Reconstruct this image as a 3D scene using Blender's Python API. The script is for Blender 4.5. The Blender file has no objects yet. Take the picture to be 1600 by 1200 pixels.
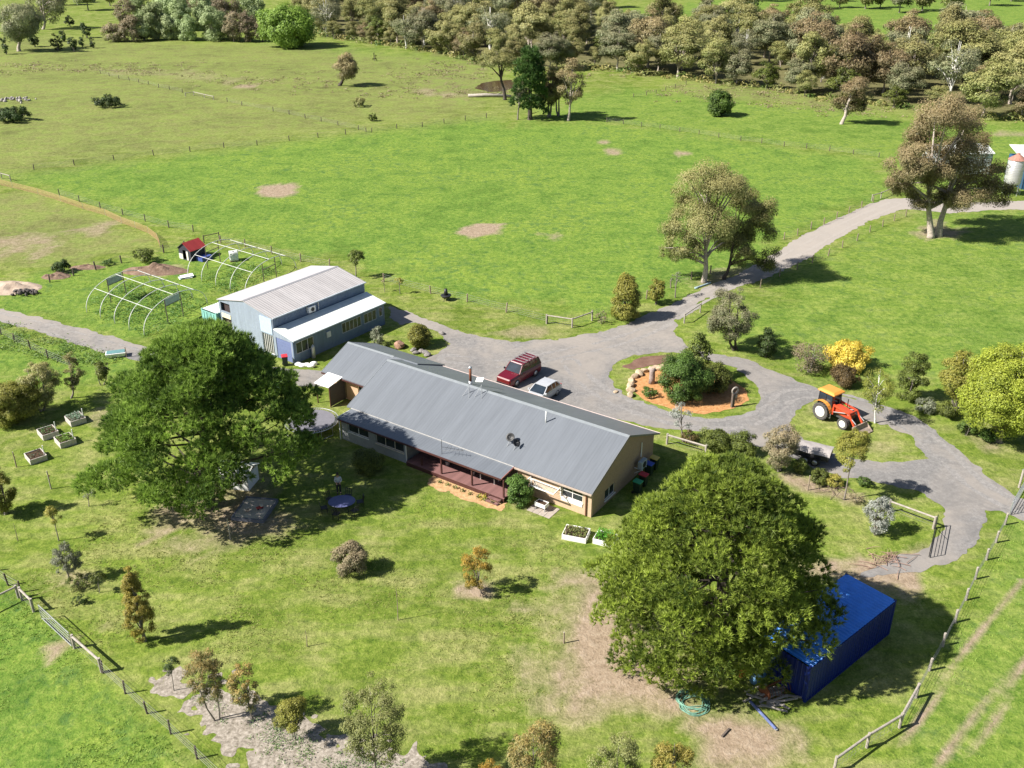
import bpy, bmesh, math, random
import numpy as np
from mathutils import Vector, Matrix

# ---------------------------------------------------------------- camera, sky, sun, exposure
SC = bpy.context.scene
COL = SC.collection
F, YH, H = 1500.0, -150.0, 40.0            # focal length and horizon row for a 1600 px wide frame, flying height
PITCH = math.atan((600 - YH) / F)
CP, SP = math.cos(PITCH), math.sin(PITCH)
cam_d = bpy.data.cameras.new('camera')
cam = bpy.data.objects.new('camera', cam_d)
COL.objects.link(cam)
cam.location = (0, 0, H)
cam.rotation_euler = (math.pi / 2 - PITCH, 0, 0)
cam_d.sensor_width = 36
cam_d.lens = 36 * F / 1600
cam_d.clip_start = 0.5
cam_d.clip_end = 4000
SC.camera = cam

SUN_AZ, SUN_EL = math.radians(196), math.radians(42)   # towards the sun, measured from +X
world = bpy.data.worlds.new('World')
SC.world = world
world.use_nodes = True
wn = world.node_tree
wn.nodes.clear()
w_out = wn.nodes.new('ShaderNodeOutputWorld')
w_bg = wn.nodes.new('ShaderNodeBackground')
w_sky = wn.nodes.new('ShaderNodeTexSky')
w_sky.sky_type = 'NISHITA'
w_sky.sun_disc = False
w_sky.sun_elevation = SUN_EL
w_sky.sun_rotation = math.pi / 2 - SUN_AZ
w_bg.inputs[1].default_value = 0.05
wn.links.new(w_sky.outputs[0], w_bg.inputs[0])
wn.links.new(w_bg.outputs[0], w_out.inputs[0])
sun_d = bpy.data.lights.new('sun', 'SUN')
sun_d.energy = 5.0
sun_d.angle = math.radians(0.53)
sun_d.color = (1.0, 0.95, 0.86)
sun = bpy.data.objects.new('sun', sun_d)
COL.objects.link(sun)
sd = Vector((math.cos(SUN_AZ) * math.cos(SUN_EL), math.sin(SUN_AZ) * math.cos(SUN_EL), math.sin(SUN_EL)))
sun.rotation_euler = sd.to_track_quat('Z', 'Y').to_euler()
sun.location = (-60, 20, 80)
SC.view_settings.view_transform = 'Standard'
SC.view_settings.look = 'None'
SC.view_settings.gamma = 1
SC.view_settings.exposure = 1.02
SC.view_settings.use_curve_mapping = False

# ---------------------------------------------------------------- helpers
RNG = np.random.default_rng(7)
random.seed(7)
PI = math.pi


def ray(px, py):
    x = (px - 800) / F
    y = -(py - 600) / F
    return (x, y * SP + CP, y * CP - SP)


def at(px, py, z=0.0):
    d = ray(px, py)
    t = (z - H) / d[2]
    return Vector((d[0] * t, d[1] * t, z))


def depth(p):
    return p[1] * CP + (H - p[2]) * SP


def hgt(bx, by, ty):
    p = at(bx, by)
    d = ray(bx, ty)
    return H + d[2] * p.y / d[1]


def ang(a, b):
    return math.atan2(b[1] - a[1], b[0] - a[0])


def vnoise(x, y, seed=0):
    x = np.asarray(x, float)
    y = np.asarray(y, float)
    xi = np.floor(x).astype(np.int64)
    yi = np.floor(y).astype(np.int64)
    fx = x - xi
    fy = y - yi
    fx = fx * fx * (3 - 2 * fx)
    fy = fy * fy * (3 - 2 * fy)

    def hsh(a, b):
        n = (a * 374761393 + b * 668265263 + seed * 1274126177) & 0xffffffff
        n = ((n ^ (n >> 13)) * 1274126177) & 0xffffffff
        return ((n ^ (n >> 16)) & 0xffff) / 65535.0
    return (hsh(xi, yi) * (1 - fx) + hsh(xi + 1, yi) * fx) * (1 - fy) + (hsh(xi, yi + 1) * (1 - fx) + hsh(xi + 1, yi + 1) * fx) * fy


def poly_sdf(poly, X, Y):
    poly = np.asarray(poly, float)
    d = np.full(X.shape, 1e9)
    ins = np.zeros(X.shape, bool)
    n = len(poly)
    for i in range(n):
        ax, ay = poly[i]
        bx, by = poly[(i + 1) % n]
        ex, ey = bx - ax, by - ay
        L = ex * ex + ey * ey + 1e-12
        t = np.clip(((X - ax) * ex + (Y - ay) * ey) / L, 0, 1)
        d = np.minimum(d, np.hypot(X - ax - t * ex, Y - ay - t * ey))
        c = ((ay > Y) != (by > Y)) & (X < (bx - ax) * (Y - ay) / (by - ay + 1e-12) + ax)
        ins ^= c
    return np.where(ins, -d, d)


def wpoly(px):
    return [tuple(at(*p)[:2]) for p in px]


class MB:
    """collects geometry, built as one mesh object"""
    def __init__(s):
        s.v = []
        s.f = []

    def add(s, vs, fs):
        o = len(s.v)
        s.v += [tuple(p) for p in vs]
        s.f += [tuple(i + o for i in f) for f in fs]
        return s

    def par(s, o, a, b, c):
        o, a, b, c = map(Vector, (o, a, b, c))
        vs = [o, o + a, o + a + b, o + b, o + c, o + a + c, o + a + b + c, o + b + c]
        fs = [(0, 3, 2, 1), (4, 5, 6, 7), (0, 1, 5, 4), (1, 2, 6, 5), (2, 3, 7, 6), (3, 0, 4, 7)]
        if a.cross(b).dot(c) < 0:
            fs = [tuple(reversed(f)) for f in fs]
        return s.add(vs, fs)

    def box(s, x0, x1, y0, y1, z0, z1):
        return s.par((x0, y0, z0), (x1 - x0, 0, 0), (0, y1 - y0, 0), (0, 0, z1 - z0))

    def bar(s, p, q, w, h=None, up=(0, 0, 1)):
        p, q = Vector(p), Vector(q)
        h = h or w
        d = (q - p).normalized()
        up = Vector(up)
        if abs(d.dot(up)) > .98:
            up = Vector((1, 0, 0))
        r = d.cross(up).normalized()
        u = r.cross(d).normalized()
        return s.par(p - r * w / 2 - u * h / 2, q - p, r * w, u * h)

    def tube(s, pts, rad, n=7, cap=True):
        pts = [Vector(p) for p in pts]
        if not hasattr(rad, '__len__'):
            rad = [rad] * len(pts)
        base = len(s.v)
        ref = None
        for i, p in enumerate(pts):
            d = (pts[min(i + 1, len(pts) - 1)] - pts[max(i - 1, 0)])
            if d.length < 1e-9:
                d = Vector((0, 0, 1))
            d.normalize()
            if ref is None:
                ref = Vector((1, 0, 0)) if abs(d.x) < .9 else Vector((0, 1, 0))
            ref = (ref - d * ref.dot(d)).normalized()
            b = d.cross(ref)
            for k in range(n):
                a = 2 * PI * k / n
                s.v.append(tuple(p + (ref * math.cos(a) + b * math.sin(a)) * rad[i]))
        for i in range(len(pts) - 1):
            for k in range(n):
                a0 = base + i * n + k
                a1 = base + i * n + (k + 1) % n
                s.f.append((a0, a1, a1 + n, a0 + n))
        if cap:
            s.f.append(tuple(base + k for k in reversed(range(n))))
            s.f.append(tuple(base + (len(pts) - 1) * n + k for k in range(n)))
        return s

    def lathe(s, prof, n=16, o=(0, 0, 0), axis='z'):
        base = len(s.v)
        for r, h in prof:
            for k in range(n):
                a = 2 * PI * k / n
                c, q = r * math.cos(a), r * math.sin(a)
                p = (c, q, h) if axis == 'z' else ((c, h, q) if axis == 'y' else (h, c, q))
                s.v.append((p[0] + o[0], p[1] + o[1], p[2] + o[2]))
        for i in range(len(prof) - 1):
            for k in range(n):
                a0 = base + i * n + k
                a1 = base + i * n + (k + 1) % n
                f = (a0, a1, a1 + n, a0 + n)
                s.f.append(f if axis != 'y' else tuple(reversed(f)))
        s.f.append(tuple(base + k for k in range(n)))
        s.f.append(tuple(base + (len(prof) - 1) * n + k for k in range(n)))
        return s

    def prism(s, poly, a, b):
        """extrude closed polygon of 3D points by vector from a to b"""
        d = Vector(b) - Vector(a)
        n = len(poly)
        vs = [Vector(p) for p in poly] + [Vector(p) + d for p in poly]
        fs = [tuple(reversed(range(n))), tuple(range(n, 2 * n))]
        for i in range(n):
            j = (i + 1) % n
            fs.append((i, j, j + n, i + n))
        return s.add(vs, fs)

    def build(s, name, mat, parent=None, smooth=False, bevel=0):
        me = bpy.data.meshes.new(name)
        me.from_pydata(s.v, [], s.f)
        bm = bmesh.new()
        bm.from_mesh(me)
        bmesh.ops.recalc_face_normals(bm, faces=bm.faces)
        bm.to_mesh(me)
        bm.free()
        return link(name, me, mat, parent, smooth, bevel)


def link(name, me, mat, parent=None, smooth=False, bevel=0):
    if mat is not None:
        me.materials.clear()
        me.materials.append(mat)
    if smooth:
        me.polygons.foreach_set('use_smooth', np.ones(len(me.polygons), bool))
    o = bpy.data.objects.new(name, me)
    COL.objects.link(o)
    if parent is not None:
        o.parent = parent
    if bevel:
        m = o.modifiers.new('bevel', 'BEVEL')
        m.width = bevel
        m.segments = 2
        m.limit_method = 'ANGLE'
    return o


def tag(o, label=None, cat=None, group=None, kind=None):
    if label:
        o['label'] = label
    if cat:
        o['category'] = cat
    if group:
        o['group'] = group
    if kind:
        o['kind'] = kind
    return o


def thing(name, label, cat, loc=(0, 0, 0), rz=0.0, group=None):
    o = bpy.data.objects.new(name, None)
    o.empty_display_size = 0.3
    COL.objects.link(o)
    o.location = loc
    o.rotation_euler = (0, 0, rz)
    return tag(o, label, cat, group)


def copy_tree(o, parent=None):
    c = o.copy()
    COL.objects.link(c)
    c.parent = parent
    for ch in list(o.children):
        copy_tree(ch, c)
    return c


def share(o, parent, loc=None, rz=None, scale=None):
    c = o.copy()
    COL.objects.link(c)
    c.parent = parent
    if loc is not None:
        c.location = loc
    if rz is not None:
        c.rotation_euler = (0, 0, rz)
    if scale is not None:
        c.scale = scale
    return c


def fast_mesh(name, V, nper, attrs=None):
    """V: (N*nper,3) vertices, every nper consecutive ones make a face"""
    me = bpy.data.meshes.new(name)
    nv = len(V)
    nf = nv // nper
    me.vertices.add(nv)
    me.vertices.foreach_set('co', np.ascontiguousarray(V, np.float32).ravel())
    me.loops.add(nv)
    me.loops.foreach_set('vertex_index', np.arange(nv, dtype=np.int32))
    me.polygons.add(nf)
    me.polygons.foreach_set('loop_start', np.arange(0, nv, nper, dtype=np.int32))
    me.polygons.foreach_set('loop_total', np.full(nf, nper, np.int32))
    for k, a in (attrs or {}).items():
        at_ = me.attributes.new(k, 'FLOAT', 'POINT')
        at_.data.foreach_set('value', np.ascontiguousarray(a, np.float32))
    me.update(calc_edges=True)
    return me


# ---------------------------------------------------------------- materials
MATS = {}


def nodes_of(name):
    m = bpy.data.materials.new(name)
    m.use_nodes = True
    nt = m.node_tree
    bs = nt.nodes['Principled BSDF']
    return m, nt, bs


def noise(nt, scale, detail=4, rough=.6, vec=None, dist=0):
    n = nt.nodes.new('ShaderNodeTexNoise')
    n.inputs['Scale'].default_value = scale
    n.inputs['Detail'].default_value = detail
    n.inputs['Roughness'].default_value = rough
    n.inputs['Distortion'].default_value = dist
    if vec is not None:
        nt.links.new(vec, n.inputs['Vector'])
    return n.outputs[0]


def ramp(nt, fac, stops):
    r = nt.nodes.new('ShaderNodeValToRGB')
    while len(r.color_ramp.elements) < len(stops):
        r.color_ramp.elements.new(.5)
    for e, (p, c) in zip(r.color_ramp.elements, stops):
        e.position = p
        e.color = (*c, 1) if len(c) == 3 else c
    nt.links.new(fac, r.inputs[0])
    return r.outputs[0]


def mixc(nt, fac, a, b, mode='MIX'):
    m = nt.nodes.new('ShaderNodeMix')
    m.data_type = 'RGBA'
    m.blend_type = mode
    for sock, val in ((m.inputs[0], fac), (m.inputs[6], a), (m.inputs[7], b)):
        if hasattr(val, 'is_output'):
            nt.links.new(val, sock)
        elif isinstance(val, (int, float)):
            sock.default_value = val
        else:
            sock.default_value = (*val, 1)
    return m.outputs[2]


def mathn(nt, op, a, b=None, clamp=False):
    m = nt.nodes.new('ShaderNodeMath')
    m.operation = op
    m.use_clamp = clamp
    for i, val in enumerate((a, b)):
        if val is None:
            continue
        if hasattr(val, 'is_output'):
            nt.links.new(val, m.inputs[i])
        else:
            m.inputs[i].default_value = val
    return m.outputs[0]


def bump(nt, bs, hsock, strength, dist):
    b = nt.nodes.new('ShaderNodeBump')
    b.inputs['Strength'].default_value = strength
    b.inputs['Distance'].default_value = dist
    nt.links.new(hsock, b.inputs['Height'])
    nt.links.new(b.outputs[0], bs.inputs['Normal'])


def objco(nt):
    t = nt.nodes.new('ShaderNodeTexCoord')
    return t.outputs['Object']


def geopos(nt):
    return nt.nodes.new('ShaderNodeNewGeometry').outputs['Position']


def plain(name, c, rough=.6, var=.12, scale=3., metal=0., bmp=0., bscale=20., spec=None):
    if name in MATS:
        return MATS[name]
    m, nt, bs = nodes_of(name)
    co = objco(nt)
    n = noise(nt, scale, 5, .65, co)
    lo = tuple(max(0, x * (1 - var * 1.5)) for x in c)
    hi = tuple(min(1, x * (1 + var)) for x in c)
    nt.links.new(ramp(nt, n, [(.3, lo), (.72, hi)]), bs.inputs['Base Color'])
    bs.inputs['Roughness'].default_value = rough
    bs.inputs['Metallic'].default_value = metal
    if spec is not None:
        bs.inputs['Specular IOR Level'].default_value = spec
    if bmp:
        bump(nt, bs, noise(nt, bscale, 4, .6, co), bmp, .02)
    MATS[name] = m
    return m


def ribbed(name, c, axis=0, pitch=.2, rough=.5, metal=0., streak=.12, spec=.4, strength=.7, c2=None, gap=None):
    """profiled metal sheet: ribs across local axis, light streaks of weathering along the ribs"""
    m, nt, bs = nodes_of(name)
    co = objco(nt)
    sp = nt.nodes.new('ShaderNodeSeparateXYZ')
    nt.links.new(co, sp.inputs[0])
    w = mathn(nt, 'PINGPONG', mathn(nt, 'DIVIDE', sp.outputs[axis], pitch), .5)
    rib = mathn(nt, 'SMOOTH_MIN', mathn(nt, 'MULTIPLY', w, 5.), 1.)
    mp = nt.nodes.new('ShaderNodeMapping')
    sc = [.25, .25, .25]
    sc[axis] = 2.2
    mp.inputs['Scale'].default_value = sc
    nt.links.new(co, mp.inputs[0])
    n = noise(nt, 1.3, 6, .65, mp.outputs[0])
    n2 = noise(nt, .35, 4, .6, co)
    lo = tuple(x * (1 - streak) for x in c)
    hi = tuple(min(1, x * (1 + streak)) for x in c)
    col = ramp(nt, n, [(.3, lo), (.7, hi)])
    col = mixc(nt, mathn(nt, 'MULTIPLY', n2, .4), col, c2 or tuple(x * .85 for x in c))
    # every sheet weathers a little differently, with a thin lap line between sheets
    wn_ = nt.nodes.new('ShaderNodeTexWhiteNoise')
    wn_.noise_dimensions = '1D'
    nt.links.new(mathn(nt, 'FLOOR', mathn(nt, 'DIVIDE', sp.outputs[axis], .78)), wn_.inputs['W'])
    sheet = ramp(nt, wn_.outputs[0], [(0, (.95, .95, .95)), (1, (1.03, 1.03, 1.03))])
    col = mixc(nt, 1., col, sheet, 'MULTIPLY')
    lap = mathn(nt, 'FRACT', mathn(nt, 'DIVIDE', sp.outputs[axis], .78))
    col = mixc(nt, ramp(nt, lap, [(0, (.35, .35, .35)), (.04, (0, 0, 0))]), col, tuple(x * .5 for x in c))
    spot = ramp(nt, noise(nt, 3.2, 6, .8, co), [(.66, (0, 0, 0)), (.8, (.45, .45, .45))])
    col = mixc(nt, spot, col, (.16, .12, .09))
    nt.links.new(col, bs.inputs['Base Color'])
    bs.inputs['Roughness'].default_value = rough
    bs.inputs['Metallic'].default_value = metal
    bs.inputs['Specular IOR Level'].default_value = spec
    bump(nt, bs, rib, strength, .03)
    MATS[name] = m
    return m


def leafmat(c1, c2, tip=None, trans=.25, rough=.55):
    key = 'leaf_%s_%s_%s' % (c1, c2, tip)
    if key in MATS:
        return MATS[key]
    m, nt, bs = nodes_of('foliage')
    a = nt.nodes.new('ShaderNodeAttribute')
    a.attribute_name = 'rnd'
    t = nt.nodes.new('ShaderNodeAttribute')
    t.attribute_name = 'tip'
    oi = nt.nodes.new('ShaderNodeObjectInfo')
    col = ramp(nt, a.outputs['Fac'], [(0, c1), (1, c2)])
    if tip:
        col = mixc(nt, t.outputs['Fac'], col, tip)
    hs = nt.nodes.new('ShaderNodeHueSaturation')
    hs.inputs['Hue'].default_value = .5
    nt.links.new(mathn(nt, 'ADD', mathn(nt, 'MULTIPLY', oi.outputs['Random'], .35), .82), hs.inputs['Value'])
    nt.links.new(mathn(nt, 'ADD', mathn(nt, 'MULTIPLY', oi.outputs['Random'], .02), .49), hs.inputs['Hue'])
    nt.links.new(col, hs.inputs['Color'])
    col = hs.outputs[0]
    nt.links.new(col, bs.inputs['Base Color'])
    bs.inputs['Roughness'].default_value = rough
    bs.inputs['Specular IOR Level'].default_value = .35
    tr = nt.nodes.new('ShaderNodeBsdfTranslucent')
    nt.links.new(col, tr.inputs[0])
    mx = nt.nodes.new('ShaderNodeMixShader')
    mx.inputs[0].default_value = trans
    nt.links.new(bs.outputs[0], mx.inputs[1])
    nt.links.new(tr.outputs[0], mx.inputs[2])
    nt.links.new(mx.outputs[0], nt.nodes['Material Output'].inputs[0])
    MATS[key] = m
    return m


def bark(c):
    key = 'bark%s' % (c,)
    if key in MATS:
        return MATS[key]
    m = plain(key, c, .85, .35, 5., bmp=.6, bscale=12.)
    m.name = 'bark'
    MATS[key] = m
    return m


def glassmat(name='window_glass', tint=(.02, .025, .03)):
    if name in MATS:
        return MATS[name]
    m, nt, bs = nodes_of(name)
    n = noise(nt, .8, 3, .6, objco(nt))
    nt.links.new(ramp(nt, n, [(.35, tint), (.7, tuple(x * 2.4 for x in tint))]), bs.inputs['Base Color'])
    bs.inputs['Roughness'].default_value = .06
    bs.inputs['Specular IOR Level'].default_value = .6
    MATS[name] = m
    return m
# ---------------------------------------------------------------- ground
def smooth01(x):
    x = np.clip(x, 0, 1)
    return x * x * (3 - 2 * x)


FOREST = wpoly([(470, 32), (510, 58), (610, 72), (690, 84), (740, 97), (800, 105), (860, 112), (930, 106), (1000, 118), (1060, 122),
                (1120, 132), (1200, 140), (1260, 152), (1320, 160), (1400, 170), (1470, 178), (1540, 186), (1660, 192),
                (1660, 102), (1500, 84), (1400, 84), (1340, 68), (1200, 52), (1100, 50), (1010, 44), (955, 30), (925, 5), (890, -40), (470, -40)])
LUSH = [(wpoly(p), s, w) for p, s, w in (
    ([(-60, 280), (95, 264), (760, 184), (800, 195), (950, 190), (1370, 250), (1400, 300), (1250, 360), (1090, 440), (930, 495), (700, 458), (480, 392), (230, 343), (0, 272)], 3, 1),
    ([(1240, 420), (1420, 340), (1700, 330), (1700, 660), (1450, 600), (1200, 560), (1130, 520), (1200, 450)], 3, .75),
    ([(-60, 890), (20, 926), (110, 1000), (200, 1095), (300, 1190), (340, 1270), (-250, 1270)], 1, 1),
    ([(1590, 795), (1508, 945), (1430, 1105), (1310, 1270), (1900, 1270), (1900, 750)], 1.5, .7),
    ([(800, 195), (900, 150), (960, 135), (1060, 140), (1200, 160), (1420, 182), (1700, 200), (1700, 300), (1400, 290), (1370, 250), (950, 190)], 4, .8),
    ([(-60, 470), (0, 440), (150, 415), (300, 385), (480, 400), (350, 450), (330, 500), (215, 535), (100, 505)], 2, .95),
    ([(-60, 498), (150, 550), (200, 565), (100, 600), (-60, 590)], 2, .95),
    ([(930, 20), (1200, -10), (1700, -20), (1700, 62), (1300, 60), (1000, 40)], 8, .85),
    ([(380, 55), (600, 75), (740, 98), (720, 110), (560, 90), (400, 72)], 5, .6))]
DRY = [(wpoly(p), s, w) for p, s, w in (
    ([(-200, 50), (200, 62), (480, 72), (760, 100), (800, 140), (760, 178), (450, 213), (95, 260), (-120, 285)], 8, .6),
    ([(-200, 300), (60, 302), (190, 347), (248, 385), (100, 408), (-200, 450)], 2, .7),
    ([(1060, 125), (1200, 140), (1330, 158), (1430, 178), (1300, 172), (1150, 155), (1040, 145)], 4, .8),
    ([(640, 150), (700, 95), (760, 110), (770, 150), (720, 165)], 5, .9))]
DIRT = [(wpoly(p), s, w) for p, s, w in (
    ([(935, 935), (965, 955), (1000, 1020), (1060, 1075), (1160, 1105), (1222, 1140), (1212, 1178), (1130, 1182), (1080, 1130), (1000, 1100), (950, 1155), (905, 1140), (880, 1060), (890, 1000), (905, 960)], 3.2, .9),
    ([(1240, 875), (1310, 868), (1400, 858), (1450, 880), (1430, 930), (1400, 915), (1330, 888), (1250, 915)], 2.4, .9),
    ([(270, 790), (330, 765), (420, 770), (440, 810), (380, 840), (300, 850), (240, 830)], 2.0, .75),
    ([(410, 292), (440, 285), (470, 292), (462, 305), (420, 311), (402, 303)], 1.0, .95),
    ([(718, 355), (745, 348), (785, 350), (780, 366), (740, 370), (712, 364)], .8, 1),
    ([(936, 236), (960, 232), (982, 239), (962, 245)], 1, .9), ([(1044, 238), (1062, 235), (1076, 240), (1060, 247)], 1, .8),
    ([(931, 219), (944, 217), (953, 222), (940, 225)], 1, .8), ([(845, 366), (870, 362), (890, 368), (865, 374)], 1, .55),
    ([(-20, 375), (40, 365), (75, 385), (50, 402), (-20, 405)], 2.5, .7), ([(110, 360), (170, 345), (195, 352), (150, 368)], 2, .6),
    ([(1375, 300), (1410, 295), (1450, 340), (1400, 360)], 3, .3), ([(1430, 365), (1460, 345), (1500, 360), (1480, 378), (1445, 378)], 1.5, .7),
    ([(1075, 440), (1110, 425), (1160, 425), (1150, 440), (1100, 450)], 1.5, .6),
    ([(770, 520), (810, 512), (850, 515), (840, 525), (790, 528)], 1, .55),
    ([(1210, 735), (1240, 740), (1300, 762), (1350, 775), (1330, 785), (1270, 772), (1200, 748)], .8, .8),
    ([(1255, 645), (1275, 625), (1300, 640), (1290, 660)], .8, .45), ([(1340, 705), (1370, 690), (1400, 700), (1385, 715), (1345, 718)], .9, .4),
    ([(1500, 655), (1540, 690), (1560, 700), (1540, 705), (1500, 680)], .9, .6),
    ([(800, 775), (850, 790), (880, 805), (860, 812), (800, 800), (775, 795)], .8, .4),
    ([(70, 1010), (125, 990), (118, 1005), (75, 1040)], .5, .8), ([(140, 985), (180, 965), (185, 975), (150, 995)], .5, .7),
    ([(1400, 1170), (1500, 1020), (1600, 900), (1600, 910), (1505, 1030), (1408, 1178)], .28, 1),
    ([(1455, 1200), (1530, 1105), (1640, 985), (1640, 1000), (1535, 1115), (1465, 1210)], .32, 1),
    ([(1500, 1180), (1560, 1115), (1660, 1010), (1660, 1020), (1565, 1122), (1508, 1186)], .2, .9),
    ([(210, 850), (275, 822), (280, 828), (220, 856)], .4, .7), ([(710, 915), (760, 910), (775, 930), (740, 942), (715, 935)], .6, .9),
    ([(225, 425), (285, 410), (300, 415), (240, 440)], .9, .6), ([(85, 905), (110, 890), (150, 900), (140, 925), (110, 920)], .8, .6),
    ([(30, 905), (70, 880), (110, 935), (150, 985), (200, 1050), (170, 1050), (110, 985)], 1.2, .35),
    ([(0, 690), (60, 680), (130, 655), (110, 650), (40, 670), (0, 678)], 1, .5), ([(120, 655), (160, 640), (180, 650), (150, 670)], 1, .5),
    ([(140, 105), (300, 110), (420, 125), (300, 128), (150, 116)], 3, .35), ([(350, 128), (400, 132), (400, 138), (360, 136)], 1.5, .8),
    ([(640, 140), (700, 143), (750, 150), (690, 150)], 2, .6), ([(1540, 205), (1640, 208), (1640, 212), (1540, 209)], 2, .8))]


def zone(zs, X, Y, k=.9):
    out = np.zeros(X.shape)
    n = (vnoise(X * .35, Y * .35, 3) - .5) * 2 + (vnoise(X * 1.1, Y * 1.1, 4) - .5)
    for poly, s, w in zs:
        p = np.asarray(poly)
        m = (X > p[:, 0].min() - s * 3) & (X < p[:, 0].max() + s * 3) & (Y > p[:, 1].min() - s * 3) & (Y < p[:, 1].max() + s * 3)
        if not m.any():
            continue
        sd_ = poly_sdf(poly, X[m], Y[m])
        out[m] = np.maximum(out[m], smooth01(.5 - sd_ / (2.6 * s) + n[m] * .42 * min(1, s)) * w)
    return out


def grid_lines(a, b, fine0, fine1, step, grow):
    xs = list(np.arange(fine0, fine1 + 1e-6, step))
    s = step
    while xs[-1] < b:
        s *= grow
        xs.append(xs[-1] + s)
    s = step
    while xs[0] > a:
        s *= grow
        xs.insert(0, xs[0] - s)
    return np.array(xs)


gx = grid_lines(-700, 700, -56, 62, .7, 1.045)
gy = grid_lines(8, 1150, 34, 125, .7, 1.045)
GX, GY = np.meshgrid(gx, gy)
nx, ny = len(gx), len(gy)
me = bpy.data.meshes.new('ground')
V = np.stack([GX.ravel(), GY.ravel(), np.zeros(nx * ny)], 1)
me.vertices.add(nx * ny)
me.vertices.foreach_set('co', V.astype(np.float32).ravel())
ii = (np.arange(ny - 1)[:, None] * nx + np.arange(nx - 1)[None, :]).ravel()
Fq = np.stack([ii, ii + 1, ii + 1 + nx, ii + nx], 1).astype(np.int32)
me.loops.add(len(Fq) * 4)
me.loops.foreach_set('vertex_index', Fq.ravel())
me.polygons.add(len(Fq))
me.polygons.foreach_set('loop_start', np.arange(0, len(Fq) * 4, 4, dtype=np.int32))
me.polygons.foreach_set('loop_total', np.full(len(Fq), 4, np.int32))
xf, yf = GX.ravel(), GY.ravel()
for nm, zs in (('lush', LUSH), ('dry', DRY), ('dirt', DIRT), ('wood', [([(x, y + 6) for x, y in FOREST], 4, .8)])):
    a_ = me.attributes.new(nm, 'FLOAT', 'POINT')
    a_.data.foreach_set('value', zone(zs, xf, yf).astype(np.float32))
me.update(calc_edges=True)


def ground_material():
    m, nt, bs = nodes_of('paddock_ground')
    pos = geopos(nt)

    def attr(n):
        a = nt.nodes.new('ShaderNodeAttribute')
        a.attribute_name = n
        return a.outputs['Fac']
    big = noise(nt, .06, 3, .5, pos)
    mid = noise(nt, .3, 4, .6, pos, .4)
    tuft = noise(nt, 1.6, 5, .7, pos, .3)
    fine = noise(nt, 7., 4, .75, pos)
    mp = nt.nodes.new('ShaderNodeMapping')
    mp.inputs['Rotation'].default_value = (0, 0, math.radians(-34))
    mp.inputs['Scale'].default_value = (.22, 1., 1.)
    nt.links.new(pos, mp.inputs[0])
    mow = noise(nt, .8, 3, .6, mp.outputs[0], .2)
    t = mathn(nt, 'ADD', mathn(nt, 'MULTIPLY', tuft, .55), mathn(nt, 'MULTIPLY', fine, .45))
    lawn = ramp(nt, t, [(.34, (.05, .095, .013)), (.5, (.14, .198, .028)), (.64, (.255, .295, .066))])
    lawn2 = ramp(nt, t, [(.35, (.12, .13, .045)), (.5, (.222, .225, .084)), (.64, (.35, .33, .15))])
    lawn = mixc(nt, ramp(nt, mathn(nt, 'ADD', mathn(nt, 'MULTIPLY', mid, .55), mathn(nt, 'MULTIPLY', mow, .45)), [(.45, (0, 0, 0)), (.63, (.85, .85, .85))]), lawn, lawn2)
    lush = ramp(nt, t, [(.35, (.038, .11, .014)), (.48, (.118, .208, .032)), (.62, (.208, .288, .058))])
    lush2 = ramp(nt, t, [(.34, (.062, .118, .018)), (.5, (.155, .22, .034)), (.64, (.27, .305, .07))])
    lush = mixc(nt, ramp(nt, mathn(nt, 'ADD', mathn(nt, 'MULTIPLY', big, .5), mathn(nt, 'MULTIPLY', mid, .5)), [(.42, (0, 0, 0)), (.6, (.85, .85, .85))]), lush, lush2)
    dry = ramp(nt, t, [(.32, (.11, .112, .042)), (.5, (.20, .19, .08)), (.66, (.30, .27, .14))])
    dry2 = ramp(nt, t, [(.32, (.085, .122, .03)), (.5, (.155, .2, .05)), (.68, (.245, .265, .088))])
    dry = mixc(nt, ramp(nt, mid, [(.4, (0, 0, 0)), (.6, (1, 1, 1))]), dry, dry2)
    dirt = ramp(nt, t, [(.28, (.15, .105, .068)), (.5, (.30, .23, .165)), (.72, (.42, .345, .27))])
    wood = ramp(nt, t, [(.3, (.06, .055, .03)), (.55, (.15, .125, .07)), (.75, (.24, .2, .12))])
    weed = ramp(nt, mathn(nt, 'ADD', mathn(nt, 'MULTIPLY', noise(nt, .75, 5, .7, pos, .6), .7), mathn(nt, 'MULTIPLY', big, .3)), [(.52, (0, 0, 0)), (.64, (.65, .65, .65))])
    lush = mixc(nt, weed, lush, (.05, .115, .038))
    c = mixc(nt, attr('lush'), lawn, lush)
    c = mixc(nt, attr('dry'), c, dry)
    c = mixc(nt, attr('wood'), c, wood)
    val = ramp(nt, mathn(nt, 'ADD', mathn(nt, 'MULTIPLY', big, .4), mathn(nt, 'MULTIPLY', mid, .6)), [(.3, (.62, .65, .62)), (.5, (1, 1, 1)), (.68, (1.16, 1.17, 1.1))])
    c = mixc(nt, 1., c, val, 'MULTIPLY')
    dm = ramp(nt, mathn(nt, 'ADD', attr('dirt'), mathn(nt, 'MULTIPLY', mathn(nt, 'SUBTRACT', t, .5), .9)), [(.2, (0, 0, 0)), (.8, (1, 1, 1))])
    dm = mixc(nt, ramp(nt, attr('dirt'), [(0, (0, 0, 0)), (.12, (1, 1, 1))]), (0, 0, 0), dm)
    c = mixc(nt, dm, c, dirt)
    nt.links.new(c, bs.inputs['Base Color'])
    bs.inputs['Roughness'].default_value = .95
    bs.inputs['Specular IOR Level'].default_value = .1
    hh = mathn(nt, 'ADD', mathn(nt, 'MULTIPLY', tuft, 1.), mathn(nt, 'MULTIPLY', fine, .35))
    bump(nt, bs, hh, .55, .3)
    return m


ground = tag(link('ground', me, ground_material()), kind='structure')


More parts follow.
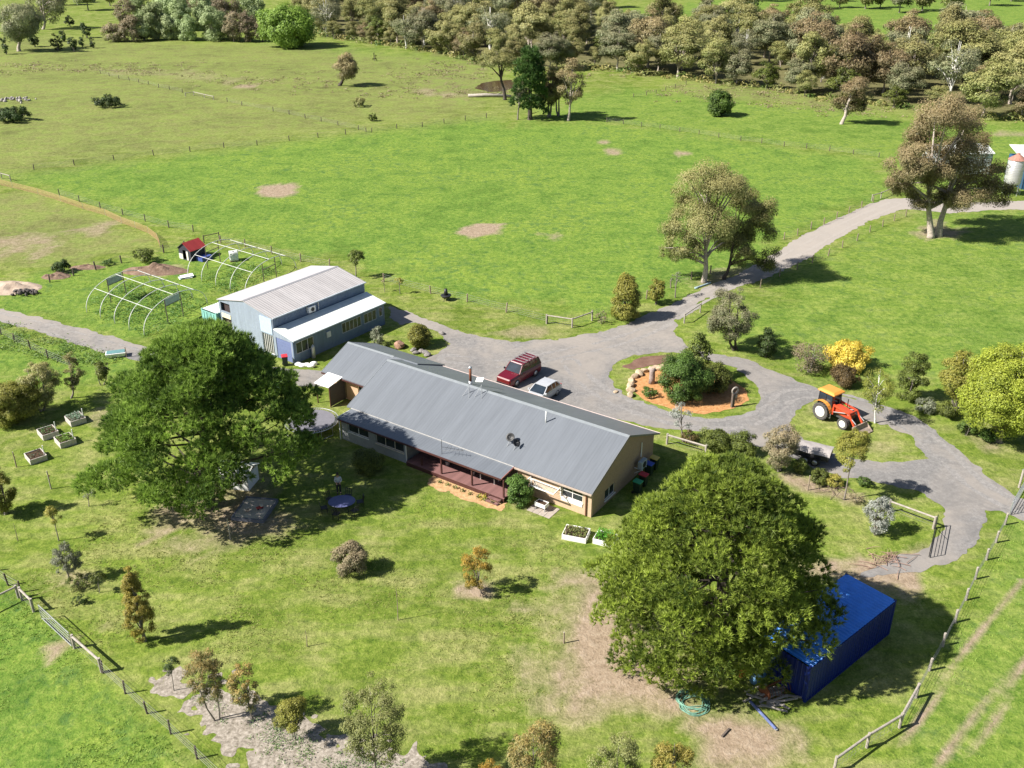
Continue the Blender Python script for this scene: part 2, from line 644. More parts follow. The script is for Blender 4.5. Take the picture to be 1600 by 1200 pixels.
def region(name, sdf, bbox, cell, z, mat, rag=.25):
    """flat sheet where sdf<0, its border clipped cell by cell so that it runs ragged"""
    xs = np.arange(bbox[0], bbox[2] + cell, cell)
    ys = np.arange(bbox[1], bbox[3] + cell, cell)
    X, Y = np.meshgrid(xs, ys)
    S = sdf(X, Y) + (vnoise(X * .8, Y * .8, 11) - .5) * rag * 1.6 + (vnoise(X * 2.3, Y * 2.3, 12) - .5) * rag * 1.5 + (vnoise(X / cell / 1.6, Y / cell / 1.6, 13) - .5) * rag * 1.2
    vid = {}
    vs, fs = [], []

    def vert(key, p):
        if key not in vid:
            vid[key] = len(vs)
            vs.append((p[0], p[1], z))
        return vid[key]
    neg = S < 0
    cnt = neg[:-1, :-1].astype(int) + neg[1:, :-1] + neg[:-1, 1:] + neg[1:, 1:]
    for j, i in zip(*np.nonzero(cnt)):
        cs = [(j, i), (j, i + 1), (j + 1, i + 1), (j + 1, i)]
        out = []
        for k in range(4):
            a, b = cs[k], cs[(k + 1) % 4]
            sa, sb = S[a], S[b]
            if sa < 0:
                out.append(vert(a, (X[a], Y[a])))
            if (sa < 0) != (sb < 0):
                t = sa / (sa - sb)
                key = (a, b) if a < b else (b, a)
                out.append(vert(('e', key), (X[a] + (X[b] - X[a]) * t, Y[a] + (Y[b] - Y[a]) * t)))
        if len(out) >= 3:
            fs.append(out)
    m_ = bpy.data.meshes.new(name)
    m_.from_pydata(vs, [], fs)
    return link(name, m_, mat)


def loose(name, c1, c2, c3, s1=1.2, s2=9., bmp=.5, patch=None, far=None):
    m, nt, bs = nodes_of(name)
    pos = geopos(nt)
    a = noise(nt, s1, 4, .65, pos, .5)
    b = noise(nt, s2, 4, .8, pos)
    big = noise(nt, .13, 4, .6, pos, .8)
    t = mathn(nt, 'ADD', mathn(nt, 'MULTIPLY', a, .5), mathn(nt, 'MULTIPLY', b, .5))
    c = ramp(nt, t, [(.32, c1), (.5, c2), (.68, c3)])
    if patch:
        c = mixc(nt, ramp(nt, big, [(.40, (0, 0, 0)), (.6, (.85, .85, .85))]), c, patch)
        c = mixc(nt, ramp(nt, noise(nt, .22, 5, .65, pos, 1.2), [(.5, (0, 0, 0)), (.66, (.5, .5, .5))]), c, tuple(x * .72 for x in c2))
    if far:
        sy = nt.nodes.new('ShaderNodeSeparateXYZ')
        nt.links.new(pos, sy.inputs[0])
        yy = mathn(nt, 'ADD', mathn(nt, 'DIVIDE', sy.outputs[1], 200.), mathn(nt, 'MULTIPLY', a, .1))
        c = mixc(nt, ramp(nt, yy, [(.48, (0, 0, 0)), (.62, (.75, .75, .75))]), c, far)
    nt.links.new(c, bs.inputs['Base Color'])
    bs.inputs['Roughness'].default_value = .95
    bs.inputs['Specular IOR Level'].default_value = .1
    bump(nt, bs, t, bmp, .08)
    return m


def sdf_of(pos, neg=()):
    P = [wpoly(p) for p in pos]
    N = [wpoly(p) for p in neg]

    def f(X, Y):
        d = poly_sdf(P[0], X, Y)
        for p in P[1:]:
            d = np.minimum(d, poly_sdf(p, X, Y))
        for p in N:
            d = np.maximum(d, -poly_sdf(p, X, Y))
        return d
    pts = np.array([q for p in P for q in p])
    return f, (pts[:, 0].min() - 1, pts[:, 1].min() - 1, pts[:, 0].max() + 1, pts[:, 1].max() + 1)


LANE = [(-90, 468), (0, 484), (60, 495), (120, 511), (180, 528), (230, 543), (330, 566), (430, 574), (515, 581), (530, 604), (440, 603), (330, 598), (215, 565), (150, 547), (80, 525), (0, 501), (-90, 482)]
YARD = [(606, 478), (640, 487), (690, 508), (740, 525), (800, 534), (870, 530), (950, 516), (990, 502), (1030, 484), (1075, 462), (1105, 448), (1150, 430), (1200, 403), (1250, 370), (1300, 345), (1350, 322), (1385, 311), (1420, 309), (1480, 317), (1560, 315), (1700, 310),
        (1700, 326), (1560, 328), (1480, 333), (1412, 326), (1360, 345), (1300, 378), (1260, 405), (1210, 430), (1150, 450), (1095, 470), (1060, 495), (1053, 515), (1065, 535), (1085, 548), (1120, 553), (1170, 562), (1230, 588), (1280, 608), (1330, 622), (1380, 635), (1430, 650), (1470, 680), (1510, 715), (1545, 745), (1580, 772), (1700, 825),
        (1700, 862), (1570, 800), (1540, 797), (1535, 830), (1520, 858), (1490, 878), (1440, 893), (1395, 898), (1340, 900), (1400, 872), (1450, 855), (1478, 830), (1475, 793), (1440, 770), (1400, 760), (1355, 750), (1310, 745), (1280, 735), (1240, 715), (1200, 702), (1170, 692), (1130, 675), (1080, 672), (1030, 668), (960, 655), (880, 640), (800, 615), (700, 590), (640, 572), (690, 548), (702, 538), (685, 520), (650, 503), (625, 508), (612, 500)]
ISLAND = [(950, 582), (960, 566), (985, 556), (1040, 550), (1090, 558), (1150, 575), (1180, 600), (1188, 622), (1172, 645), (1120, 656), (1050, 645), (990, 625), (957, 602)]
TPATCH = [(1262, 628), (1285, 620), (1320, 630), (1350, 655), (1395, 668), (1425, 684), (1448, 716), (1410, 724), (1350, 720), (1310, 712), (1262, 695), (1232, 664), (1245, 645)]
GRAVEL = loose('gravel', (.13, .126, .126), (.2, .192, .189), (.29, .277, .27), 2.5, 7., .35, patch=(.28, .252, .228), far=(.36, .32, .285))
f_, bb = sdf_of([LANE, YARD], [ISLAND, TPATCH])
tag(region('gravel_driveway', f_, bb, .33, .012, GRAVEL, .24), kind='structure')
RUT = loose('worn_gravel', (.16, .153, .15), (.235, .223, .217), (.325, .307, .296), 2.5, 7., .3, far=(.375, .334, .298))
for line in ([(700, 560), (800, 572), (880, 552), (960, 536), (1020, 514), (1070, 482), (1110, 459), (1180, 427), (1260, 386), (1330, 347), (1398, 318)], [(890, 566), (930, 612), (1000, 641), (1080, 663), (1150, 664), (1205, 645), (1228, 614), (1300, 616), (1400, 648), (1470, 703), (1530, 765), (1610, 800)], [(-60, 482), (60, 509), (205, 551)]):
    L_ = np.array([tuple(at(*q)[:2]) for q in line])
    # smooth the line
    for _ in range(3):
        L_ = np.concatenate([L_[:1], np.stack([L_[:-1] * .75 + L_[1:] * .25, L_[:-1] * .25 + L_[1:] * .75], 1).reshape(-1, 2), L_[-1:]])

    def rut(X, Y, L_=L_):
        d = np.full(X.shape, 1e9)
        for (ax, ay), (bx, by) in zip(L_[:-1], L_[1:]):
            ex, ey = bx - ax, by - ay
            t = np.clip(((X - ax) * ex + (Y - ay) * ey) / (ex * ex + ey * ey + 1e-9), 0, 1)
            d = np.minimum(d, np.hypot(X - ax - t * ex, Y - ay - t * ey))
        return np.abs(d - .78) - .24 + (vnoise(X * .25, Y * .25, 31) - .5) * .3
    tag(region('wheel_track', rut, (L_[:, 0].min() - 2, L_[:, 1].min() - 2, L_[:, 0].max() + 2, L_[:, 1].max() + 2), .3, .017, RUT, .16), kind='structure')
ORANGE = loose('bark_mulch', (.26, .115, .04), (.44, .225, .095), (.6, .36, .18), 3., 14., .6)
f_, bb = sdf_of([[(986, 588), (1000, 577), (1030, 573), (1080, 568), (1130, 584), (1163, 608), (1170, 626), (1150, 636), (1100, 648), (1050, 641), (1000, 621), (990, 608)]])
tag(region('island_mulch', f_, bb, .3, .016, ORANGE, .15), kind='structure')
f_, bb = sdf_of([[(972, 574), (1000, 558), (1045, 555), (1055, 562), (1030, 570), (990, 577)]])
tag(region('bare_soil', f_, bb, .3, .010, loose('soil', (.1, .06, .045), (.17, .1, .075), (.24, .155, .12)), .2), kind='structure')
HO = at(925, 772, 2.3)
HRZ = math.radians(145.56 - 180)
_hp = [(HO.x + x * math.cos(HRZ) - y * math.sin(HRZ), HO.y + x * math.sin(HRZ) + y * math.cos(HRZ)) for x, y in ((-13.3, -1.5), (-6.4, -1.5), (-6.2, -2.7), (-7.4, -3.0), (-9.4, -2.85), (-13.0, -2.9))]
tag(region('deck_mulch', lambda X, Y: poly_sdf(_hp, X, Y), (min(q[0] for q in _hp) - 1, min(q[1] for q in _hp) - 1, max(q[0] for q in _hp) + 1, max(q[1] for q in _hp) + 1), .2, .012, loose('peach_mulch', (.26, .15, .07), (.46, .29, .15), (.6, .42, .25), 3., 8., .6), .25), kind='structure')
CHIPS = loose('pale_woodchip', (.11, .095, .07), (.28, .245, .205), (.48, .43, .375), 3., 6., .8)
f_, bb = sdf_of([[(252, 1058), (275, 1050), (300, 1080), (345, 1062), (400, 1085), (480, 1100), (505, 1135), (540, 1160), (620, 1178), (700, 1205), (720, 1250), (420, 1250), (370, 1180), (330, 1150), (300, 1118), (262, 1085)]])
tag(region('woodchip_bed', f_, bb, .2, .012, CHIPS, .8), kind='structure')
# brown farm dam behind the pond trees
f_, bb = sdf_of([[(742, 138), (752, 130), (775, 126), (800, 125), (806, 134), (792, 142), (765, 144)]])
m_, nt_, bs_ = nodes_of('pond_water')
bs_.inputs['Base Color'].default_value = (.07, .042, .024, 1)
bs_.inputs['Roughness'].default_value = .12
bump(nt_, bs_, noise(nt_, 1.5, 3, .6, geopos(nt_)), .08, .05)
tag(region('pond_water', f_, bb, .8, .02, m_, .3), kind='structure')

# ---------------------------------------------------------------- common materials
M = dict(
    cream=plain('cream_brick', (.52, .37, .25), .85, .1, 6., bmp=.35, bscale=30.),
    grey_wall=plain('grey_weatherboard', (.3, .31, .32), .7, .1),
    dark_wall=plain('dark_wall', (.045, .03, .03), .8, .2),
    trim=plain('white_trim', (.78, .76, .73), .5, .05),
    maroon=plain('maroon_timber', (.07, .025, .022), .55, .2),
    deck=plain('stained_deck', (.215, .11, .105), .6, .22, 2.),
    downp=plain('brown_downpipe', (.13, .055, .035), .5, .1),
    steel=plain('galvanised_steel', (.52, .53, .55), .4, .12, metal=.6),
    white=plain('white_plastic', (.82, .82, .8), .5, .05),
    black=plain('black_plastic', (.018, .018, .02), .5, .2),
    post=plain('treated_pine', (.27, .21, .16), .85, .25, 4., bmp=.4, bscale=15.),
    oldpost=plain('weathered_post', (.12, .095, .08), .9, .3, 4., bmp=.5, bscale=15.),
    greypost=plain('silvered_rail', (.36, .32, .28), .85, .2, 4., bmp=.4, bscale=15.),
    tyre=plain('tyre_rubber', (.028, .027, .027), .8, .25),
    rim=plain('alloy_rim', (.55, .55, .56), .35, .1, metal=.7),
    soil=loose('bed_soil', (.03, .02, .014), (.07, .045, .03), (.12, .08, .055), 4., 12.),
    rock=plain('sandstone', (.45, .34, .23), .9, .25, 2.5, bmp=.6, bscale=8.),
    greyrock=plain('bluestone', (.22, .2, .19), .9, .3, 2.5, bmp=.6, bscale=8.),
    rust=plain('rusty_steel', (.2, .065, .028), .8, .35, 6.),
    glass=glassmat(),
)


def wall(mb, a, b, z0, z1, t, opens=()):
    """wall from a to b (local xy), thickness t to the left of a->b, with rectangular openings (s0,s1,z0,z1)"""
    a, b = Vector((*a, 0)), Vector((*b, 0))
    L = (b - a).length
    d = (b - a) / L
    n = Vector((-d.y, d.x, 0))
    ss = sorted({0, L, *[o[0] for o in opens], *[o[1] for o in opens]})
    for s0, s1 in zip(ss[:-1], ss[1:]):
        if s1 - s0 < 1e-4:
            continue
        cut = sorted([(o[2], o[3]) for o in opens if o[0] < (s0 + s1) / 2 < o[1]])
        z = z0
        for c0, c1 in cut + [(z1, z1)]:
            if c0 - z > 1e-4:
                mb.par(a + d * s0 + Vector((0, 0, z)), d * (s1 - s0), n * t, (0, 0, c0 - z))
            z = c1
    return a, d, n


def window(parent, a, d, n, s0, s1, z0, z1, frame=None, panes=2, transom=None, sill=True, gl=None, name='window', depth=.07, fw=.055):
    """frame object set in the opening, each pane its own sub-part, sill outside"""
    frame = frame or M['trim']
    a = Vector(a)
    o = a + n * depth
    fb = MB()

    def bar_(sa, sb, za, zb, dep=.05):
        fb.par(o + d * sa + Vector((0, 0, za)), d * (sb - sa), n * dep, (0, 0, zb - za))
    bar_(s0, s1, z0, z0 + fw)
    bar_(s0, s1, z1 - fw, z1)
    bar_(s0, s0 + fw, z0 + fw, z1 - fw)
    bar_(s1 - fw, s1, z0 + fw, z1 - fw)
    w = (s1 - s0) / panes
    for k in range(1, panes):
        bar_(s0 + w * k - fw / 2, s0 + w * k + fw / 2, z0 + fw, z1 - fw)
    zr = [z0, z1]
    if transom:
        zr = [z0, transom, z1]
        for k in range(panes):
            bar_(s0 + w * k + fw / 2 + .001, s0 + w * (k + 1) - fw / 2 - .001, transom - fw / 2, transom + fw / 2)
    fo = fb.build(name, frame, parent)
    for k in range(panes):
        for za, zb in zip(zr[:-1], zr[1:]):
            g = MB()
            g.par(o + n * .02 + d * (s0 + w * k + fw * .4) + Vector((0, 0, za + fw * .4)), d * (w - fw * .8), n * .012, (0, 0, zb - za - fw * .8))
            g.build('pane', gl or M['glass'], fo)
    if sill:
        sb_ = MB()
        sb_.par(a - n * .06 + d * (s0 - .05) + Vector((0, 0, z0 - .07)), d * (s1 - s0 + .1), n * (.06 + depth), (0, 0, .066))
        sb_.build('sill', frame, fo)
    return fo
# ---------------------------------------------------------------- farmhouse (local x runs along the house, y away from the lawn)
house = thing('house', 'long cream brick farmhouse with grey metal gable roof and verandah', 'house', (HO.x, HO.y, 0), math.radians(145.56 - 180))
ROOF = ribbed('grey_roof_sheet', (.148, .162, .185), 0, .25, .42, 0., .10, .5, .25)
ROOFC = plain('roof_flashing', (.2, .22, .24), .45, .08)
SL = .42
XL, XE = -23.6, -30.3
RY, RZ = 5.4, 2.3 + 5.4 * SL


def roof_slab(parent, name, x0, x1, y0, z0, y1, z1, mat, t=.1):
    mb = MB()
    mb.par((x0, y0, z0 - t), (x1 - x0, 0, 0), (0, y1 - y0, z1 - z0), (0, 0, t))
    return mb.build(name, mat, parent)


# main block walls
wm = MB()
op_front = [(-2.75 - -6.65, -.95 - -6.65, .95, 2.12)]
a0, d0, n0 = wall(wm, (-6.65, .35), (-.2, .35), 0, 2.36, .22, op_front)
front_wall = wm.build('front_wall', M['cream'], house)
window(house, a0, d0, n0, *op_front[0], panes=2, transom=1.5)
sb = MB()
sb.par(Vector(a0) + d0 * op_front[0][0] - n0 * .05 + Vector((0, 0, .62)), d0 * 1.8, n0 * .04, (0, 0, .24))
sb.build('window_apron', M['trim'], house)
# brick blind beside window (rust coloured lower pane is an interior blind)
# wall at the back of the deck
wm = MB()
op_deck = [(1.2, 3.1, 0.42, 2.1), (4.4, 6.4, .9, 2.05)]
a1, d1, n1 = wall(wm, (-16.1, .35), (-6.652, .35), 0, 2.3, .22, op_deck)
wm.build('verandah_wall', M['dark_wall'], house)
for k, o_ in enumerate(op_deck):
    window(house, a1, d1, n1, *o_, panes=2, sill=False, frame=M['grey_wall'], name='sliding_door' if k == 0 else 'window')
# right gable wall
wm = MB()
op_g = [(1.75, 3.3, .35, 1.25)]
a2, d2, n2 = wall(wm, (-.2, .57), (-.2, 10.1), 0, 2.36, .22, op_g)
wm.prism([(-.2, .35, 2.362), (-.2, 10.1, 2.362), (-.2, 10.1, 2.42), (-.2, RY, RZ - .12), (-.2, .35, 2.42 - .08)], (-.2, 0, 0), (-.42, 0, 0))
wm.build('gable_wall', plain('cream_brick_shaded', (.36, .25, .17), .85, .1, 6., bmp=.35, bscale=30.), house)  # darkened copy of the cream brick, shade of this gable painted into the colour
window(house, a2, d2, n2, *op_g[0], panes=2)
# back wall and left gable wall
wm = MB()
op_b = [(2, 4, .9, 2.1), (7, 8.2, .4, 2.1), (11, 13, .9, 2.1), (16, 18, .9, 2.1)]
a3, d3, n3 = wall(wm, (-.422, 10.1), (-23.5, 10.1), 0, 2.36, .22, op_b)
wm.build('back_wall', M['cream'], house)
for o_ in op_b:
    window(house, a3, d3, n3, *o_)
wm = MB()
wall(wm, (-23.5, 3.9), (-23.5, .36), 0, 2.36, .22)
wm.prism([(-23.5, .36, 2.362), (-23.5, 10.09, 2.362), (-23.5, 10.09, 2.42), (-23.5, RY, RZ - .12), (-23.5, .36, 2.34)], (-23.5, 0, 0), (-23.28, 0, 0))
wm.build('gable_wall', M['cream'], house)
# main roof
roof = roof_slab(house, 'roof', XL - .1, 0, 0, 2.3, RY, RZ, ROOF)
roof_slab(house, 'roof', XL - .1, 0, 10.6, 2.3 + .06, RY + .002, RZ, ROOF)
rc = MB()
rc.prism([(0.01, RY - .2, RZ - .07), (0.01, RY, RZ + .035), (0.01, RY + .2, RZ - .07), (.01, RY + .2, RZ - .085), (.01, RY, RZ + .01), (.01, RY - .2, RZ - .085)], (0, 0, 0), (XL - .14, 0, 0))
rc.build('ridge_cap', ROOFC, roof)
for sgn, (ya, za, yb, zb) in ((0, (0, 2.3, RY, RZ)), (1, (10.6, 2.36, RY, RZ))):
    for xx, mt in ((.012, 'downp'), (XL - .112, 'trim')):
        b_ = MB()
        b_.par((xx - .02, ya, za - .13), (.04, 0, 0), (0, yb - ya, zb - za), (0, 0, .15))
        b_.build('barge_board', ROOFC if mt == 'trim' else plain('barge_paint', (.16, .16, .17), .5), roof)
g_ = MB()
g_.box(-6.7, .0, -.1, -.004, 2.13, 2.24)
g_.build('gutter', plain('cream_gutter', (.45, .36, .3), .5), roof)
g_ = MB()
g_.box(XE, .05, 10.604, 10.72, 2.24, 2.35)
g_.build('gutter', plain('pink_gutter', (.62, .5, .46), .5), roof)
# left extension
EY0, EYR, EY1 = 3.7, 7.35, 11.1
EZR = 2.3 + (EYR - EY0) * SL
roof_slab(house, 'roof', XE, XL + 1.6, EY0, 2.28, EYR, EZR, ROOF)
er = roof_slab(house, 'roof', XE, XL + 1.6, EY1, 2.28, EYR + .002, EZR, ROOF)
rc = MB()
rc.prism([(XE - .01, EYR - .18, EZR - .06), (XE - .01, EYR, EZR + .035), (XE - .01, EYR + .18, EZR - .06), (XE - .01, EYR, EZR + .01)], (0, 0, 0), (5.6, 0, 0))
rc.build('ridge_cap', ROOFC, er)
wm = MB()
op_e = [(3.55, 5.0, .85, 2.05), (1.3, 2.15, .05, 2.05)]
a4, d4, n4 = wall(wm, (XE + .35, 4.15), (-23.502, 4.15), 0, 2.36, .2, op_e)
wm.build('front_wall', plain('peach_brick', (.56, .36, .24), .85, .08, 6., bmp=.3, bscale=30.), house)
window(house, a4, d4, n4, *op_e[0], panes=3)
db = MB()
db.par(Vector(a4) + d4 * 1.34 + n4 * .06 + Vector((0, 0, .06)), d4 * .77, n4 * .05, (0, 0, 1.97))
db.build('door', M['maroon'], house)
wm = MB()
wall(wm, (XE + .35, 10.7), (XE + .35, 4.352), 0, 2.36, .2)
wm.prism([(XE + .35, 4.2, 2.362), (XE + .35, 10.7, 2.362), (XE + .35, 10.7, 2.4), (XE + .35, EYR, EZR - .12), (XE + .35, 4.2, 2.4)], (0, 0, 0), (.2, 0, 0))
wall(wm, (-23.5, 10.7), (XE + .552, 10.7), 0, 2.36, .2)
wm.build('gable_wall', M['cream'], house)
g_ = MB()
g_.box(XE, XL + .2, EY0 - .1, EY0 - .004, 2.1, 2.2)
g_.build('gutter', M['maroon'], house)
b_ = MB()
b_.par((XE - .03, EY0, 2.14), (.04, 0, 0), (0, EYR - EY0, EZR - 2.28), (0, 0, .16))
b_.par((XE - .03, EY1, 2.14), (.04, 0, 0), (0, EYR - EY1 + .002, EZR - 2.28), (0, 0, .16))
b_.build('barge_board', ROOFC, house)
# little white porch roof at the left door
pr = MB()
pr.par((-29.6, 2.0, 1.98), (1.75, 0, 0), (0, 2.15, .36), (0, 0, .05))
pr.build('porch_roof', M['white'], house)
for xx in (-29.5, -27.95):
    p_ = MB()
    p_.box(xx, xx + .08, 2.1, 2.18, 0, 1.97)
    p_.build('post', M['maroon'], house)
p_ = MB()
p_.box(-27.96, -27.92, 2.2, 4.1, .05, 2.02)
p_.build('porch_screen', plain('dark_screen', (.045, .045, .05), .7), house)
# verandah roof
VX0, VX1, VY = -23.25, -6.75, -1.65
vr = roof_slab(house, 'verandah_roof', VX0, VX1, VY, 2.02, .12, 2.235, ROOF, .06)
f_b = MB()
f_b.box(VX0, VX1, -.03, .03, 2.222, 2.29)
f_b.build('flashing', plain('pale_flashing', (.42, .41, .4), .5), vr)
f_b = MB()
f_b.box(VX0 - .04, VX0 - .002, VY, .12, 1.93, 2.17)
f_b.build('barge_board', M['trim'], vr)
f_b = MB()
f_b.par((VX1 + .002, VY, 1.94), (.04, 0, 0), (0, 1.77, .215), (0, 0, .12))
f_b.build('barge_board', plain('red_barge', (.36, .12, .1), .5), vr)
f_b = MB()
f_b.box(VX0, VX1, VY - .09, VY - .003, 1.9, 2.01)
f_b.build('gutter', M['maroon'], vr)
f_b = MB()
f_b.box(-16.1, -12.6, VY + .02, VY + .07, 1.84, 1.93)
f_b.build('beam', plain('cream_beam', (.6, .52, .36), .6), vr)
f_b = MB()
f_b.box(-12.4, VX1 - .05, VY + .02, VY + .1, 1.8, 1.93)
f_b.build('beam', M['maroon'], vr)
# enclosed sunroom under the verandah
wm = MB()
op_s = [(.75, 3.0, .95, 1.88), (3.8, 6.75, .85, 1.8)]
a5, d5, n5 = wall(wm, (VX0 + .1, -1.4), (-16.1, -1.4), 0, 1.96, .14, op_s)
wall(wm, (-16.1, -1.258), (-16.1, .34), 0, 2.0, .14)
wall(wm, (VX0 + .1, .34), (VX0 + .1, -1.258), 0, 2.0, .14)
wm.build('sunroom_wall', M['grey_wall'], house)
window(house, a5, d5, n5, *op_s[0], panes=2)
window(house, a5, d5, n5, *op_s[1], panes=3, frame=plain('cream_frame', (.66, .58, .47), .5))
for xx in (VX0 + .02, -16.05):
    p_ = MB()
    p_.tube([(xx, -1.52, 1.95), (xx, -1.52, 0)], .045, 8)
    p_.build('downpipe', M['trim'], house)
p_ = MB()
p_.box(-.66, -.57, .25, .345, .03, 2.2)
p_.build('downpipe', M['downp'], house)
# deck: boards, skirt, posts, steps
brd = None
k = 0
y = -1.72
while y < .3:
    if brd is None:
        mb = MB()
        mb.box(-15.95, -6.5, 0, .134, -.03, 0)
        brd = mb.build('deck_board', M['deck'], house)
        brd.location = (0, y, .4)
    else:
        share(brd, house, (0, y, .4 - .002 * (k % 3)))
    y += .142
    k += 1
p_ = MB()
p_.box(-15.95, -6.5, -1.7, -1.66, .04, .365)
p_.build('deck_skirt', M['maroon'], house)
for xx in (-12.5, -9.55, -6.62):
    p_ = MB()
    p_.box(xx - .055, xx + .055, -1.6, -1.49, .405, 1.93)
    p_.build('verandah_post', M['maroon'], house)
for k in range(2):
    p_ = MB()
    p_.box(-7.75, -6.75, -2.05 - .28 * k, -1.76 - .28 * k, .22 - .14 * k, .26 - .14 * k)
    p_.build('step', M['deck'], house)
for xx in (-7.8, -6.72):
    p_ = MB()
    p_.par((xx, -1.74, .36), (.04, 0, 0), (0, -.62, -.36), (0, 0, -.14 + .02))
    p_.build('stringer', M['maroon'], house)
p_ = MB()
p_.box(-14.62, -14.5, -1.5, -1.4, .405, 1.0)
p_.build('deck_post', M['maroon'], house)
# roof fittings


def roofz(y):
    return 2.3 + SL * y if y < RY else RZ - (y - RY) * (RZ - 2.36) / (10.6 - RY)


ch = MB()
ch.lathe([(.0, -.25), (.16, -.25), (.16, .25), (.0, .25)], 14, (-15.3, 6.1, roofz(6.1)))
chim = ch.build('chimney', M['steel'], roof, True)
c2 = MB()
c2.lathe([(.11, 0), (.11, 1.25), (.1, 1.25)], 14, (-15.3, 6.1, roofz(6.1) + .2))
c2.build('flue', M['rust'], chim, True)
c2 = MB()
c2.lathe([(.02, 1.5), (.15, 1.42), (.15, 1.33), (.13, 1.3)], 14, (-15.3, 6.1, roofz(6.1) + .12))
c2.build('cowl', M['steel'], chim, True)
v_ = MB()
v_.tube([(-6.7, 4.3, roofz(4.3) - .1), (-6.7, 4.3, roofz(4.3) + .95)], .055, 10)
v_.build('vent_pipe', M['white'], roof, True)


def dish(x, y, tilt, r):
    z = roofz(y)
    d_ = MB()
    prof = [(r * q, .35 * r * q * q) for q in (.02, .35, .7, 1.)] + [(r * q, .35 * r * q * q + .015) for q in (1., .7, .35, .02)]
    d_.lathe(prof, 18)
    o = d_.build('satellite_dish', M['black'], roof, True)
    o.location = (x, y, z + .42)
    o.rotation_euler = (math.radians(50), math.radians(8), tilt)
    s_ = MB()
    s_.tube([(0, 0, .0), (0, -.02, .5 * r + .25)], .012, 5)
    s_.tube([(0, .02, -.02), (0, -.35, -.3)], .018, 5)
    s_.build('dish_arm', M['steel'], o)


dish(-8.25, 1.75, math.radians(10), .34)
dish(-7.55, 1.45, math.radians(60), .3)
m_ = MB()
m_.tube([(-8.3, 1.3, roofz(1.3)), (-8.2, 1.75, roofz(1.75) + .4)], .018, 5)
m_.tube([(-7.6, 1.2, roofz(1.2)), (-7.6, 1.5, roofz(1.5) + .36)], .018, 5)
m_.build('dish_mount', M['steel'], roof)
for (bx, by, hh) in ((-14.4, 4.7, .95), (-13.35, 5.0, 1.25)):
    m_ = MB()
    for dx, dy in ((-.35, -.5), (.35, -.5), (0, .1)):
        m_.tube([(bx + dx, by + dy, roofz(by + dy) - .02), (bx, by, roofz(by) + hh * .6)], .017, 5)
    m_.tube([(bx, by, roofz(by)), (bx, by, roofz(by) + hh)], .02, 5)
    ant = m_.build('antenna_tripod', M['steel'], roof)
m_ = MB()
m_.par((-13.75, 4.75, roofz(5) + 1.0), (.6, .15, .1), (-.1, .35, .2), (0, -.03, .08))
m_.build('antenna_panel', M['white'], ant)
m_ = MB()
m_.tube([(-12.55, -1.35, 1.95), (-12.55, -1.35, 3.35)], .018, 5)
m_.tube([(-12.55, -1.35, 2.7), (-10.8, -.9, 2.75)], .014, 5)
m_.tube([(-12.55, -1.35, 2.35), (-10.8, -.9, 2.72)], .01, 4)
for q in range(5):
    t = .25 + q * .17
    p = Vector((-12.55 + 1.75 * t, -1.35 + .45 * t, 2.7 + .05 * t))
    m_.tube([p + Vector((-.12, .35 - .05 * q, 0)), p + Vector((.12, -.35 + .05 * q, 0))], .009, 4)
m_.build('aerial', M['black'], house)
# air conditioner on the gable wall
m_ = MB()
m_.box(.12, .48, 6.85, 7.75, .95, 1.6)
ac = m_.build('air_conditioner', plain('teal_grey_paint', (.36, .42, .44), .5), house, bevel=.02)
m_ = MB()
m_.lathe([(.26, 0), (.26, .02), (.05, .025)], 16, (.485, 7.3, 1.28), 'x')
m_.build('fan_grille', M['black'], ac)
m_ = MB()
for yy in (6.95, 7.6):
    m_.bar((-.19, yy, .93), (.52, yy, .93), .05)
    m_.bar((-.17, yy, .45), (.45, yy, .91), .04)
m_.build('bracket', M['white'], ac)
m_ = MB()
m_.tube([(-.12, 7.85, 1.5), (-.12, 7.85, 2.75)], .05, 7)
m_.build('pipe_cover', M['white'], ac)
# folding clothes line on the front wall
cl = thing('clothesline', 'white fold-down clothesline frame fixed to the cream wall', 'clothesline', house.matrix_basis @ Vector((-5.4, .33, 0)), house.rotation_euler.z)
m_ = MB()
for xx in (0, 2.6):
    m_.bar((xx, -.02, 1.7), (xx, -1.05, 1.62), .07)
    m_.bar((xx, -.02, 1.15), (xx, -.7, 1.62), .035)
    m_.box(xx - .04, xx + .04, -.03, .015, 1.0, 1.78)
m_.build('side_arm', M['trim'], cl)
for yy in (-.2, -1.02):
    m_ = MB()
    m_.bar((-.0, yy, 1.66), (2.6, yy, 1.63), .08 if yy < -.5 else .06)
    m_.build('cross_bar', M['trim'], cl)
m_ = MB()
for q in range(5):
    m_.tube([(.04, -.33 - q * .13, 1.66), (2.56, -.33 - q * .13, 1.65)], .006, 4)
m_.build('line', M['white'], cl)


def hl(x, y, z=0):
    return house.matrix_basis @ Vector((x, y, z))


HR = house.rotation_euler.z

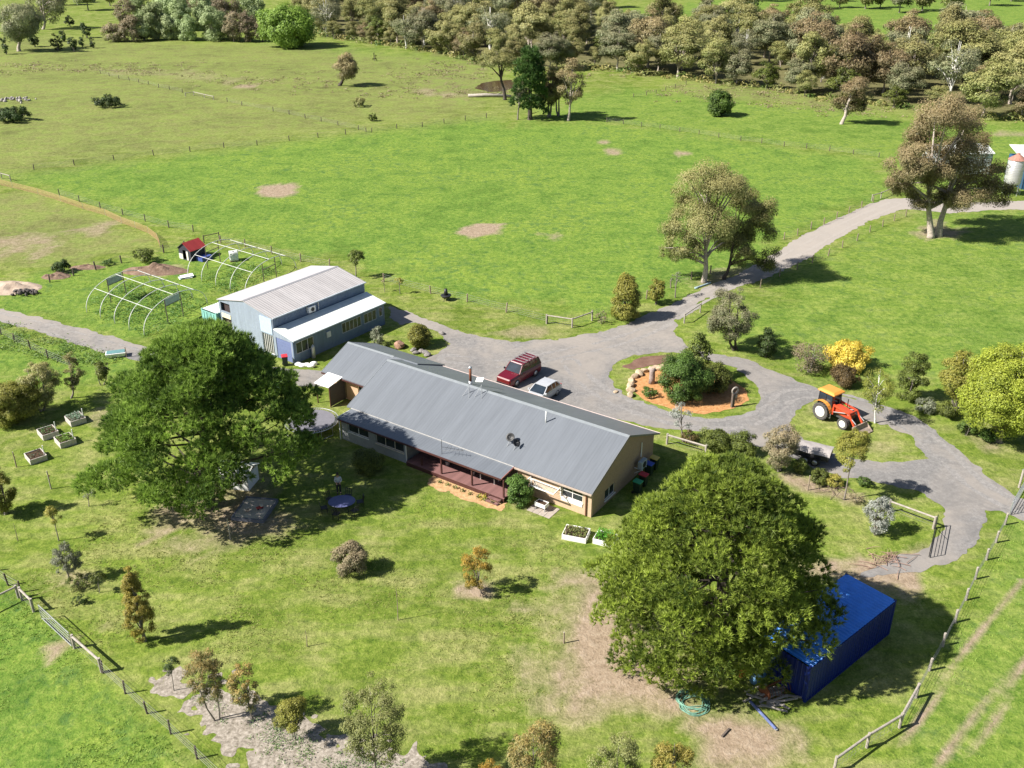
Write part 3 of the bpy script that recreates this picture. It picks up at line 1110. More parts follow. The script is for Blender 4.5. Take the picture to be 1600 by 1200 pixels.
# ---------------------------------------------------------------- metal shed
SA = at(461, 569)
shed = thing('metal_shed', 'tall pale blue metal shed with gable roof and white lean-to', 'shed', (SA.x, SA.y, 0), math.radians(52.6))
SHW = ribbed('zinc_wall_shaded', (.13, .19, .30), 0, .19, .45, .1, .12, .5, .8)  # darker and bluer than the gable: shade of the lean-to side painted in
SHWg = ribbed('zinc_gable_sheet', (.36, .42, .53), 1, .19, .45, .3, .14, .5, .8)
SHR = ribbed('zinc_roof_sheet', (.46, .44, .44), 0, .3, .5, .1, .14, .4, 1., c2=(.36, .32, .31))
SHRs = ribbed('smooth_roof_sheet', (.52, .49, .51), 0, .3, .5, .1, .06, .4, .2)
LEAN = ribbed('white_roof_sheet', (.72, .75, .72), 0, .2, .4, 0., .05, .4, .4)
SLN = 12.5
w0, w1, wr, w2 = 0, 2.75, 6.85, 11.0
ze, zl, zm, zr_ = 2.5, 3.05, 4.15, 5.0
wm = MB()
ops = [(.35, 2.6, .9, 2.1), (6.4, 9.1, 1.0, 2.1), (9.5, 11.3, 1.0, 2.1), (11.7, 12.2, 1.1, 2.1)]
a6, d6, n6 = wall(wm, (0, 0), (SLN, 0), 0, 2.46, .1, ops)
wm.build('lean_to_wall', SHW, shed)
for k, o_ in enumerate(ops):
    window(shed, a6, d6, n6, *o_, panes=(3, 5, 3, 1)[k], sill=False, frame=plain('grey_frame', (.5, .52, .55), .5), depth=.02)
wm = MB()
wall(wm, (SLN, 0), (SLN, w1), 0, 2.46, .1)
wm.prism([(SLN, .1, 2.462), (SLN, w1, 2.462), (SLN, w1, zl - .08), (SLN, .1, 2.47)], (0, 0, 0), (-.1, 0, 0))
wall(wm, (SLN, w1 + .002), (SLN, w2), 0, zm - .06, .1)
wm.prism([(SLN, w1, zm - .058), (SLN, w2, zm - .058), (SLN, wr, zr_ - .08)], (0, 0, 0), (-.1, 0, 0))
wm.build('gable_wall', SHWg, shed)
# front (left) gable with roller door, glazed bay and open bay
wm = MB()
opf = [(w2 - 2.6, w2 - .35, 0, 2.3)]
wall(wm, (0, w2), (0, w1 + 1.9), 0, zm - .06, .1, [(.25, 1.75, 0, 2.75), (.25, 1.75, 3.0, 3.95)])
wall(wm, (0, w1 + 1.9 - .002), (0, w1), 0, zm - .06, .1, [(.1, 1.8, .15, 2.2)])
wall(wm, (0, w1 - .002), (0, 0.1), 0, 2.46, .1, [(.25, 2.45, 0, 2.2)])
wm.prism([(0, .1, 2.462), (0, w1, 2.462), (0, w1, zl - .08), (0, .1, 2.47)], (0, 0, 0), (.1, 0, 0))
wm.prism([(0, w1, zm - .058), (0, w2, zm - .058), (0, wr, zr_ - .08)], (0, 0, 0), (.1, 0, 0))
wm.build('gable_wall', SHWg, shed)
p_ = MB()
p_.box(.05, .09, .3, 2.5, .02, 2.2)
p_.build('roller_door', ribbed('blue_roller_door', (.13, .17, .34), 2, .09, .5, 0, .1, .4, .8), shed)
window(shed, Vector((0, w1 + 1.9 - .002, 0)), Vector((0, -1, 0)), Vector((1, 0, 0)), .1, 1.8, .15, 2.2, panes=6, sill=False, frame=M['trim'], name='glazed_bay')
p_ = MB()
p_.box(-.06, -.012, w1 + .1, w1 + 1.85, 2.35, 4.0)
p_.build('sliding_door', plain('pale_blue_panel', (.42, .53, .66), .4, .06), shed)
p_ = MB()
p_.box(-.03, -.006, w2 - 1.7, w2 - .3, 2.3, 2.76)
p_.build('cream_panel', plain('cream_panel', (.72, .66, .45), .6), shed)
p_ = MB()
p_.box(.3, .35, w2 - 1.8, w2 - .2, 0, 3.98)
p_.build('bay_shade_sheet', M['dark_wall'], shed)  # dark sheet standing in for the shade inside the open bay
wm = MB()
wall(wm, (SLN, w2), (0, w2), 0, zm - .06, .1)
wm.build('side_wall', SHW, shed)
wm = MB()
wall(wm, (.1, w1), (SLN - .1, w1), zl - .15, zm - .06, .1)
wm.build('upper_wall', SHW, shed)
sr = roof_slab(shed, 'roof', -.12, SLN + .1, w1 - .12, zm, wr, zr_, SHR, .06)
roof_slab(shed, 'roof', -.12, SLN + .1, w2 + .12, zm, wr + .002, zr_, SHRs, .06)
roof_slab(shed, 'lean_to_roof', -.1, SLN + .1, -.15, 2.5, w1 - .11, zl, LEAN, .05)
rc = MB()
rc.prism([(-.13, wr - .2, zr_ - .03), (-.13, wr, zr_ + .04), (-.13, wr + .2, zr_ - .03), (-.13, wr, zr_ + .01)], (0, 0, 0), (SLN + .24, 0, 0))
rc.build('ridge_cap', plain('grey_ridge', (.3, .3, .32), .5), sr)
g_ = MB()
g_.box(-.1, SLN + .1, -.24, -.152, 2.4, 2.5)
g_.build('gutter', plain('blue_gutter', (.5, .56, .62), .5), shed)
g_ = MB()
g_.box(-.1, SLN + .1, w1 - .22, w1 - .124, zm - .1, zm)
g_.build('gutter', plain('blue_gutter', (.5, .56, .62), .5), shed)
m_ = MB()
m_.box(4.35, 5.25, w1 - .4, w1 - .01, 3.3, 3.9)
ac = m_.build('air_conditioner', M['white'], shed, bevel=.02)
m_ = MB()
m_.lathe([(.22, 0), (.22, -.02), (.05, -.025)], 16, (4.85, w1 - .405, 3.6), 'y')
m_.build('fan_grille', M['black'], ac)
m_ = MB()
m_.tube([(5.9, w1 - .06, 3.15), (5.9, w1 - .06, 4.05)], .05, 7)
m_.build('downpipe', M['trim'], shed)
m_ = MB()
m_.box(4.25, 4.75, -.16, -.01, 1.35, 1.95)
m_.build('meter_box', plain('meter_grey', (.55, .58, .62), .5), shed)

# shipping containers
TEAL = ribbed('teal_container_sheet', (.2, .46, .42), 0, .28, .5, 0, .2, .4, 1., c2=(.32, .45, .4))
TEALY = ribbed('teal_container_end', (.22, .47, .43), 1, .28, .5, 0, .2, .4, 1.)


def container(name, label, loc, rz, L, W, HH, mat_x, mat_y, mat_roof):
    t = thing(name, label, 'container', loc, rz)
    def corr(o, d, n, ln, up, hgt_):
        b = MB()
        o, d, n, up = Vector(o), Vector(d), Vector(n), Vector(up)
        k = max(4, int(ln / .28))
        prof = []
        for i in range(k):
            s = ln * i / k
            w = ln / k
            prof += [(s, 0), (s + w * .3, 0), (s + w * .45, .035), (s + w * .85, .035)]
        prof.append((ln, 0))
        vs = []
        for s, e in prof:
            vs += [o + d * s + n * e, o + d * s + n * e + up * hgt_]
        b.add(vs, [(2 * i, 2 * i + 2, 2 * i + 3, 2 * i + 1) for i in range(len(prof) - 1)])
        return b
    for y0, s in ((.01, 1), (W - .01, -1)):
        corr((.06, y0, .1), (1, 0, 0), (0, s, 0), L - .12, (0, 0, 1), HH - .2).build('side_panel', mat_x, t)
    corr((L - .01, .06, .1), (0, 1, 0), (-1, 0, 0), W - .12, (0, 0, 1), HH - .2).build('end_panel', mat_y, t)
    for k in (0, 1):
        b = MB()
        b.box(0, .04, .08 + k * (W / 2 - .07), W / 2 - .01 + k * (W / 2 - .07), .15, HH - .13)
        dr = b.build('door', mat_y, t)
        b = MB()
        for q in (.3, .7):
            yy = .08 + k * (W / 2 - .07) + q * (W / 2 - .1)
            b.tube([(-.03, yy, .2), (-.03, yy, HH - .2)], .022, 6)
        b.build('lock_rod', mat_y, dr)
    b = MB()
    b.box(0.02, L - .02, .02, W - .02, HH - .09, HH - .06)
    b.build('floor_liner', mat_roof, t) if False else None
    corr((.03, .03, HH - .005), (1, 0, 0), (0, 0, -1), L - .06, (0, 1, 0), W - .06).build('roof', mat_roof, t)
    for x in (-.014, L - .126):
        for y in (-.014, W - .146):
            for z in (-.0, HH - .115):
                MB().box(x, x + .14, y, y + .16, z, z + .118).build('corner_casting', mat_y, t)
    b = MB()
    for x in (0, L - .1):
        for y in (0, W - .1):
            b.box(x - .012, x + .112, y - .012, y + .112, 0, HH - .062)
    for y in (-.012, W - .088):
        b.box(.12, L - .12, y, y + .1, HH - .16, HH - .063)
        b.box(.12, L - .12, y, y + .1, 0, .118)
    b.build('frame', mat_x, t)
    return t


q = shed.matrix_basis @ Vector((-.35, 11.25, 0))
container('shipping_container', 'faded teal shipping container standing against the end of the metal shed', q, math.radians(52.6), 6.06, 2.44, 2.6, TEAL, TEALY, plain('pale_teal_roof', (.55, .65, .58), .6, .15))
BLUE = ribbed('blue_container_sheet', (.005, .018, .15), 0, .28, .45, 0, .15, .4, .8)
BLUEY = ribbed('blue_container_end', (.005, .018, .15), 1, .28, .45, 0, .15, .4, .8)
c_r = at(1401, 938, 2.6)
c_b = at(1326, 893, 2.6)
c_n = at(1268, 1043, 2.6)
axl = (c_n - c_r)
Lc = axl.length
rzc = math.atan2(axl.y, axl.x)
Wc = (c_b - c_r).length
container('blue_container', 'deep blue shipping container in the shade of the pine', (c_r.x, c_r.y, 0), rzc + 0.0, Lc, -Wc if False else Wc, 2.6, BLUE, BLUEY, plain('blue_container_roof_skylit', (.06, .28, .85), .36, .1, 1.5))  # roof far lighter than the sides: sky light painted into its blue
blue_c = bpy.data.objects['blue_container']
# the long side runs from the right-hand corner towards the camera; keep the body on the far side of that edge
vx = Vector((math.cos(rzc), math.sin(rzc)))
vy = Vector((-math.sin(rzc), math.cos(rzc)))
if (c_b - c_r).xy.dot(vy) < 0:
    blue_c.location = (c_r.x - vy.x * Wc, c_r.y - vy.y * Wc, 0)

# right-hand edge: farm shed and silo behind the big gum
RS = at(1545, 288)
rs = thing('farm_shed', 'white farm shed glimpsed behind the crown of the large gum tree', 'shed', (RS.x - 6, RS.y + 6, 0), math.radians(4))
b = MB()
wall(b, (0, 0), (9, 0), 0, 3.4, .15, [(2, 5, 0, 2.8)])
wall(b, (9, 0), (9, 6), 0, 3.4, .15)
wall(b, (9, 6), (0, 6), 0, 3.4, .15)
wall(b, (0, 6), (0, 0), 0, 3.4, .15)
b.build('wall', ribbed('white_wall_sheet', (.66, .7, .74), 0, .2, .5, 0, .06, .4, .5), rs)
b = MB()
b.box(2.05, 4.95, .05, .1, 0.02, 2.8)
b.build('door', M['grey_wall'], rs)
roof_slab(rs, 'roof', -.2, 9.2, -.2, 3.42, 3, 4.4, LEAN)
roof_slab(rs, 'roof', -.2, 9.2, 6.2, 3.42, 3.002, 4.4, LEAN)
SI = at(1577, 304)
si = thing('silo', 'galvanised grain silo with rusty conical top on steel legs', 'silo', (SI.x, SI.y, 0), 0)
b = MB()
b.lathe([(.2, .9), (1.2, 1.9), (1.22, 1.95), (1.22, 5.4), (1.2, 5.45)], 24)
b.build('barrel', ribbed('silo_sheet', (.6, .6, .62), 2, .25, .4, .5, .1, .5, .6), si, True)
b = MB()
b.lathe([(1.32, 5.4), (1.3, 5.46), (.25, 6.2), (.25, 6.35), (.05, 6.4)], 24)
b.build('cone_roof', plain('rusty_cone', (.36, .17, .13), .7, .2), si)
for k in range(6):
    a_ = k * PI / 3
    b = MB()
    b.tube([(1.17 * math.cos(a_), 1.17 * math.sin(a_), 0), (1.17 * math.cos(a_), 1.17 * math.sin(a_), 2.7)], .06, 6)
    b.build('leg', M['steel'], si)
b = MB()
b.tube([(1.36, -.4, 0), (1.36, -.4, 5.3)], .03, 5)
b.tube([(1.36, .1, 0), (1.36, .1, 5.3)], .03, 5)
for k in range(14):
    b.tube([(1.36, -.4, .3 + k * .36), (1.36, .1, .3 + k * .36)], .02, 4)
b.build('ladder', M['steel'], si)
b2 = at(1592, 302)
bs2 = thing('blue_shed', 'dark blue shed with white roof behind the silo', 'shed', (b2.x + 1.4, b2.y + 2.2, 0), math.radians(-4))
b = MB()
wall(b, (0, 0), (9, 0), 0, 4., .15, [(3, 6, 0, 3)])
wall(b, (9, 0), (9, 7), 0, 4., .15)
wall(b, (9, 7), (0, 7), 0, 4., .15)
wall(b, (0, 7), (0, 0), 0, 4., .15)
b.build('wall', ribbed('navy_wall_sheet', (.03, .1, .22), 0, .2, .5, 0, .06, .4, .5), bs2)
b = MB()
b.box(3.05, 5.95, .05, .1, .02, 3)
b.build('roller_door', plain('pale_door', (.5, .58, .62), .5), bs2)
roof_slab(bs2, 'roof', -.2, 9.2, -.3, 4.02, 7.3, 5.4, LEAN)

# chicken coop with red roof
ca, cb = at(281, 404), at(300, 409)
coop = thing('chicken_coop', 'small dark timber hen house with red metal roof', 'hen house', ca, ang(ca, cb))
b = MB()
wall(b, (0, 0), (2.2, 0), 0, 1.45, .06, [(.75, 1.35, .1, 1.3)])
wall(b, (0, 2.3), (0, 0.062), 0, 1.45, .06)
wall(b, (2.2, 2.3), (0.062, 2.3), 0, 1.45, .06)
wall(b, (2.2, 0.062), (2.2, 2.24), 0, 1.45, .06)
b.prism([(0.0, 0, 1.452), (2.2, 0, 1.452), (1.1, 0, 2.15)], (0, 0, 0), (0, .06, 0))
b.prism([(0.0, 2.24, 1.452), (2.2, 2.24, 1.452), (1.1, 2.24, 2.15)], (0, 0, 0), (0, .06, 0))
b.build('wall', plain('dark_boards', (.035, .035, .05), .8, .3), coop)
b = MB()
b.box(.02, .7, -.03, -.005, .05, .75)
b.box(1.4, 1.72, -.03, -.005, .05, 1.2)
b.build('pale_board', plain('white_boards', (.68, .66, .6), .7), coop)
b = MB()
b.par((2.4, -.15, 1.33), (-1.3, 0, .9), (0, 2.6, 0), (0, 0, .05))
b.build('roof', ribbed('red_roof_sheet', (.38, .045, .045), 1, .2, .5, 0, .12), coop)
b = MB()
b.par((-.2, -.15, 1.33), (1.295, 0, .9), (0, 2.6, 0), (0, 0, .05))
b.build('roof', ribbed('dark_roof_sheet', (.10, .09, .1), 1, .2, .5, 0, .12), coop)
b = MB()
b.box(2.35, 3.5, .6, 2.2, 0.02, .5)
o_ = b.build('nest_tub', plain('blue_tub', (.06, .09, .3), .5), coop)
# ---------------------------------------------------------------- vehicles
def paint(name, c, metal=.0, rough=.28):
    m, nt, bs = nodes_of(name)
    n = noise(nt, 2.5, 4, .6, objco(nt))
    nt.links.new(ramp(nt, n, [(.3, tuple(x * .85 for x in c)), (.7, c)]), bs.inputs['Base Color'])
    bs.inputs['Roughness'].default_value = rough
    bs.inputs['Metallic'].default_value = metal
    bs.inputs['Coat Weight'].default_value = .5
    return m


def loft(mb, rings, caps=True):
    n = len(rings[0])
    o = len(mb.v)
    for r in rings:
        mb.v += [tuple(p) for p in r]
    for i in range(len(rings) - 1):
        for k in range(n):
            mb.f.append((o + i * n + k, o + i * n + (k + 1) % n, o + (i + 1) * n + (k + 1) % n, o + (i + 1) * n + k))
    if caps:
        mb.f.append(tuple(o + k for k in range(n)))
        mb.f.append(tuple(o + (len(rings) - 1) * n + k for k in range(n)))


CARGLASS = glassmat('car_glass', (.012, .018, .026))


def wheel(parent, x, y, r, w, side, rimmat=None, tyremat=None, rr=.62):
    t = MB()
    prof = [(r * rr, -w / 2), (r * .9, -w / 2), (r, -w / 2 + .05 * r), (r, w / 2 - .05 * r), (r * .9, w / 2), (r * rr, w / 2)]
    t.lathe(prof, 22, (0, 0, 0), 'y')
    o = MB().build('wheel', None, parent) if False else None
    ty = t.build('wheel', tyremat or M['tyre'], parent, True)
    ty.location = (x, y, r)
    q = MB()
    q.lathe([(.02, side * (w * .3)), (r * .3, side * (w * .36)), (r * .35, side * (w * .3)), (r * rr * 1.02, side * (w * .42)), (r * rr * 1.02, side * (w * .51))], 18, (0, 0, 0), 'y')
    q.build('rim', rimmat or M['rim'], ty, True)
    return ty


def car(name, label, loc, rz, L, W, HT, pm_, hood, belt, ws0, ws1, rw1, rw0, rack=False, wr=.34):
    """x forward. ws0/ws1: windscreen foot/head, rw1/rw0: tailgate glass head/foot, measured from the centre"""
    t = thing(name, label, 'car', loc, rz)
    hw = W / 2
    b = MB()
    st = [(L / 2, .42, hood - .18, .78), (L / 2 - .12, .25, hood - .06, .9), (L / 2 - .55, .2, hood, .97), (ws0 + .05, .2, belt - .03, 1.), (0, .2, belt, 1.), (rw0 + .1, .2, belt, 1.), (-L / 2 + .25, .22, belt - .03, .97), (-L / 2 + .05, .28, belt - .1, .92), (-L / 2, .45, belt - .25, .86)]
    rings = []
    for x, zb, zt, k in st:
        w = hw * k
        rings.append([(x, -w * .9, zb), (x, -w, zb + .18), (x, -w, zt - .2), (x, -w * .9, zt), (x, w * .9, zt), (x, w, zt - .2), (x, w, zb + .18), (x, w * .9, zb)])
    loft(b, rings)
    body = b.build('body', pm_, t, False, .04)
    # roof and pillars
    wt = hw * .76
    b = MB()
    zr = HT
    loft(b, [[(ws1, -wt, zr - .05), (ws1, wt, zr - .05), (ws1, wt * .98, zr), (ws1, -wt * .98, zr)],
             [((ws1 + rw1) / 2, -wt * 1.03, zr - .02), ((ws1 + rw1) / 2, wt * 1.03, zr - .02), ((ws1 + rw1) / 2, wt, zr + .03), ((ws1 + rw1) / 2, -wt, zr + .03)],
             [(rw1, -wt, zr - .05), (rw1, wt, zr - .05), (rw1, wt * .98, zr), (rw1, -wt * .98, zr)]])
    rf = b.build('roof', pm_, t)
    wb = hw * .92
    b = MB()
    mids = [ws1 - (ws1 - rw1) * .42, rw1 + (ws1 - rw1) * .22]
    for s in (-1, 1):
        b.bar((ws0, s * wb, belt - .04), (ws1, s * wt, zr - .04), .07)
        b.bar((rw0, s * wb, belt - .04), (rw1, s * wt, zr - .04), .09)
        for xm in mids:
            b.bar((xm, s * wb, belt - .04), (xm - .03, s * wt, zr - .04), .09, .05)
    b.build('pillar', pm_, t)

    def pane(nm, pts):
        g = MB()
        ps = [Vector(p) for p in pts]
        n = (ps[1] - ps[0]).cross(ps[3] - ps[0]).normalized() * .02
        g.prism(ps, (0, 0, 0), n)
        g.build(nm, CARGLASS, t)
    e = .05
    pane('windscreen', [(ws0, -wb + e, belt - .03), (ws0, wb - e, belt - .03), (ws1 + .01, wt - e, zr - .05), (ws1 + .01, -wt + e, zr - .05)])
    pane('rear_window', [(rw0, wb - e, belt - .03), (rw0, -wb + e, belt - .03), (rw1 - .01, -wt + e, zr - .05), (rw1 - .01, wt - e, zr - .05)])
    xs = [(ws0 - .03, ws1 - .02), (mids[0], mids[0] - .03), (mids[1], mids[1] - .03), (rw0 + .03, rw1 + .02)]
    for s in (-1, 1):
        for (a0_, a1_), (c0_, c1_) in zip(xs[:-1], xs[1:]):
            pane('side_window', [(a0_, s * wb, belt - .02), (c0_, s * wb, belt - .02), (c1_, s * wt, zr - .05), (a1_, s * wt, zr - .05)][::s])
        m = MB()
        m.box(ws0 - .18, ws0 - .06, s * hw * 1.0 - (.16 if s < 0 else -.0), s * hw * 1.0 + (.16 if s > 0 else .0), belt - .02, belt + .14)
        m.build('mirror', M['black'] if rack else pm_, t)
        for x in (L * .3, -L * .29):
            wheel(t, x, s * (hw - .1), wr, .2, s)
        h = MB()
        h.box(L / 2 - .17, L / 2 - .05, s * hw * .62 - .14, s * hw * .62 + .14, hood - .26, hood - .12)
        h.build('headlight', plain('lamp_glass', (.8, .8, .78), .15), t)
        h = MB()
        h.box(-L / 2 - .012, -L / 2 + .12, s * hw * .74 - .09, s * hw * .74 + .09, belt - .34, belt - .1)
        h.build('tail_light', plain('red_lamp', (.45, .02, .015), .25), t)
    bp = MB()
    bp.box(L / 2 - .1, L / 2 + .03, -hw * .8, hw * .8, .3, .48)
    bp.box(-L / 2 - .03, -L / 2 + .1, -hw * .8, hw * .8, .35, .52)
    bp.build('bumper', M['black'], t)
    if rack:
        r = MB()
        for s in (-1, 1):
            r.bar((ws1 - .35, s * wt * .93, HT + .13), (rw1 + .05, s * wt * .93, HT + .13), .04)
            for q_ in (ws1 - .5, rw1 + .2, (ws1 + rw1) / 2):
                r.bar((q_, s * wt * .93, HT), (q_, s * wt * .93, HT + .12), .04)
        for q_ in np.linspace(ws1 - .37, rw1 + .07, 5):
            r.bar((q_, -wt * .93, HT + .14), (q_, wt * .93, HT + .14), .035)
        r.build('roof_rack', plain('rack_metal', (.45, .44, .44), .4, metal=.5), t)
        r = MB()
        r.box(ws1 - .08, ws1 + .03, -wt * .9, wt * .9, HT + .003, HT + .035)
        r.build('roof_visor', plain('pale_visor', (.7, .55, .55), .4), t)
    return t


car('red_car', 'dark red four-wheel drive with roof rack parked behind the farmhouse', (.66, 81.1, .012), math.radians(231), 4.75, 1.88, 1.78, paint('red_paint', (.13, .004, .012)), 1.02, 1.12, 1.0, .42, -2.0, -2.25, True, .37)
car('silver_car', 'silver hatchback parked beside the red four-wheel drive', (2.75, 77.15, .012), math.radians(234), 4.1, 1.7, 1.42, paint('silver_paint', (.62, .63, .66), .3), .86, .95, .95, .25, -1.3, -1.75, False, .3)

# tractor
ta, tb = at(1280, 655), at(1309, 669)
TH = ang(ta, tb)
lft = Vector((-math.sin(TH), math.cos(TH), 0))
tr = thing('tractor', 'orange farm tractor with cab and front loader on the grass verge', 'tractor', ta + lft * .92, TH)
ORG = paint('tractor_orange', (.62, .075, .03), 0, .4)
YEL = paint('tractor_yellow', (.72, .30, .05), 0, .45)
WR = plain('white_rim', (.78, .76, .7), .5, .06)


def lug_tyre(x, y, r, w, side):
    t = MB()
    prof = [(r * .58, -w / 2 * .8), (r * .85, -w / 2), (r * .95, -w / 2 * .9), (r * .95, w / 2 * .9), (r * .85, w / 2), (r * .58, w / 2 * .8)]
    t.lathe(prof, 26, (0, 0, 0), 'y')
    nl = 20
    for k in range(nl * 2):
        a = 2 * PI * (k / 2) / nl
        s = 1 if k % 2 else -1
        c, s_ = math.cos(a), math.sin(a)
        rad = Vector((c, 0, s_))
        tan = Vector((-s_, 0, c))
        t.par(rad * r * .94 + Vector((0, s * w * .03, 0)) - tan * r * .03, Vector((0, s * w * .45, 0)) + tan * r * .12, tan * r * .06, rad * r * .06)
    o = t.build('wheel', plain('tractor_tyre', (.075, .07, .068), .85, .2), tr)
    o.location = (x, y, r)
    q = MB()
    q.lathe([(.03, side * w * .12), (r * .28, side * w * .12), (r * .34, side * w * .05), (r * .5, side * w * .3), (r * .6, side * w * .44), (r * .6, side * w * .5), (r * .57, side * w * .5)], 22, (0, 0, 0), 'y')
    q.build('rim', WR, o, True)


WB = 2.25
for s in (-1, 1):
    lug_tyre(0, s * .8, .8, .46, s)
    lug_tyre(WB, s * .72, .52, .34, s)
b = MB()
b.box(-.35, WB + .25, -.22, .22, .55, 1.0)
b.box(WB - .12, WB + .12, -.55, .55, .42, .62)
b.box(-.12, .12, -.6, .6, .68, .92)
b.build('chassis', plain('chassis_grey', (.06, .06, .06), .6), tr)
b = MB()
loft(b, [[(.95, -.4, .95), (.95, .4, .95), (.95, .4, 1.5), (.95, .28, 1.62), (.95, -.28, 1.62), (.95, -.4, 1.5)],
         [(2.3, -.36, .9), (2.3, .36, .9), (2.3, .36, 1.38), (2.3, .25, 1.48), (2.3, -.25, 1.48), (2.3, -.36, 1.38)],
         [(2.62, -.33, .9), (2.62, .33, .9), (2.62, .33, 1.25), (2.62, .22, 1.36), (2.62, -.22, 1.36), (2.62, -.33, 1.25)]])
bn = b.build('bonnet', ORG, tr, False, .04)
b = MB()
b.box(2.622, 2.65, -.25, .25, .95, 1.25)
b.build('grille', M['black'], bn)
for s in (-1, 1):
    b = MB()
    pts = []
    for k in range(9):
        a = math.radians(10 + k * 19)
        pts.append((.98 * math.cos(a), .98 * math.sin(a) + .8))
    for (x0, z0), (x1, z1) in zip(pts[:-1], pts[1:]):
        if x0 > -.75:
            b.par((x0, s * .52, z0), (0, s * .46, 0), (x1 - x0, 0, z1 - z0), (0, 0, .03))
    b.build('mudguard', YEL, tr)
b = MB()
cabx = (-.62, .85)
for x, xt in ((cabx[0], cabx[0] + .05), (.12, .12), (cabx[1], cabx[1] - .12)):
    for s in (-1, 1):
        b.bar((x, s * .62, 1.0), (xt, s * .6, 2.5), .06)
b.box(cabx[0], cabx[1], -.62, .62, .96, 1.06)
b.build('cab_frame', M['black'], tr)
for s in (-1, 1):
    for x0, x1 in ((cabx[0] + .06, .08), (.16, cabx[1] - .1)):
        b = MB()
        b.box(x0, x1, s * .6 - .008, s * .6 + .008, 1.1, 2.46)
        b.build('cab_window', CARGLASS, tr)
for x in (cabx[0] + .03, cabx[1] - .06):
    b = MB()
    b.box(x - .008, x + .008, -.56, .56, 1.3, 2.46)
    b.build('cab_window', CARGLASS, tr)
b = MB()
loft(b, [[(cabx[0] - .12, -.74, 2.5), (cabx[1] + .14, -.74, 2.5), (cabx[1] + .14, .74, 2.5), (cabx[0] - .12, .74, 2.5)],
         [(cabx[0] - .14, -.76, 2.62), (cabx[1] + .16, -.76, 2.62), (cabx[1] + .16, .76, 2.62), (cabx[0] - .14, .76, 2.62)],
         [(cabx[0] + .1, -.55, 2.76), (cabx[1] - .08, -.55, 2.76), (cabx[1] - .08, .55, 2.76), (cabx[0] + .1, .55, 2.76)]])
b.build('cab_roof', YEL, tr, False, .04)
b = MB()
b.box(-.4, .1, -.25, .25, 1.05, 1.55)
b.box(-.45, -.32, -.25, .25, 1.5, 1.95)
b.build('seat', M['black'], tr)
b = MB()
for q_ in range(3):
    b.box(.45, .85, -.78, -.6, .42 + q_ * .24, .45 + q_ * .24)
b.bar((.44, -.7, .4), (.44, -.66, 1.05), .04)
b.bar((.86, -.7, .4), (.86, -.66, 1.05), .04)
b.build('steps', M['steel'], tr)
for s in (-1, 1):
    b = MB()
    b.bar((.95, s * .52, .8), (.98, s * .52, 1.75), .16, .12)
    b.build('loader_post', ORG, tr)
    b = MB()
    b.bar((.98, s * .55, 1.68), (2.55, s * .55, 1.5), .1, .16)
    b.bar((2.5, s * .55, 1.54), (3.35, s * .55, .42), .1, .16)
    la = b.build('loader_arm', ORG, tr)
    b = MB()
    b.tube([(1.0, s * .55, 1.05), (2.2, s * .55, 1.42)], .045, 8)
    b.tube([(2.2, s * .55, 1.55), (3.35, s * .55, .85)], .04, 8)
    b.build('ram', M['steel'], la)
b = MB()
b.bar((2.52, -.55, 1.5), (2.52, .55, 1.5), .1)
b.build('cross_tube', ORG, tr)
bk = MB()
pr_ = [(3.35, .25), (3.3, .7), (3.42, .72), (3.5, .32), (4.1, .1), (4.1, .06), (3.45, .1)]
bk.prism([(x, -.95, z) for x, z in pr_], (0, 0, 0), (0, 1.9, 0))
for s in (-.95, .92):
    bk.prism([(3.38, s, .3), (3.36, s, .7), (4.05, s, .1), (3.5, s, .12)], (0, 0, 0), (0, .03, 0))
bk.build('bucket', plain('worn_bucket', (.3, .24, .2), .6, .3, 4.), tr)
b = MB()
b.tube([(1.7, .3, 1.4), (1.7, .3, 2.3)], .04, 8)
b.build('exhaust', M['black'], tr)

# tandem trailer with load cover
tc = sum((at(x, y, 1.2) for x, y in ((1245, 698), (1256, 686.5), (1299, 697), (1290, 709))), Vector()) / 4
ra = ang(at(1245, 698, 1.2), at(1290, 709, 1.2))
tl = thing('trailer', 'dark tandem trailer with grey canvas cover beside the hedge row', 'trailer', (tc.x, tc.y, .012), ra)
b = MB()
wall(b, (-1.35, -.85), (1.35, -.85), .55, 1.0, .05)
wall(b, (1.35, .85), (-1.35, .85), .55, 1.0, .05)
wall(b, (1.35, -.8), (1.35, .8), .55, 1.0, .05)
wall(b, (-1.35, .8), (-1.35, -.8), .55, 1.0, .05)
b.box(-1.3, 1.3, -.8, .8, .5, .552)
b.build('tray', plain('black_tray', (.025, .025, .028), .5), tl)
b = MB()
ny_ = 9
pts = []
for i in range(6):
    for j in range(ny_):
        x = -1.42 + 2.84 * i / 5
        y_ = -.92 + 1.84 * j / (ny_ - 1)
        z = 1.12 + .16 * (1 - (y_ / .92) ** 2) + .02 * math.sin(i * 2.1 + j * 1.3)
        if j in (0, ny_ - 1):
            z -= .12
        pts.append((x, y_, z))
fs = [(i * ny_ + j, (i + 1) * ny_ + j, (i + 1) * ny_ + j + 1, i * ny_ + j + 1) for i in range(5) for j in range(ny_ - 1)]
b.add(pts, fs)
cv = b.build('canvas_cover', plain('grey_canvas', (.33, .3, .29), .8, .12), tl)
cv.modifiers.new('thick', 'SOLIDIFY').thickness = .02
for s in (-1, 1):
    for x in (-.38, .38):
        wheel(tl, x, s * .98, .33, .2, s)
    b = MB()
    b.box(-.8, .8, s * .98 - .12, s * .98 + .12, .7, .73)
    b.build('mudguard', M['black'], tl)
b = MB()
b.bar((-1.3, .5, .48), (-2.5, 0, .48), .08)
b.bar((-1.3, -.5, .48), (-2.5, 0, .48), .08)
b.tube([(-2.35, 0, 0), (-2.35, 0, .7)], .035, 6)
b.build('drawbar', M['black'], tl)

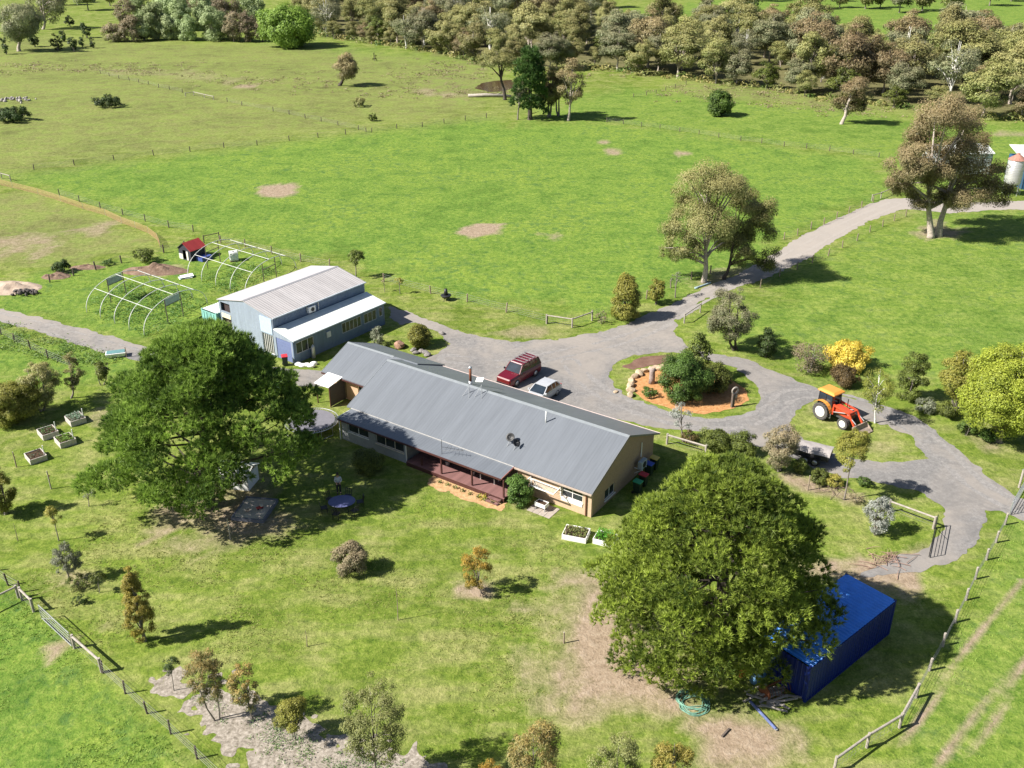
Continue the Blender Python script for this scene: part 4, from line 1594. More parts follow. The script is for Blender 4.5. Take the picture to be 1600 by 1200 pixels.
# ---------------------------------------------------------------- garden things
# trampoline
tp = at(487, 657, .8)
tm = thing('trampoline', 'round grey trampoline beside the end of the house', 'trampoline', (tp.x, tp.y, 0))
b = MB()
b.lathe([(1.95, .8), (1.95, .815), (.02, .81), (.02, .795)], 36)
b.build('mat', plain('trampoline_mat', (.17, .165, .19), .7, .08), tm)
b = MB()
n_ = 40
for k in range(n_):
    a0_, a1_ = 2 * PI * k / n_, 2 * PI * (k + 1) / n_
    b.tube([(2.25 * math.cos(a0_), 2.25 * math.sin(a0_), .8), (2.25 * math.cos(a1_), 2.25 * math.sin(a1_), .8)], .03, 6)
b.build('rim', M['steel'], tm)
b = MB()
for k in range(64):
    a0_ = 2 * PI * k / 64
    b.bar((1.94 * math.cos(a0_), 1.94 * math.sin(a0_), .805), (2.24 * math.cos(a0_), 2.24 * math.sin(a0_), .8), .03, .02)
b.build('spring', M['steel'], tm)
for k in range(4):
    a0_ = PI / 4 + k * PI / 2
    b = MB()
    b.tube([(2.25 * math.cos(a0_ - .25), 2.25 * math.sin(a0_ - .25), .8), (2.25 * math.cos(a0_ - .25), 2.25 * math.sin(a0_ - .25), .03), (2.25 * math.cos(a0_ + .25), 2.25 * math.sin(a0_ + .25), .03), (2.25 * math.cos(a0_ + .25), 2.25 * math.sin(a0_ + .25), .8)], .025, 6)
    b.build('leg', M['steel'], tm)

# garden table and chairs
gp = at(534, 783, .72)
gt = thing('garden_table', 'oval dark blue outdoor table in the pine shade', 'table', (gp.x, gp.y, 0), .12)
b = MB()
prof = [(.02, .7), (.98, .7), (1.0, .715), (.98, .73), (.02, .73)]
b.lathe(prof, 32)
o_ = b.build('table_top', plain('blue_table', (.10, .11, .24), .45, .1), gt)
o_.scale = (1, .82, 1)
for k in range(4):
    a_ = PI / 4 + k * PI / 2
    b = MB()
    b.tube([(.55 * math.cos(a_), .5 * math.sin(a_), .7), (.65 * math.cos(a_), .58 * math.sin(a_), 0)], .03, 6)
    b.build('leg', M['black'], gt)
ch0 = None
for k in range(6):
    a_ = .35 + k * PI / 3
    loc = Vector((gp.x + 1.35 * math.cos(a_), gp.y + 1.18 * math.sin(a_), 0))
    if ch0 is None:
        ch0 = thing('garden_chair', 'dark metal garden chair drawn up to the oval table', 'chair', loc, a_ + PI / 2, 'chairs around the garden table')
        MB().box(-.24, .24, -.24, .24, .41, .45).build('seat', M['black'], ch0)
        b = MB()
        for xx in (-.22, -.07, .07, .22):
            b.bar((xx, -.23, .46), (xx, -.3, .92), .03)
        b.bar((-.24, -.3, .92), (.24, -.3, .92), .04)
        b.build('backrest', M['black'], ch0)
        for xx in (-.2, .2):
            for yy in (-.2, .2):
                MB().tube([(xx, yy, .41), (xx * 1.1, yy * 1.1, 0)], .018, 6).build('leg', M['black'], ch0)
        cur = ch0
    else:
        cur = copy_tree(ch0)
        cur.location = loc
        cur.rotation_euler = (0, 0, a_ + PI / 2)

# sand pit
s0, s1, s2 = at(361, 813), at(412, 818), at(391, 780)
sp_ = thing('sand_pit', 'timber framed sand pit with pale sand under the pine', 'sand pit', s0, ang(s0, s1))
sw_, sl_ = (s1 - s0).length, (s2 - s0).length
b = MB()
for x0, x1, y0, y1 in ((0, sw_, 0, .14), (0, sw_, sl_ - .14, sl_), (0, .14, .142, sl_ - .142), (sw_ - .14, sw_, .142, sl_ - .142)):
    b.box(x0, x1, y0, y1, 0, .26)
b.build('frame', plain('blue_grey_sleeper', (.16, .165, .2), .8, .2), sp_)
b = MB()
nn = 16
vs, fs = [], []
for i in range(nn):
    for j in range(nn):
        x, y_ = .142 + (sw_ - .284) * i / (nn - 1), .142 + (sl_ - .284) * j / (nn - 1)
        vs.append((x, y_, .14 + .1 * float(vnoise(x * 2, y_ * 2, 5))))
for i in range(nn - 1):
    for j in range(nn - 1):
        fs.append((i * nn + j, (i + 1) * nn + j, (i + 1) * nn + j + 1, i * nn + j + 1))
b.add(vs, fs)
b.build('sand', loose('sand', (.36, .3, .25), (.52, .46, .4), (.62, .56, .5)), sp_, True)
for k, (x, y_, c, nm, lb, ct) in enumerate(((1.6, 1.5, (.45, .05, .04), 'toy_truck', 'small red toy truck lying in the sand pit', 'toy'), (.9, 1.0, (.55, .4, .3), 'toy_bucket', 'small tan toy bucket in the middle of the sand pit', 'toy'))):
    p = sp_.matrix_basis @ Vector((x, y_, .2))
    t_ = thing(nm, lb, ct, p, .6)
    if k == 0:
        MB().box(-.25, .25, -.13, .13, .06, .16).build('body', plain('toy%d' % k, c, .5), t_, bevel=.02)
        MB().box(.05, .22, -.12, .12, .161, .3).build('cab', plain('toy_cab', (.6, .55, .5), .5), t_, bevel=.02)
        for xx in (-.16, .16):
            for yy in (-.13, .13):
                MB().lathe([(.02, -.02), (.06, -.02), (.06, .02), (.02, .02)], 10, (xx, yy, .06), 'y').build('wheel', M['black'], t_)
    else:
        MB().lathe([(.1, 0), (.14, .22), (.12, .22), (.09, .02)], 14).build('bucket', plain('toy%d' % k, c, .5), t_, True)
        MB().tube([(-.13, 0, .22), (-.08, 0, .32), (.08, 0, .32), (.13, 0, .22)], .01, 5).build('handle', M['white'], t_)
# white cubby house half hidden under the pine
cu = at(368, 762)
cub = thing('cubby_house', 'small white playhouse half hidden under the left pine', 'playhouse', cu + Vector((-1.2, 0, 0)), math.radians(-12))
b = MB()
wall(b, (0, 0), (2.4, 0), 0, 1.3, .06, [(.3, .9, 0, 1.1), (1.4, 2.0, .5, 1.0)])
wall(b, (2.4, 0.0), (2.4, 1.8), 0, 1.3, .06)
wall(b, (2.34, 1.8), (0, 1.8), 0, 1.3, .06)
wall(b, (0, 1.74), (0, .06), 0, 1.3, .06)
b.build('wall', M['white'], cub)
b = MB()
b.par((-.15, -.15, 1.31), (2.7, 0, 0), (0, 1.05, .45), (0, 0, .04))
b.build('roof', M['white'], cub)
b = MB()
b.par((-.15, 1.95, 1.31), (2.7, 0, 0), (0, -1.048, .45), (0, 0, .04))
b.build('roof', M['white'], cub)

# raised vegetable beds
BEDW = plain('pale_bed_boards', (.5, .46, .42), .75, .15)


def leafy(n, r, h, seed, size=.12):
    rg = np.random.default_rng(seed)
    c = np.stack([rg.uniform(-r[0], r[0], n), rg.uniform(-r[1], r[1], n), rg.uniform(.0, h, n)], 1)
    return leaf_quads(c, np.stack([rg.normal(0, .5, n), rg.normal(0, .5, n), np.ones(n)], 1), size, .6, rg)


def leaf_quads(c, nrm, size, aspect, rg, hang=0.):
    """pointed leaves centred at c facing nrm, three vertices each"""
    n = len(c)
    nrm = nrm / (np.linalg.norm(nrm, axis=1, keepdims=True) + 1e-9)
    t = rg.normal(0, 1, (n, 3))
    if hang:
        t = t * (1 - hang) + np.array([0, 0, -1.]) * hang * 1.5
    t -= nrm * (t * nrm).sum(1, keepdims=True)
    t /= np.linalg.norm(t, axis=1, keepdims=True) + 1e-9
    b = np.cross(nrm, t)
    s = size * rg.uniform(.65, 1.35, (n, 1))
    V_ = np.stack([c - t * s * .5 - b * s * aspect * .5, c - t * s * .5 + b * s * aspect * .5, c + t * s * .5], 1).reshape(-1, 3)
    return V_


def crop(name, parent, r, h, z, n, c1, c2, seed, size=.14):
    V_ = leafy(n, r, h, seed, size)
    V_[:, 2] += z
    rn = np.repeat(np.random.default_rng(seed + 1).random(n), 3)
    m_ = fast_mesh(name, V_, 3, {'rnd': rn, 'tip': rn * 0})
    return tag(link(name, m_, leafmat(c1, c2), parent), kind='stuff')


def raised_bed(label, px, rz, L, W, hh, c1, c2, seed, stake=True, boards=None, h2=.25, n=260, size=.14):
    t = thing('raised_bed', label, 'garden bed', at(*px), rz)
    for x0, x1, y0, y1 in ((-L / 2, L / 2, -W / 2, -W / 2 + .05), (-L / 2, L / 2, W / 2 - .05, W / 2), (-L / 2, -L / 2 + .05, -W / 2 + .052, W / 2 - .052), (L / 2 - .05, L / 2, -W / 2 + .052, W / 2 - .052)):
        for k in range(2):
            MB().box(x0, x1, y0, y1, k * hh / 2 + .004, (k + 1) * hh / 2).build('side_board', boards or BEDW, t)
    MB().box(-L / 2 + .05, L / 2 - .05, -W / 2 + .05, W / 2 - .05, .02, hh - .08).build('soil', M['soil'], t)
    crop('vegetable_leaves', t, (L / 2 - .1, W / 2 - .1), h2, hh - .06, n, c1, c2, seed, size)
    if stake:
        MB().box(L * .25, L * .25 + .06, W / 2 - .12, W / 2 - .06, .02, hh + .75).build('stake', M['white'], t)
    return t


BR = ang(at(60, 672), at(73, 686))
GR1, GR2 = (.05, .13, .015), (.13, .26, .04)
raised_bed('pale timber raised bed with silvery plants nearest the hedge trees', (119, 659), BR, 1.5, 1.3, .5, (.06, .14, .05), (.3, .36, .3), 21)
raised_bed('pale timber raised bed with sparse seedlings and a white stake', (76, 680), BR, 1.5, 1.3, .5, (.03, .08, .02), (.1, .2, .05), 22, n=130)
raised_bed('pale timber raised bed full of bright green leaves', (103, 692), BR, 1.5, 1.3, .5, (.09, .2, .02), (.2, .36, .06), 23)
raised_bed('weathered raised bed in shade holding mostly bare soil', (57, 717), BR, 1.5, 1.3, .45, (.03, .06, .02), (.06, .1, .03), 24, n=40)
raised_bed('white raised bed of mixed seedlings by the corner of the house', (900, 838), math.radians(-18), 1.75, 1.35, .42, (.08, .14, .03), (.28, .3, .1), 25, False, M['trim'], .2, 300)
raised_bed('white raised bed crowded with bright leafy herbs near the right pine', (946, 846), math.radians(-24), 1.5, 1.2, .42, (.06, .2, .015), (.12, .34, .03), 26, False, M['trim'], .45, 520)

# wheelie bins


def bin_(label, p, rz, lid, group=None):
    t = thing('wheelie_bin', label, 'bin', p, rz, group)
    b = MB()
    loft(b, [[(-.22, -.24, .08), (.22, -.24, .08), (.22, .24, .08), (-.22, .24, .08)], [(-.28, -.3, .98), (.28, -.3, .98), (.28, .3, .98), (-.28, .3, .98)]])
    b.build('bin_body', plain('bin_green', (.012, .03, .02), .5), t, bevel=.02)
    MB().par((-.3, -.33, .982), (.6, 0, 0), (0, .66, .05), (0, 0, .06)).build('lid', lid, t, bevel=.02)
    for s in (-1, 1):
        MB().lathe([(.03, -.03), (.1, -.03), (.1, .03), (.03, .03)], 12, (s * .25, .27, .1), 'x').build('wheel', M['black'], t)
    return t


LID = {n: plain('lid_' + n, c, .45, .06) for n, c in dict(yellow=(.55, .42, .08), blue=(.03, .07, .36), red=(.42, .02, .03), green=(.02, .28, .12)).items()}
for nm, px in (('yellow', (1023, 715)), ('blue', (1015, 724)), ('red', (1006, 741)), ('green', (997, 752))):
    p = at(px[0], px[1], 1.03)
    bin_('wheelie bin with %s lid against the shaded gable wall' % nm, (p.x, p.y, 0), HR + PI / 2, LID[nm])
p = at(446, 571)
bin_('black wheelie bin with red lid by the blue roller door', p, .3, LID['red'])

# person standing behind the garden table with a remote control
PP = at(530, 771)


def skin_mesh(name, pts, edges, radii, mat, parent, root=0, sub=2):
    me_ = bpy.data.meshes.new(name)
    me_.from_pydata([tuple(p) for p in pts], edges, [])
    o = link(name, me_, mat, parent)
    sk = o.modifiers.new('skin', 'SKIN')
    sk.use_smooth_shade = True
    ly = me_.skin_vertices[0] if me_.skin_vertices else None
    if ly is None:
        bm = bmesh.new()
        bm.from_mesh(me_)
        bm.verts.layers.skin.verify()
        bm.to_mesh(me_)
        bm.free()
        ly = me_.skin_vertices[0]
    for i, r in enumerate(radii):
        r = (r, r) if not hasattr(r, '__len__') else r
        ly.data[i].radius = r
        ly.data[i].use_root = (i == root)
    sb = o.modifiers.new('sub', 'SUBSURF')
    sb.levels = sub
    sb.render_levels = sub
    return o


pe = thing('person', 'person in pale grey shirt and dark trousers standing behind the oval table', 'person', PP, math.radians(190))
SKIN = plain('skin', (.5, .3, .22), .6, .05)
SHIRT = plain('pale_shirt', (.52, .53, .57), .8, .08)
TROU = plain('dark_trousers', (.025, .026, .032), .8, .1)
# x = side, y = back to front (facing +y), body one continuous surface
jp = [(0, 0, .95), (0, .0, 1.15), (0, .0, 1.38), (0, .01, 1.5), (0, .03, 1.58), (0, .035, 1.66), (0, .03, 1.74)]
je = [(0, 1), (1, 2), (2, 3), (3, 4), (4, 5), (5, 6)]
jr = [(.15, .11), (.15, .105), (.16, .11), (.055, .055), (.07, .08), (.078, .092), (.06, .075)]
for s in (-1, 1):
    k = len(jp)
    jp += [(s * .18, 0, 1.42), (s * .25, -.02, 1.15), (s * .12, .2, 1.08), (s * .085, .25, 1.085)]
    je += [(2, k), (k, k + 1), (k + 1, k + 2), (k + 2, k + 3)]
    jr += [.062, .048, .036, .04]
    # four fingers and a thumb folded round the controller
    for q_ in range(4):
        kk = len(jp)
        jp += [(s * (.075 - .0), .285, 1.115 - q_ * .018), (s * .045, .30, 1.115 - q_ * .018)]
        je += [(k + 3, kk), (kk, kk + 1)]
        jr += [.010, .009]
    kk = len(jp)
    jp += [(s * .06, .26, 1.135)]
    je += [(k + 3, kk)]
    jr += [.011]
    k = len(jp)
    jp += [(s * .095, 0, .86), (s * .105, .015, .5), (s * .11, -.01, .1), (s * .12, .05, .045), (s * .125, .17, .03)]
    je += [(0, k), (k, k + 1), (k + 1, k + 2), (k + 2, k + 3), (k + 3, k + 4)]
    jr += [.095, .065, .045, .045, .035]
skin_mesh('body', jp, je, jr, SKIN, pe)
sp3 = [(0, 0, .93), (0, 0, 1.15), (0, 0, 1.4), (0, .0, 1.47)]
se = [(0, 1), (1, 2), (2, 3)]
sr3 = [(.175, .135), (.17, .125), (.18, .13), (.075, .075)]
for s in (-1, 1):
    k = len(sp3)
    sp3 += [(s * .185, 0, 1.425), (s * .255, -.02, 1.15), (s * .15, .16, 1.09)]
    se += [(2, k), (k, k + 1), (k + 1, k + 2)]
    sr3 += [.078, .066, .052]
skin_mesh('shirt', sp3, se, sr3, SHIRT, pe)
tp3 = [(0, 0, .97), (0, 0, .9)]
te = [(0, 1)]
tr3 = [(.168, .128), (.16, .125)]
for s in (-1, 1):
    k = len(tp3)
    tp3 += [(s * .098, 0, .82), (s * .107, .015, .5), (s * .11, -.01, .1)]
    te += [(1, k), (k, k + 1), (k + 1, k + 2)]
    tr3 += [.108, .08, .068]
skin_mesh('trousers', tp3, te, tr3, TROU, pe)
skin_mesh('hair', [(0, .0, 1.7), (0, -.01, 1.75), (0, .02, 1.785)], [(0, 1), (1, 2)], [(.085, .095), (.085, .095), (.05, .06)], plain('brown_hair', (.06, .045, .035), .8), pe, 1)
for s in (-1, 1):
    skin_mesh('shoe', [(s * .115, -.03, .04), (s * .12, .08, .045), (s * .125, .19, .035)], [(0, 1), (1, 2)], [.05, .052, .04], M['black'], pe)
    MB().lathe([(.001, -.012), (.012, -.004), (.012, .004), (.001, .012)], 8, (s * .032, .128, 1.665)).build('eye', M['black'], pe)
    MB().lathe([(.004, -.03), (.014, -.01), (.016, .012), (.004, .03)], 8, (s * .085, .03, 1.655)).build('ear', SKIN, pe)
MB().prism([(-.014, .118, 1.625), (.014, .118, 1.625), (.006, .125, 1.665), (-.006, .125, 1.665)], (0, 0, 0), (0, .02, 0)).build('nose', SKIN, pe)
MB().box(-.025, .025, .115, .122, 1.59, 1.6).build('mouth', plain('lips', (.35, .14, .12), .6), pe)
rc_ = thing('remote_control', 'small dark remote controller held by the person', 'controller', pe.matrix_basis @ Vector((0, .27, 1.08)), pe.rotation_euler.z)
MB().box(-.075, .075, -.04, .04, -.02, .025).build('case', M['black'], rc_, bevel=.01)
for s in (-1, 1):
    MB().tube([(s * .04, 0, .02), (s * .04, 0, .05)], .007, 6).build('stick', M['steel'], rc_)
# ---------------------------------------------------------------- polytunnel frames
PIPE = plain('pale_pipe', (.62, .62, .6), .5, .12)


def hoop_house(label, base, n, span, step, hh):
    t = thing('tunnel_frame', label, 'tunnel frame', base)
    sx = Vector(span)
    st = Vector(step)
    hp = None
    m = MB()
    pts = []
    for k in range(19):
        a = PI * k / 18
        pts.append(sx * (.5 - .5 * math.cos(a)) + Vector((0, 0, hh * math.sin(a) ** .8)))
    m.tube(pts, .042, 6)
    for k in range(n):
        if hp is None:
            hp = m.build('hoop', PIPE, t, True)
        else:
            share(hp, t, st * k)
    for f in (.5, .17, .83):
        a = math.acos(1 - 2 * f)
        p = sx * f + Vector((0, 0, hh * math.sin(a) ** .8))
        MB().tube([p, p + st * (n - 1)], .03, 6).build('purlin', PIPE, t)
    for k in (0, n - 1):
        b = MB()
        for f in (.36, .6):
            a = math.acos(1 - 2 * f)
            b.bar(st * k + sx * f, st * k + sx * f + Vector((0, 0, hh * math.sin(a) ** .8 - .05)), .08)
        b.bar(st * k + sx * .36 + Vector((0, 0, 2.0)), st * k + sx * .6 + Vector((0, 0, 2.0)), .07)
        b.build('end_frame', M['oldpost'], t)
    return t, sx, st


SPN = (4.1, 8.7, 0)
t1, sx1, st1 = hoop_house('bare pale-pipe tunnel frame over weedy beds beside the gravel lane', at(136, 489), 5, SPN, (2.1, -1.55, 0), 2.9)
for k in (0, 4):
    p = st1 * k + sx1 * .37
    MB().par(p + Vector((-.04, -.05, 2.02)), sx1 * .22, Vector((.03, -.015, 0)), (0, 0, .75)).build('end_panel', plain('grey_panel', (.42, .45, .47), .5), t1)
t2, sx2, st2 = hoop_house('bare tunnel frame standing behind the tall metal shed', at(294, 433), 5, SPN, (2.1, -1.55, 0), 2.9)
# white water cube
ip = at(366, 407)
ibc = thing('water_cube', 'white caged water tank on a pallet inside the tunnel frame', 'water tank', ip, math.radians(20))
MB().box(-.5, .5, -.55, .55, .14, 1.15).build('tank', M['white'], ibc, bevel=.06)
b = MB()
for z in (.3, .6, .9, 1.14):
    for s in (-1, 1):
        b.tube([(-.53, s * .58, z), (.53, s * .58, z)], .012, 5)
        b.tube([(s * .53, -.58, z), (s * .53, .58, z)], .012, 5)
for x in (-.53, 0, .53):
    for s in (-1, 1):
        b.tube([(x, s * .58, .12), (x, s * .58, 1.15)], .012, 5)
b.build('cage', M['steel'], ibc)
MB().box(-.52, .52, -.57, .57, 0, .13).build('pallet', M['post'], ibc)
MB().lathe([(.12, 1.14), (.12, 1.2), (.02, 1.21)], 12).build('cap', M['black'], ibc)


def rock_mesh(seed, r, flat=.7):
    bm = bmesh.new()
    bmesh.ops.create_icosphere(bm, subdivisions=2, radius=1)
    rg = random.Random(seed)
    dirs = [Vector((rg.gauss(0, 1), rg.gauss(0, 1), rg.gauss(0, 1))).normalized() for _ in range(9)]
    offs = [rg.uniform(.62, .95) for _ in dirs]
    for v in bm.verts:
        for d, o in zip(dirs, offs):
            e = v.co.dot(d)
            if e > o:
                v.co -= d * (e - o)
        v.co = Vector((v.co.x * r[0], v.co.y * r[1], v.co.z * r[2]))
    me_ = bpy.data.meshes.new('rock')
    bm.to_mesh(me_)
    bm.free()
    return me_


def rock(label, px, r, seed, mat, group=None, name='boulder'):
    o = link(name, rock_mesh(seed, r), mat)
    o.location = at(*px) + Vector((0, 0, r[2] * .55))
    o.rotation_euler = (0, 0, seed * 1.3)
    return tag(o, label, 'rock', group)


for i, px in enumerate(((984, 619), (986, 611), (985, 604), (987, 597), (991, 590), (998, 585), (1007, 581), (1017, 579), (1027, 577), (1036, 575), (1046, 573))):
    rock('pale sandstone boulder edging the mulched island bed', px, (.42 + .1 * (i % 3), .34, .3), 40 + i, M['rock'], 'boulders edging the island bed')
rock('large tawny boulder in the rockery beside the metal shed', (625, 543), (.85, .6, .5), 71, plain('tawny_rock', (.34, .2, .14), .9, .25, 2.5, bmp=.6, bscale=8.))
for i, px in enumerate(((650, 553), (658, 550), (664, 552), (646, 548), (690, 522), (668, 556))):
    rock('small grey stone edging the rockery by the yard', px, (.4, .3, .22), 80 + i, M['greyrock'], 'stones of the yard rockery')
rock('small pale stone set among the gravel at the island edge', (962, 613), (.35, .22, .12), 95, M['rock'])
# timber posts on the island
p = at(1018, 599)
lg = thing('log_post', 'thick upright bark-covered log standing in the orange mulch', 'log', p)
MB().tube([(0, 0, -.05), (.02, 0, .6), (0, .02, 1.2), (.01, 0, hgt(1018, 599, 574))], [.3, .27, .26, .25], 12).build('trunk', bark((.3, .24, .22)), lg, True)
MB().lathe([(.24, 0), (.22, .012), (.02, .014)], 14, (.01, 0, hgt(1018, 599, 574))).build('cut_face', plain('cut_wood', (.45, .34, .24), .8), lg)
p = at(1144, 636)
sg = thing('carved_post', 'dark timber post topped by a weathered ring on the island bed', 'post', p, .4)
MB().box(-.12, .12, -.12, .12, 0, 1.35).build('post', M['oldpost'], sg)
b = MB()
for k in range(18):
    a0_, a1_ = 2 * PI * k / 18, 2 * PI * (k + 1) / 18
    b.tube([(.3 * math.cos(a0_) + .12, 0, 1.62 + .3 * math.sin(a0_)), (.3 * math.cos(a1_) + .12, 0, 1.62 + .3 * math.sin(a1_))], .08, 6)
b.build('ring', M['greypost'], sg)
b = MB()
b.box(.0, .4, -.04, .04, .9, 1.15)
b.build('bracket', M['greypost'], sg)

# outdoor fire pot on the grass by the fence
p = at(697, 469)
fp = thing('fire_pot', 'black metal fire pot with flue on the grass by the paddock fence', 'fire pot', p)
MB().lathe([(.1, .3), (.45, .35), (.62, .6), (.6, .62), (.3, .66), (.02, .66)], 18).build('bowl', M['black'], fp, True)
MB().tube([(0, 0, .6), (0, 0, 1.35)], [.26, .16], 12).build('flue', M['black'], fp, True)
for k in range(3):
    a_ = k * 2.1
    MB().tube([(.2 * math.cos(a_), .2 * math.sin(a_), .35), (.5 * math.cos(a_), .5 * math.sin(a_), 0)], .03, 6).build('leg', M['black'], fp)

# hose coil
p = at(1083, 1098)
rg = np.random.default_rng(5)
pts = []
for k in range(260):
    a = k * 2 * PI / 26
    r = .72 + .22 * math.sin(k * .37) + .1 * math.sin(k * .11)
    pts.append((r * math.cos(a) + .08 * math.sin(k * .05), r * .95 * math.sin(a) + .08 * math.cos(k * .07), .03 + .05 * (k / 260) + .02 * math.sin(k * .9)))
hz = MB().tube(pts, .022, 6).build('garden_hose', plain('green_hose', (.16, .33, .25), .5, .15), None, True)
hz.location = p
tag(hz, 'loose coil of pale green hose on bare earth by the right pine', 'hose')

# clutter under the right pine
p = at(1160, 1056)
jc = thing('jerry_can', 'red jerry can at the foot of the right pine', 'jerry can', p, .5)
MB().box(-.2, .2, -.1, .1, 0, .42).build('can', plain('red_can', (.45, .02, .015), .4), jc, bevel=.03)
MB().tube([(-.12, 0, .43), (-.1, 0, .5), (.06, 0, .5), (.08, 0, .43)], .018, 6).build('handle', plain('red_can', (.45, .02, .015), .4), jc)
p = at(1183, 1064)
dr_ = thing('drum', 'blue plastic drum lying beside the red jerry can', 'drum', p + Vector((0, 0, .3)), .7)
MB().lathe([(.02, -.45), (.28, -.45), (.3, -.4), (.3, -.14), (.28, -.12), (.3, -.1), (.3, .1), (.28, .12), (.3, .14), (.3, .4), (.28, .45), (.02, .45)], 20, (0, 0, 0), 'x').build('barrel', plain('blue_drum', (.09, .2, .34), .45), dr_, True)
MB().lathe([(.05, .45), (.05, .48), (.01, .48)], 10, (0, 0, .16), 'x').build('bung', M['black'], dr_)


def stick_pile(name, label, px, n, L, r, seed, mat, cat, spread):
    t = thing(name, label, cat, at(*px))
    rg = random.Random(seed)
    for k in range(n):
        a = rg.uniform(-.7, .7) if cat == 'timber' else rg.uniform(0, PI)
        x, y = rg.gauss(0, spread), rg.gauss(0, spread * .7)
        z = .04 + .3 * math.exp(-(x * x + y * y) / spread ** 2) * rg.random()
        l = L * rg.uniform(.5, 1.2)
        d = Vector((math.cos(a), math.sin(a), rg.uniform(-.08, .12))) * l / 2
        c = Vector((x, y, z + abs(d.z)))
        m = MB()
        if cat == 'timber':
            m.bar(c - d, c + d, r * 2.4, r)
        else:
            m.tube([c - d, c + Vector((rg.uniform(-.1, .1), rg.uniform(-.1, .1), .05)), c + d], [r, r * .8, r * .4], 5)
        m.build('plank' if cat == 'timber' else 'branch', mat, t)
    return t


stick_pile('timber_pile', 'untidy heap of old grey planks at the near end of the blue container', (1200, 1092), 16, 1.6, .05, 3, M['greypost'], 'timber', .55)
stick_pile('branch_pile', 'heap of dry prunings on bare earth behind the blue container', (1386, 876), 34, 1.3, .025, 4, plain('dry_twigs', (.3, .19, .15), .9, .2), 'branches', .75)
stick_pile('brush_pile', 'small heap of dead brushwood in the bed by the trailer', (1300, 766), 26, 1.2, .02, 9, plain('dark_twigs', (.16, .11, .09), .9, .2), 'branches', .8)
hr = at(1215, 1080)
hk = thing('hay_rake', 'rusty old farm rake frame leaning at the end of the blue container', 'rake', hr, math.radians(30))
MB().bar((-1, 0, .8), (1, 0, .8), .08).build('beam', M['rust'], hk)
for k in range(9):
    x = -.9 + k * .22
    MB().tube([(x, 0, .8), (x, -.35, .75), (x, -.55, .35), (x, -.45, .02)], .014, 5).build('tine', M['rust'], hk)
for x in (-1.05, 1.05):
    MB().lathe([(.42, -.02), (.45, -.02), (.45, .02), (.42, .02)], 22, (x, 0, .45), 'x').build('wheel', M['rust'], hk)
pa, pb = at(1172, 1098), at(1212, 1141)
bl = thing('pole', 'long blue painted pole lying out from the foot of the right pine', 'pole', pa)
dv = pb - pa
MB().tube([(0, 0, .09), tuple(dv + Vector((0, 0, .09)))], .085, 8).build('shaft', plain('blue_pole', (.1, .13, .28), .5, .25), bl)
MB().lathe([(.1, 0), (.1, .02), (.02, .021)], 10, (dv.x, dv.y, .08)).build('end_plate', M['steel'], bl)
o = MB().bar((0, 0, .06), (.5, .55, .06), .1).build('offcut', M['oldpost'], None)
o.location = at(1128, 1152)
tag(o, 'short dark timber offcut lying on bare earth', 'timber')

# white sacks and drums by the shed, tub on stand, deck furniture
for i, (x, y) in enumerate(((466, 571), (473, 573), (480, 572), (487, 574), (491, 570))):
    o = link('sack', rock_mesh(110 + i, (.42, .3, .22)), M['white'], None, True)
    o.location = at(x, y) + Vector((0, 0, .13))
    tag(o, 'white plastic sack dumped by the corner of the metal shed', 'sack', 'sacks by the metal shed')
p = at(488, 553)
gb = thing('gas_bottle', 'grey gas bottle standing against the lean-to wall', 'gas bottle', shed.matrix_basis @ Vector((2.1, -.35, 0)))
MB().lathe([(.18, 0), (.2, .05), (.2, 1.1), (.14, 1.3), (.05, 1.36), (.05, 1.44), (.01, 1.45)], 16).build('cylinder', M['steel'], gb, True)
MB().tube([(0, 0, 1.4), (.1, 0, 1.45), (.12, .2, 1.5)], .015, 5).build('valve', M['black'], gb)
tb_ = thing('tub_stand', 'white laundry tub on short legs below the clothesline', 'tub', hl(-3.75, -.75), HR)
b = MB()
wall(b, (-.45, -.28), (.45, -.28), .32, .62, .04)
wall(b, (.45, .28), (-.45, .28), .32, .62, .04)
wall(b, (.45, -.24), (.45, .24), .32, .62, .04)
wall(b, (-.45, .24), (-.45, -.24), .32, .62, .04)
b.box(-.41, .41, -.24, .24, .3, .34)
b.build('tub', M['white'], tb_)
MB().box(-.405, .405, -.235, .235, .345, .56).build('soil', M['soil'], tb_)
for x in (-.38, .38):
    for y in (-.22, .22):
        MB().box(x - .03, x + .03, y - .03, y + .03, 0, .3).build('leg', M['steel'], tb_)
pv = thing('paving', 'small patch of concrete pavers under the laundry tub', 'paving', hl(-3.6, -.75), HR)
for i in range(4):
    for j in range(3):
        MB().box(-1.0 + i * .5, -.52 + i * .5, -.75 + j * .5, -.27 + j * .5, .005, .035 + .004 * ((i + j) % 3)).build('paver', plain('concrete_paver', (.36, .31, .27), .9, .15), pv, bevel=.01)
bn_ = thing('deck_bench', 'dark slatted bench on the maroon deck against the wall', 'bench', hl(-8.9, -.25, .402), HR)
for k in range(4):
    MB().box(-.7, .7, -.22 + k * .12, -.13 + k * .12, .42, .45).build('slat', M['black'], bn_)
for k in range(3):
    MB().box(-.7, .7, .28, .31, .56 + k * .14, .66 + k * .14).build('back_slat', plain('grey_slat', (.4, .4, .42), .6), bn_)
for x in (-.65, .65):
    MB().box(x - .03, x + .03, -.24, -.18, 0, .419).build('leg', M['trim'], bn_)
    MB().box(x - .03, x + .03, .315, .36, 0, 1.0).build('leg', M['trim'], bn_)
